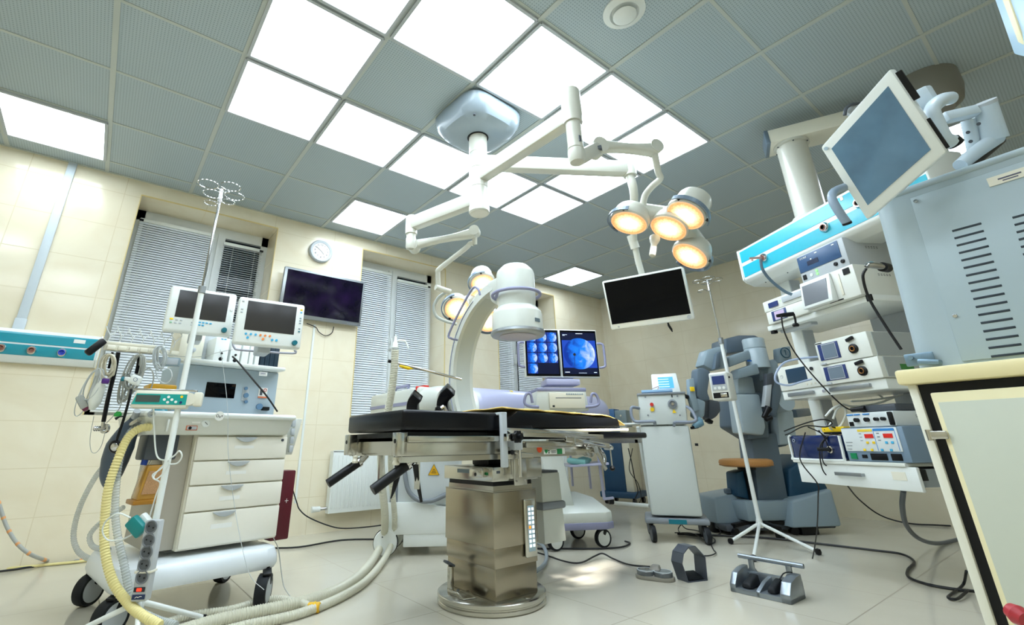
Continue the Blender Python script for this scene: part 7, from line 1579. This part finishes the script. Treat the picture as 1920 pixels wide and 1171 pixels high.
cable('floor_cable', blc, [at(1005, 1028, z=.01), at(1060, 1028, z=.01), at(1120, 1028, z=.01), at(1165, 1025, z=.01), at(1181, 1018, z=.01), at(1172, 1014, z=.01)], .006, 'black cable lying along the floor past the screen trolley wheels')
cable('floor_cable', blc, [at(1270, 1000, z=.01), at(1340, 1003, z=.01), at(1440, 1008, z=.01), at(1530, 1018, z=.01), at(1640, 1031, z=.01), at(1690, 1038, z=.01), at(1714, 1052, z=.01), at(1702, 1068, z=.01), at(1705, 1082, z=.01), at(1740, 1095, z=.01), at(1790, 1104, z=.01), at(1830, 1108, z=.01)], .007, 'long black cable winding across the floor to the right cabinet')
cable('floor_cable', blc, [at(1585, 905, y=-.9), at(1610, 935, z=.2), at(1650, 965, z=.06), at(1700, 980, z=.01), at(1760, 984, z=.01), at(1800, 986, z=.01)], .006, 'black cable dropping behind the bottom drawer to the floor')
cable('grey_floor_hose', mat('hose_dark_grey', (96, 102, 108), .45), [at(1694, 920, d=2.62), at(1692, 950, d=2.7), at(1700, 985, d=2.85), at(1725, 1010, d=3.0), at(1760, 1018, z=.02), at(1800, 1010, z=.02)], .013, 'grey hose curving from the bottom drawer to the floor', 'hose')
cable('cable_loop', blc, [at(1812, 1070, d=2.3), at(1806, 1095, z=.015), at(1785, 1112, z=.01), at(1778, 1120, z=.01), at(1795, 1122, z=.01), at(1815, 1106, z=.015)], .006, 'black cable loop on the floor beside the foreground cabinet')
cable('cart_cables', blc, [at(1285, 975, d=3.8), at(1272, 990, z=.02), at(1280, 1000, z=.01), at(1320, 1005, z=.01), at(1350, 1000, z=.01), at(1345, 985, d=3.8)], .004, 'tangle of thin black cables under the narrow white cart')
cable('cart_cables', blc, [at(1275, 975, d=3.85), at(1285, 990, z=.02), at(1310, 995, z=.01), at(1340, 1010, z=.01), at(1330, 1018, z=.01), at(1300, 1000, z=.01), at(1265, 998, z=.01)], .004, 'black cable loop beside the narrow cart castors')
cable('base_hose', mat('hose_pale_grey', (150, 160, 168), .45), [at(998, 1015, z=.03), at(1015, 1020, z=.03), at(1024, 1035, z=.02), at(1022, 1055, z=.02), at(1005, 1070, z=.02), at(990, 1075, z=.02)], .012, 'pale grey hose looping out right of the table base', 'hose')
# ================================================================ FOREGROUND MACHINE AND CABINET
CZr = math.radians(265.5)
cp = at(1700, 720, d=1.36)
T = thing('foreground_cabinet', 'cream cabinet with worn yellow edges and a steel hinge in the right foreground', 'cabinet', (cp.x, cp.y, 0), rz=CZr)
fm = frame_of(T)
ycr = mat('yellowed_cream', (232, 222, 180), .4, noise=.08, scale=8); inner = mat('cabinet_inner', (196, 200, 184), .45)
zt6 = fm(1690, 693, -.02).z; zb6 = fm(1700, 722, 0).z; XW = .75
part('worktop', mat('worktop_cream', (230, 216, 166), .35, noise=.06, scale=6), T, lambda b: b.bb(-.015, XW, -.022, .50, zb6, zt6, .008))
part('side_panel', mat('side_cream', (226, 224, 208), .4), T, lambda b: b.bb(0, .020, 0, .48, .06, zb6, .003))
part('carcass', blackp, T, lambda b: b.bb(.02, XW, .012, .46, .06, zb6-.001))
part('plinth', dgrey, T, lambda b: b.bb(.02, XW, .05, .44, 0, .06))
ddx = .046
dr_ = part('door', ycr, T, lambda b: b.bb(ddx, XW-.02, -.012, .008, .09, zb6-.026, .004))
part('door_panel', inner, dr_, lambda b: b.bb(ddx+.011, XW-.05, -.0135, -.0115, .12, zb6-.052, .001))
hq = fm(1758, 815, -.012)
hg_ = part('hinge', steel, dr_, lambda b: b.bb(hq.x-.020, hq.x+.022, -.022, -.013, hq.z-.011, hq.z+.011, .003)); part('hinge_knuckle', steel, hg_, lambda b: b.cyl((hq.x-.016, -.018, hq.z-.014), (hq.x-.016, -.018, hq.z+.014), .006))
# red item low at the door
rq = at(1908, 1152, d=.95)
S = thing('red_knob', 'blurred red round knob at the bottom right corner', 'knob', rq)
part('knob_head', mat('knob_red', (170, 40, 50), .4), S, lambda b: b.lathe([(0, -.016), (.014, -.014), (.019, 0), (.014, .014), (0, .016)], (0, 0, 0), FW, 24)); part('knob_stem', mat('knob_red', (170, 40, 50), .4), S, lambda b: b.cyl((0, 0, 0), (mx(T).to_3x3() @ V((0, .045, 0))), .006))
# grey machine on the worktop
g0 = fm(1702, 655, .05)
T2_ = thing('grey_medical_machine', 'large pale grey-blue machine with ventilation slits on the foreground cabinet', 'medical machine', mx(T) @ V((g0.x, .05, zt6+.001)), rz=CZr)
mm = frame_of(T2_)
gm = mat('machine_blue_grey', (164, 180, 186), .42); gz = mm(1634, 385, 0).z; gtx = mm(1634, 385, 0).x; gbx = mm(1702, 655, 0).x
XG = .72
def mbody(b):
    ring0, ring1 = [], []
    R_ = .055
    for k in range(9):
        a = PI+PI/2*k/8; ring0.append((gbx+R_+R_*math.cos(a), R_+R_*math.sin(a), 0)); ring1.append((gtx+R_+R_*math.cos(a), R_+R_*math.sin(a), gz))
    ring0 += [(XG, 0, 0), (XG, .40, 0), (gbx, .40, 0)]; ring1 += [(XG, 0, gz), (XG, .40, gz), (gtx, .40, gz)]
    b.hexa(ring0, ring1)
part('machine_case', gm, T2_, mbody)
part('machine_lid', gm, T2_, lambda b: b.bb(gtx-.004, XG, -.006, .41, gz-.001, gz+.022, .010, 3))
s0, s1 = mm(1714, 390, 0), mm(1800, 665, 0)
part('side_door', gm, T2_, lambda b: b.hexa([(s1.x, -.004, .012), (XG-.02, -.004, .012), (XG-.02, .0, .012), (s1.x, .0, .012)], [(s0.x, -.004, gz-.02), (XG-.02, -.004, gz-.02), (XG-.02, 0, gz-.02), (s0.x, 0, gz-.02)], .0015))
def slits(pts, name='vent_slits'):
    (xa, ya), (xb, yb), (wl, n) = pts
    p0_, p1_ = mm(xa, ya, -.005), mm(xb, yb, -.005); wdt = abs(mm(xa+wl, ya-12, -.005).x-p0_.x)
    part(name, mat('slit_dark', (30, 42, 52), .6), T2_, lambda b: [b.box((p0_.x+(p1_.x-p0_.x)*k/(n-1)+wdt/2, -.0042, p0_.z+(p1_.z-p0_.z)*k/(n-1)), (wdt, .002, .0062), .0024) for k in range(n)])
slits(((1785, 433), (1858, 668), (56, 17))); slits(((1898, 408), (1965, 640), (56, 17)))
for px, py in ((1717, 377), (1791, 592)): q = mm(px, py, -.004); part('screw', chrome, T2_, lambda b: b.lathe([(.006, 0), (.005, .003), (0, .004)], (q.x, -.004, q.z), (0, -1, 0), 14))
q = mm(1893, 330, -.006); part('paper_label', cream, T2_, lambda b: b.box((q.x, -.0055, q.z), (.085, .002, .026))); part('label_text', mat('label_ink', (90, 90, 110), .6), T2_, lambda b: b.box((q.x, -.0067, q.z+.001), (.045, .001, .004)).box((q.x, -.0067, q.z-.006), (.03, .001, .003)))
part('foot_bracket', mat('bracket_blue_grey', (120, 144, 160), .35, .5), T2_, lambda b: b.bb(gbx-.012, gbx+.055, -.012, -.005, .012, .048, .004).cyl((gbx+.005, -.013, .036), (gbx+.005, -.02, .036), .006).beam((gbx+.02, -.02, .022), (gbx+.07, -.03, .012), .022, .016, .005))
# touch screen
tc_ = [at(1538, 277, d=1.52), at(1669, 128, d=1.34), at(1775, 285, d=1.30), at(1625, 413, d=1.47)]
n_ = (tc_[1]-tc_[0]).cross(tc_[3]-tc_[0]).normalized()
if n_.dot(FW) < 0: n_ = -n_
T = thing('touch_screen_monitor', 'white tilted touch screen on a jointed arm above the grey machine', 'monitor', sum(tc_, V())/4)
LT = V(T.location); tl, tr, br2, bl2 = [p-LT for p in tc_]
def inset(u0, u1, v0, v1): 
    f = lambda u, v_: (tl*(1-u)+tr*u)*(1-v_)+(bl2*(1-u)+br2*u)*v_
    return [f(u0, v1), f(u1, v1), f(u1, v0), f(u0, v0)]
part('screen_case', white, T, lambda b: b.hexa(inset(0, 1, 0, 1), [p+n_*.045 for p in inset(0, 1, 0, 1)], .007))
part('screen_back', lgrey, T, lambda b: b.hexa([p+n_*.044 for p in inset(.1, .9, .1, .9)], [p+n_*.075 for p in inset(.2, .8, .2, .8)], .008))
tsm = mat('touch_glass_painted_sheen', (84, 122, 150), .12, coat=.7, noise=.5, scale=9)  # lightened, mottled blue stands in for streaky reflections on the glass
part('touch_glass', tsm, T, lambda b: b.hexa([p-n_*.0015 for p in inset(.10, .90, .11, .88)], inset(.10, .90, .11, .88)))
part('logo_dot', mat('pale_blue_dot', (180, 200, 214), .4), T, lambda b: b.cyl(inset(.05, .05, .06, .06)[0]-n_*.002, inset(.05, .05, .06, .06)[0], .006))
e_ = inset(1, 1, .04, .5)
part('side_slot', blackp, T, lambda b: b.beam(inset(1.004, 1, .06, .9)[3]+n_*.02, inset(1.004, 1, .40, .9)[3]+n_*.02, .026, .012, .002, up=n_))
part('side_slot', blackp, T, lambda b: b.beam(inset(1.004, 1, .62, .9)[3]+n_*.02, inset(1.004, 1, .97, .9)[3]+n_*.02, .012, .012, .002, up=n_))
part('grab_handle', mat('handle_blue_grey', (140, 158, 176), .35), T, lambda b: b.tube([at(1585, 350, d=1.50)-LT+n_*.02, at(1565, 358, d=1.47)-LT, at(1560, 372, d=1.45)-LT, at(1572, 395, d=1.43)-LT, at(1588, 418, d=1.42)-LT], .012, 14, 3)); part('handle_end', blackp, T, lambda b: b.cyl(at(1587, 416, d=1.42)-LT, at(1589, 420, d=1.42)-LT, .0125))
aw = mat('arm_pale_blue', (196, 210, 218), .35, coat=.2)
part('grip_tube', aw, T, lambda b: b.tube([at(1782, 184, d=1.42)-LT, at(1765, 188, d=1.40)-LT, at(1748, 205, d=1.38)-LT, at(1756, 230, d=1.37)-LT, at(1770, 258, d=1.36)-LT, at(1786, 266, d=1.36)-LT], .019, 16, 4)); part('grip_end', blackp, T, lambda b: b.cyl(at(1784, 262, d=1.36)-LT, at(1793, 270, d=1.36)-LT, .019))
part('mount_block', aw, T, lambda b: b.beam(at(1722, 168, d=1.45)-LT, at(1745, 205, d=1.44)-LT, .05, .05, .008))
part('arm_link', aw, T, lambda b: b.beam(at(1768, 222, d=1.48)-LT, at(1830, 208, d=1.48)-LT, .034, .034, .008)); 
part('arm_joint', aw, T, lambda b: b.cyl(at(1845, 196, d=1.48)-LT, at(1862, 262, d=1.48)-LT, .030, .036).cyl(at(1815, 225, d=1.50)-LT, at(1828, 285, d=1.50)-LT, .018)); part('joint_cap', lgrey, T, lambda b: b.cyl(at(1843, 192, d=1.48)-LT, at(1846, 198, d=1.48)-LT, .031))
part('arm_boom', aw, T, lambda b: b.tube([at(1868, 258, d=1.48)-LT, at(1830, 285, d=1.46)-LT, at(1800, 310, d=1.44)-LT], [.022, .020, .018], 16, 2)); part('arm_cable_cover', blackp, T, lambda b: b.tube([at(1872, 262, d=1.50)-LT, at(1838, 292, d=1.48)-LT, at(1800, 326, d=1.46)-LT, at(1770, 345, d=1.46)-LT], [.018, .017, .016, .012], 14, 4))
for px, py in ((1835, 232), (1820, 265), (1815, 248)): part('arm_bolt', dgrey, T, lambda b: b.cyl(at(px, py, d=1.445)-LT, at(px, py, d=1.455)-LT, .005))
# far bracket visible left of the touch screen, and the panel at the corner
T = thing('dark_lamp_bow', 'dark curved lamp handle peeping out left of the touch screen top', 'lamp handle', at(1592, 202, d=2.4))
LT = V(T.location)
part('bow', dgrey, T, lambda b: b.tube([at(1584, 216, d=2.4)-LT, at(1586, 204, d=2.4)-LT, at(1596, 196, d=2.4)-LT, at(1610, 194, d=2.45)-LT], .008, 10, 4)); part('bow_shell', lgrey, T, lambda b: b.tube([at(1588, 214, d=2.44)-LT, at(1598, 203, d=2.44)-LT, at(1625, 198, d=2.5)-LT, at(1660, 215, d=2.55)-LT], .02, 12, 3))
T = thing('display_board', 'pale blue panel with cream edge cut off by the top right corner', 'panel', at(1925, 30, d=1.1))
LT = V(T.location); C4 = [at(1884, -30, d=1.15), at(1990, -80, d=1.0), at(2010, 110, d=1.0), at(1928, 92, d=1.12)]; C4 = [p-LT for p in C4]
part('panel_face', mat('panel_pale_blue', (176, 206, 226), .35), T, lambda b: b.hexa([C4[3], C4[2], C4[1], C4[0]], [p+FW*.03 for p in (C4[3], C4[2], C4[1], C4[0])], .004)); part('panel_edge', ycr, T, lambda b: b.beam(C4[0]-RT*.006, C4[3]-RT*.006, .012, .03, .003)); part('hanging_pole', armm, T, lambda b: b.cyl((C4[1]+C4[2])/2, V(((C4[1]+C4[2])/2).to_2d().to_3d())+V((0, 0, H-T.location.z)), .02))
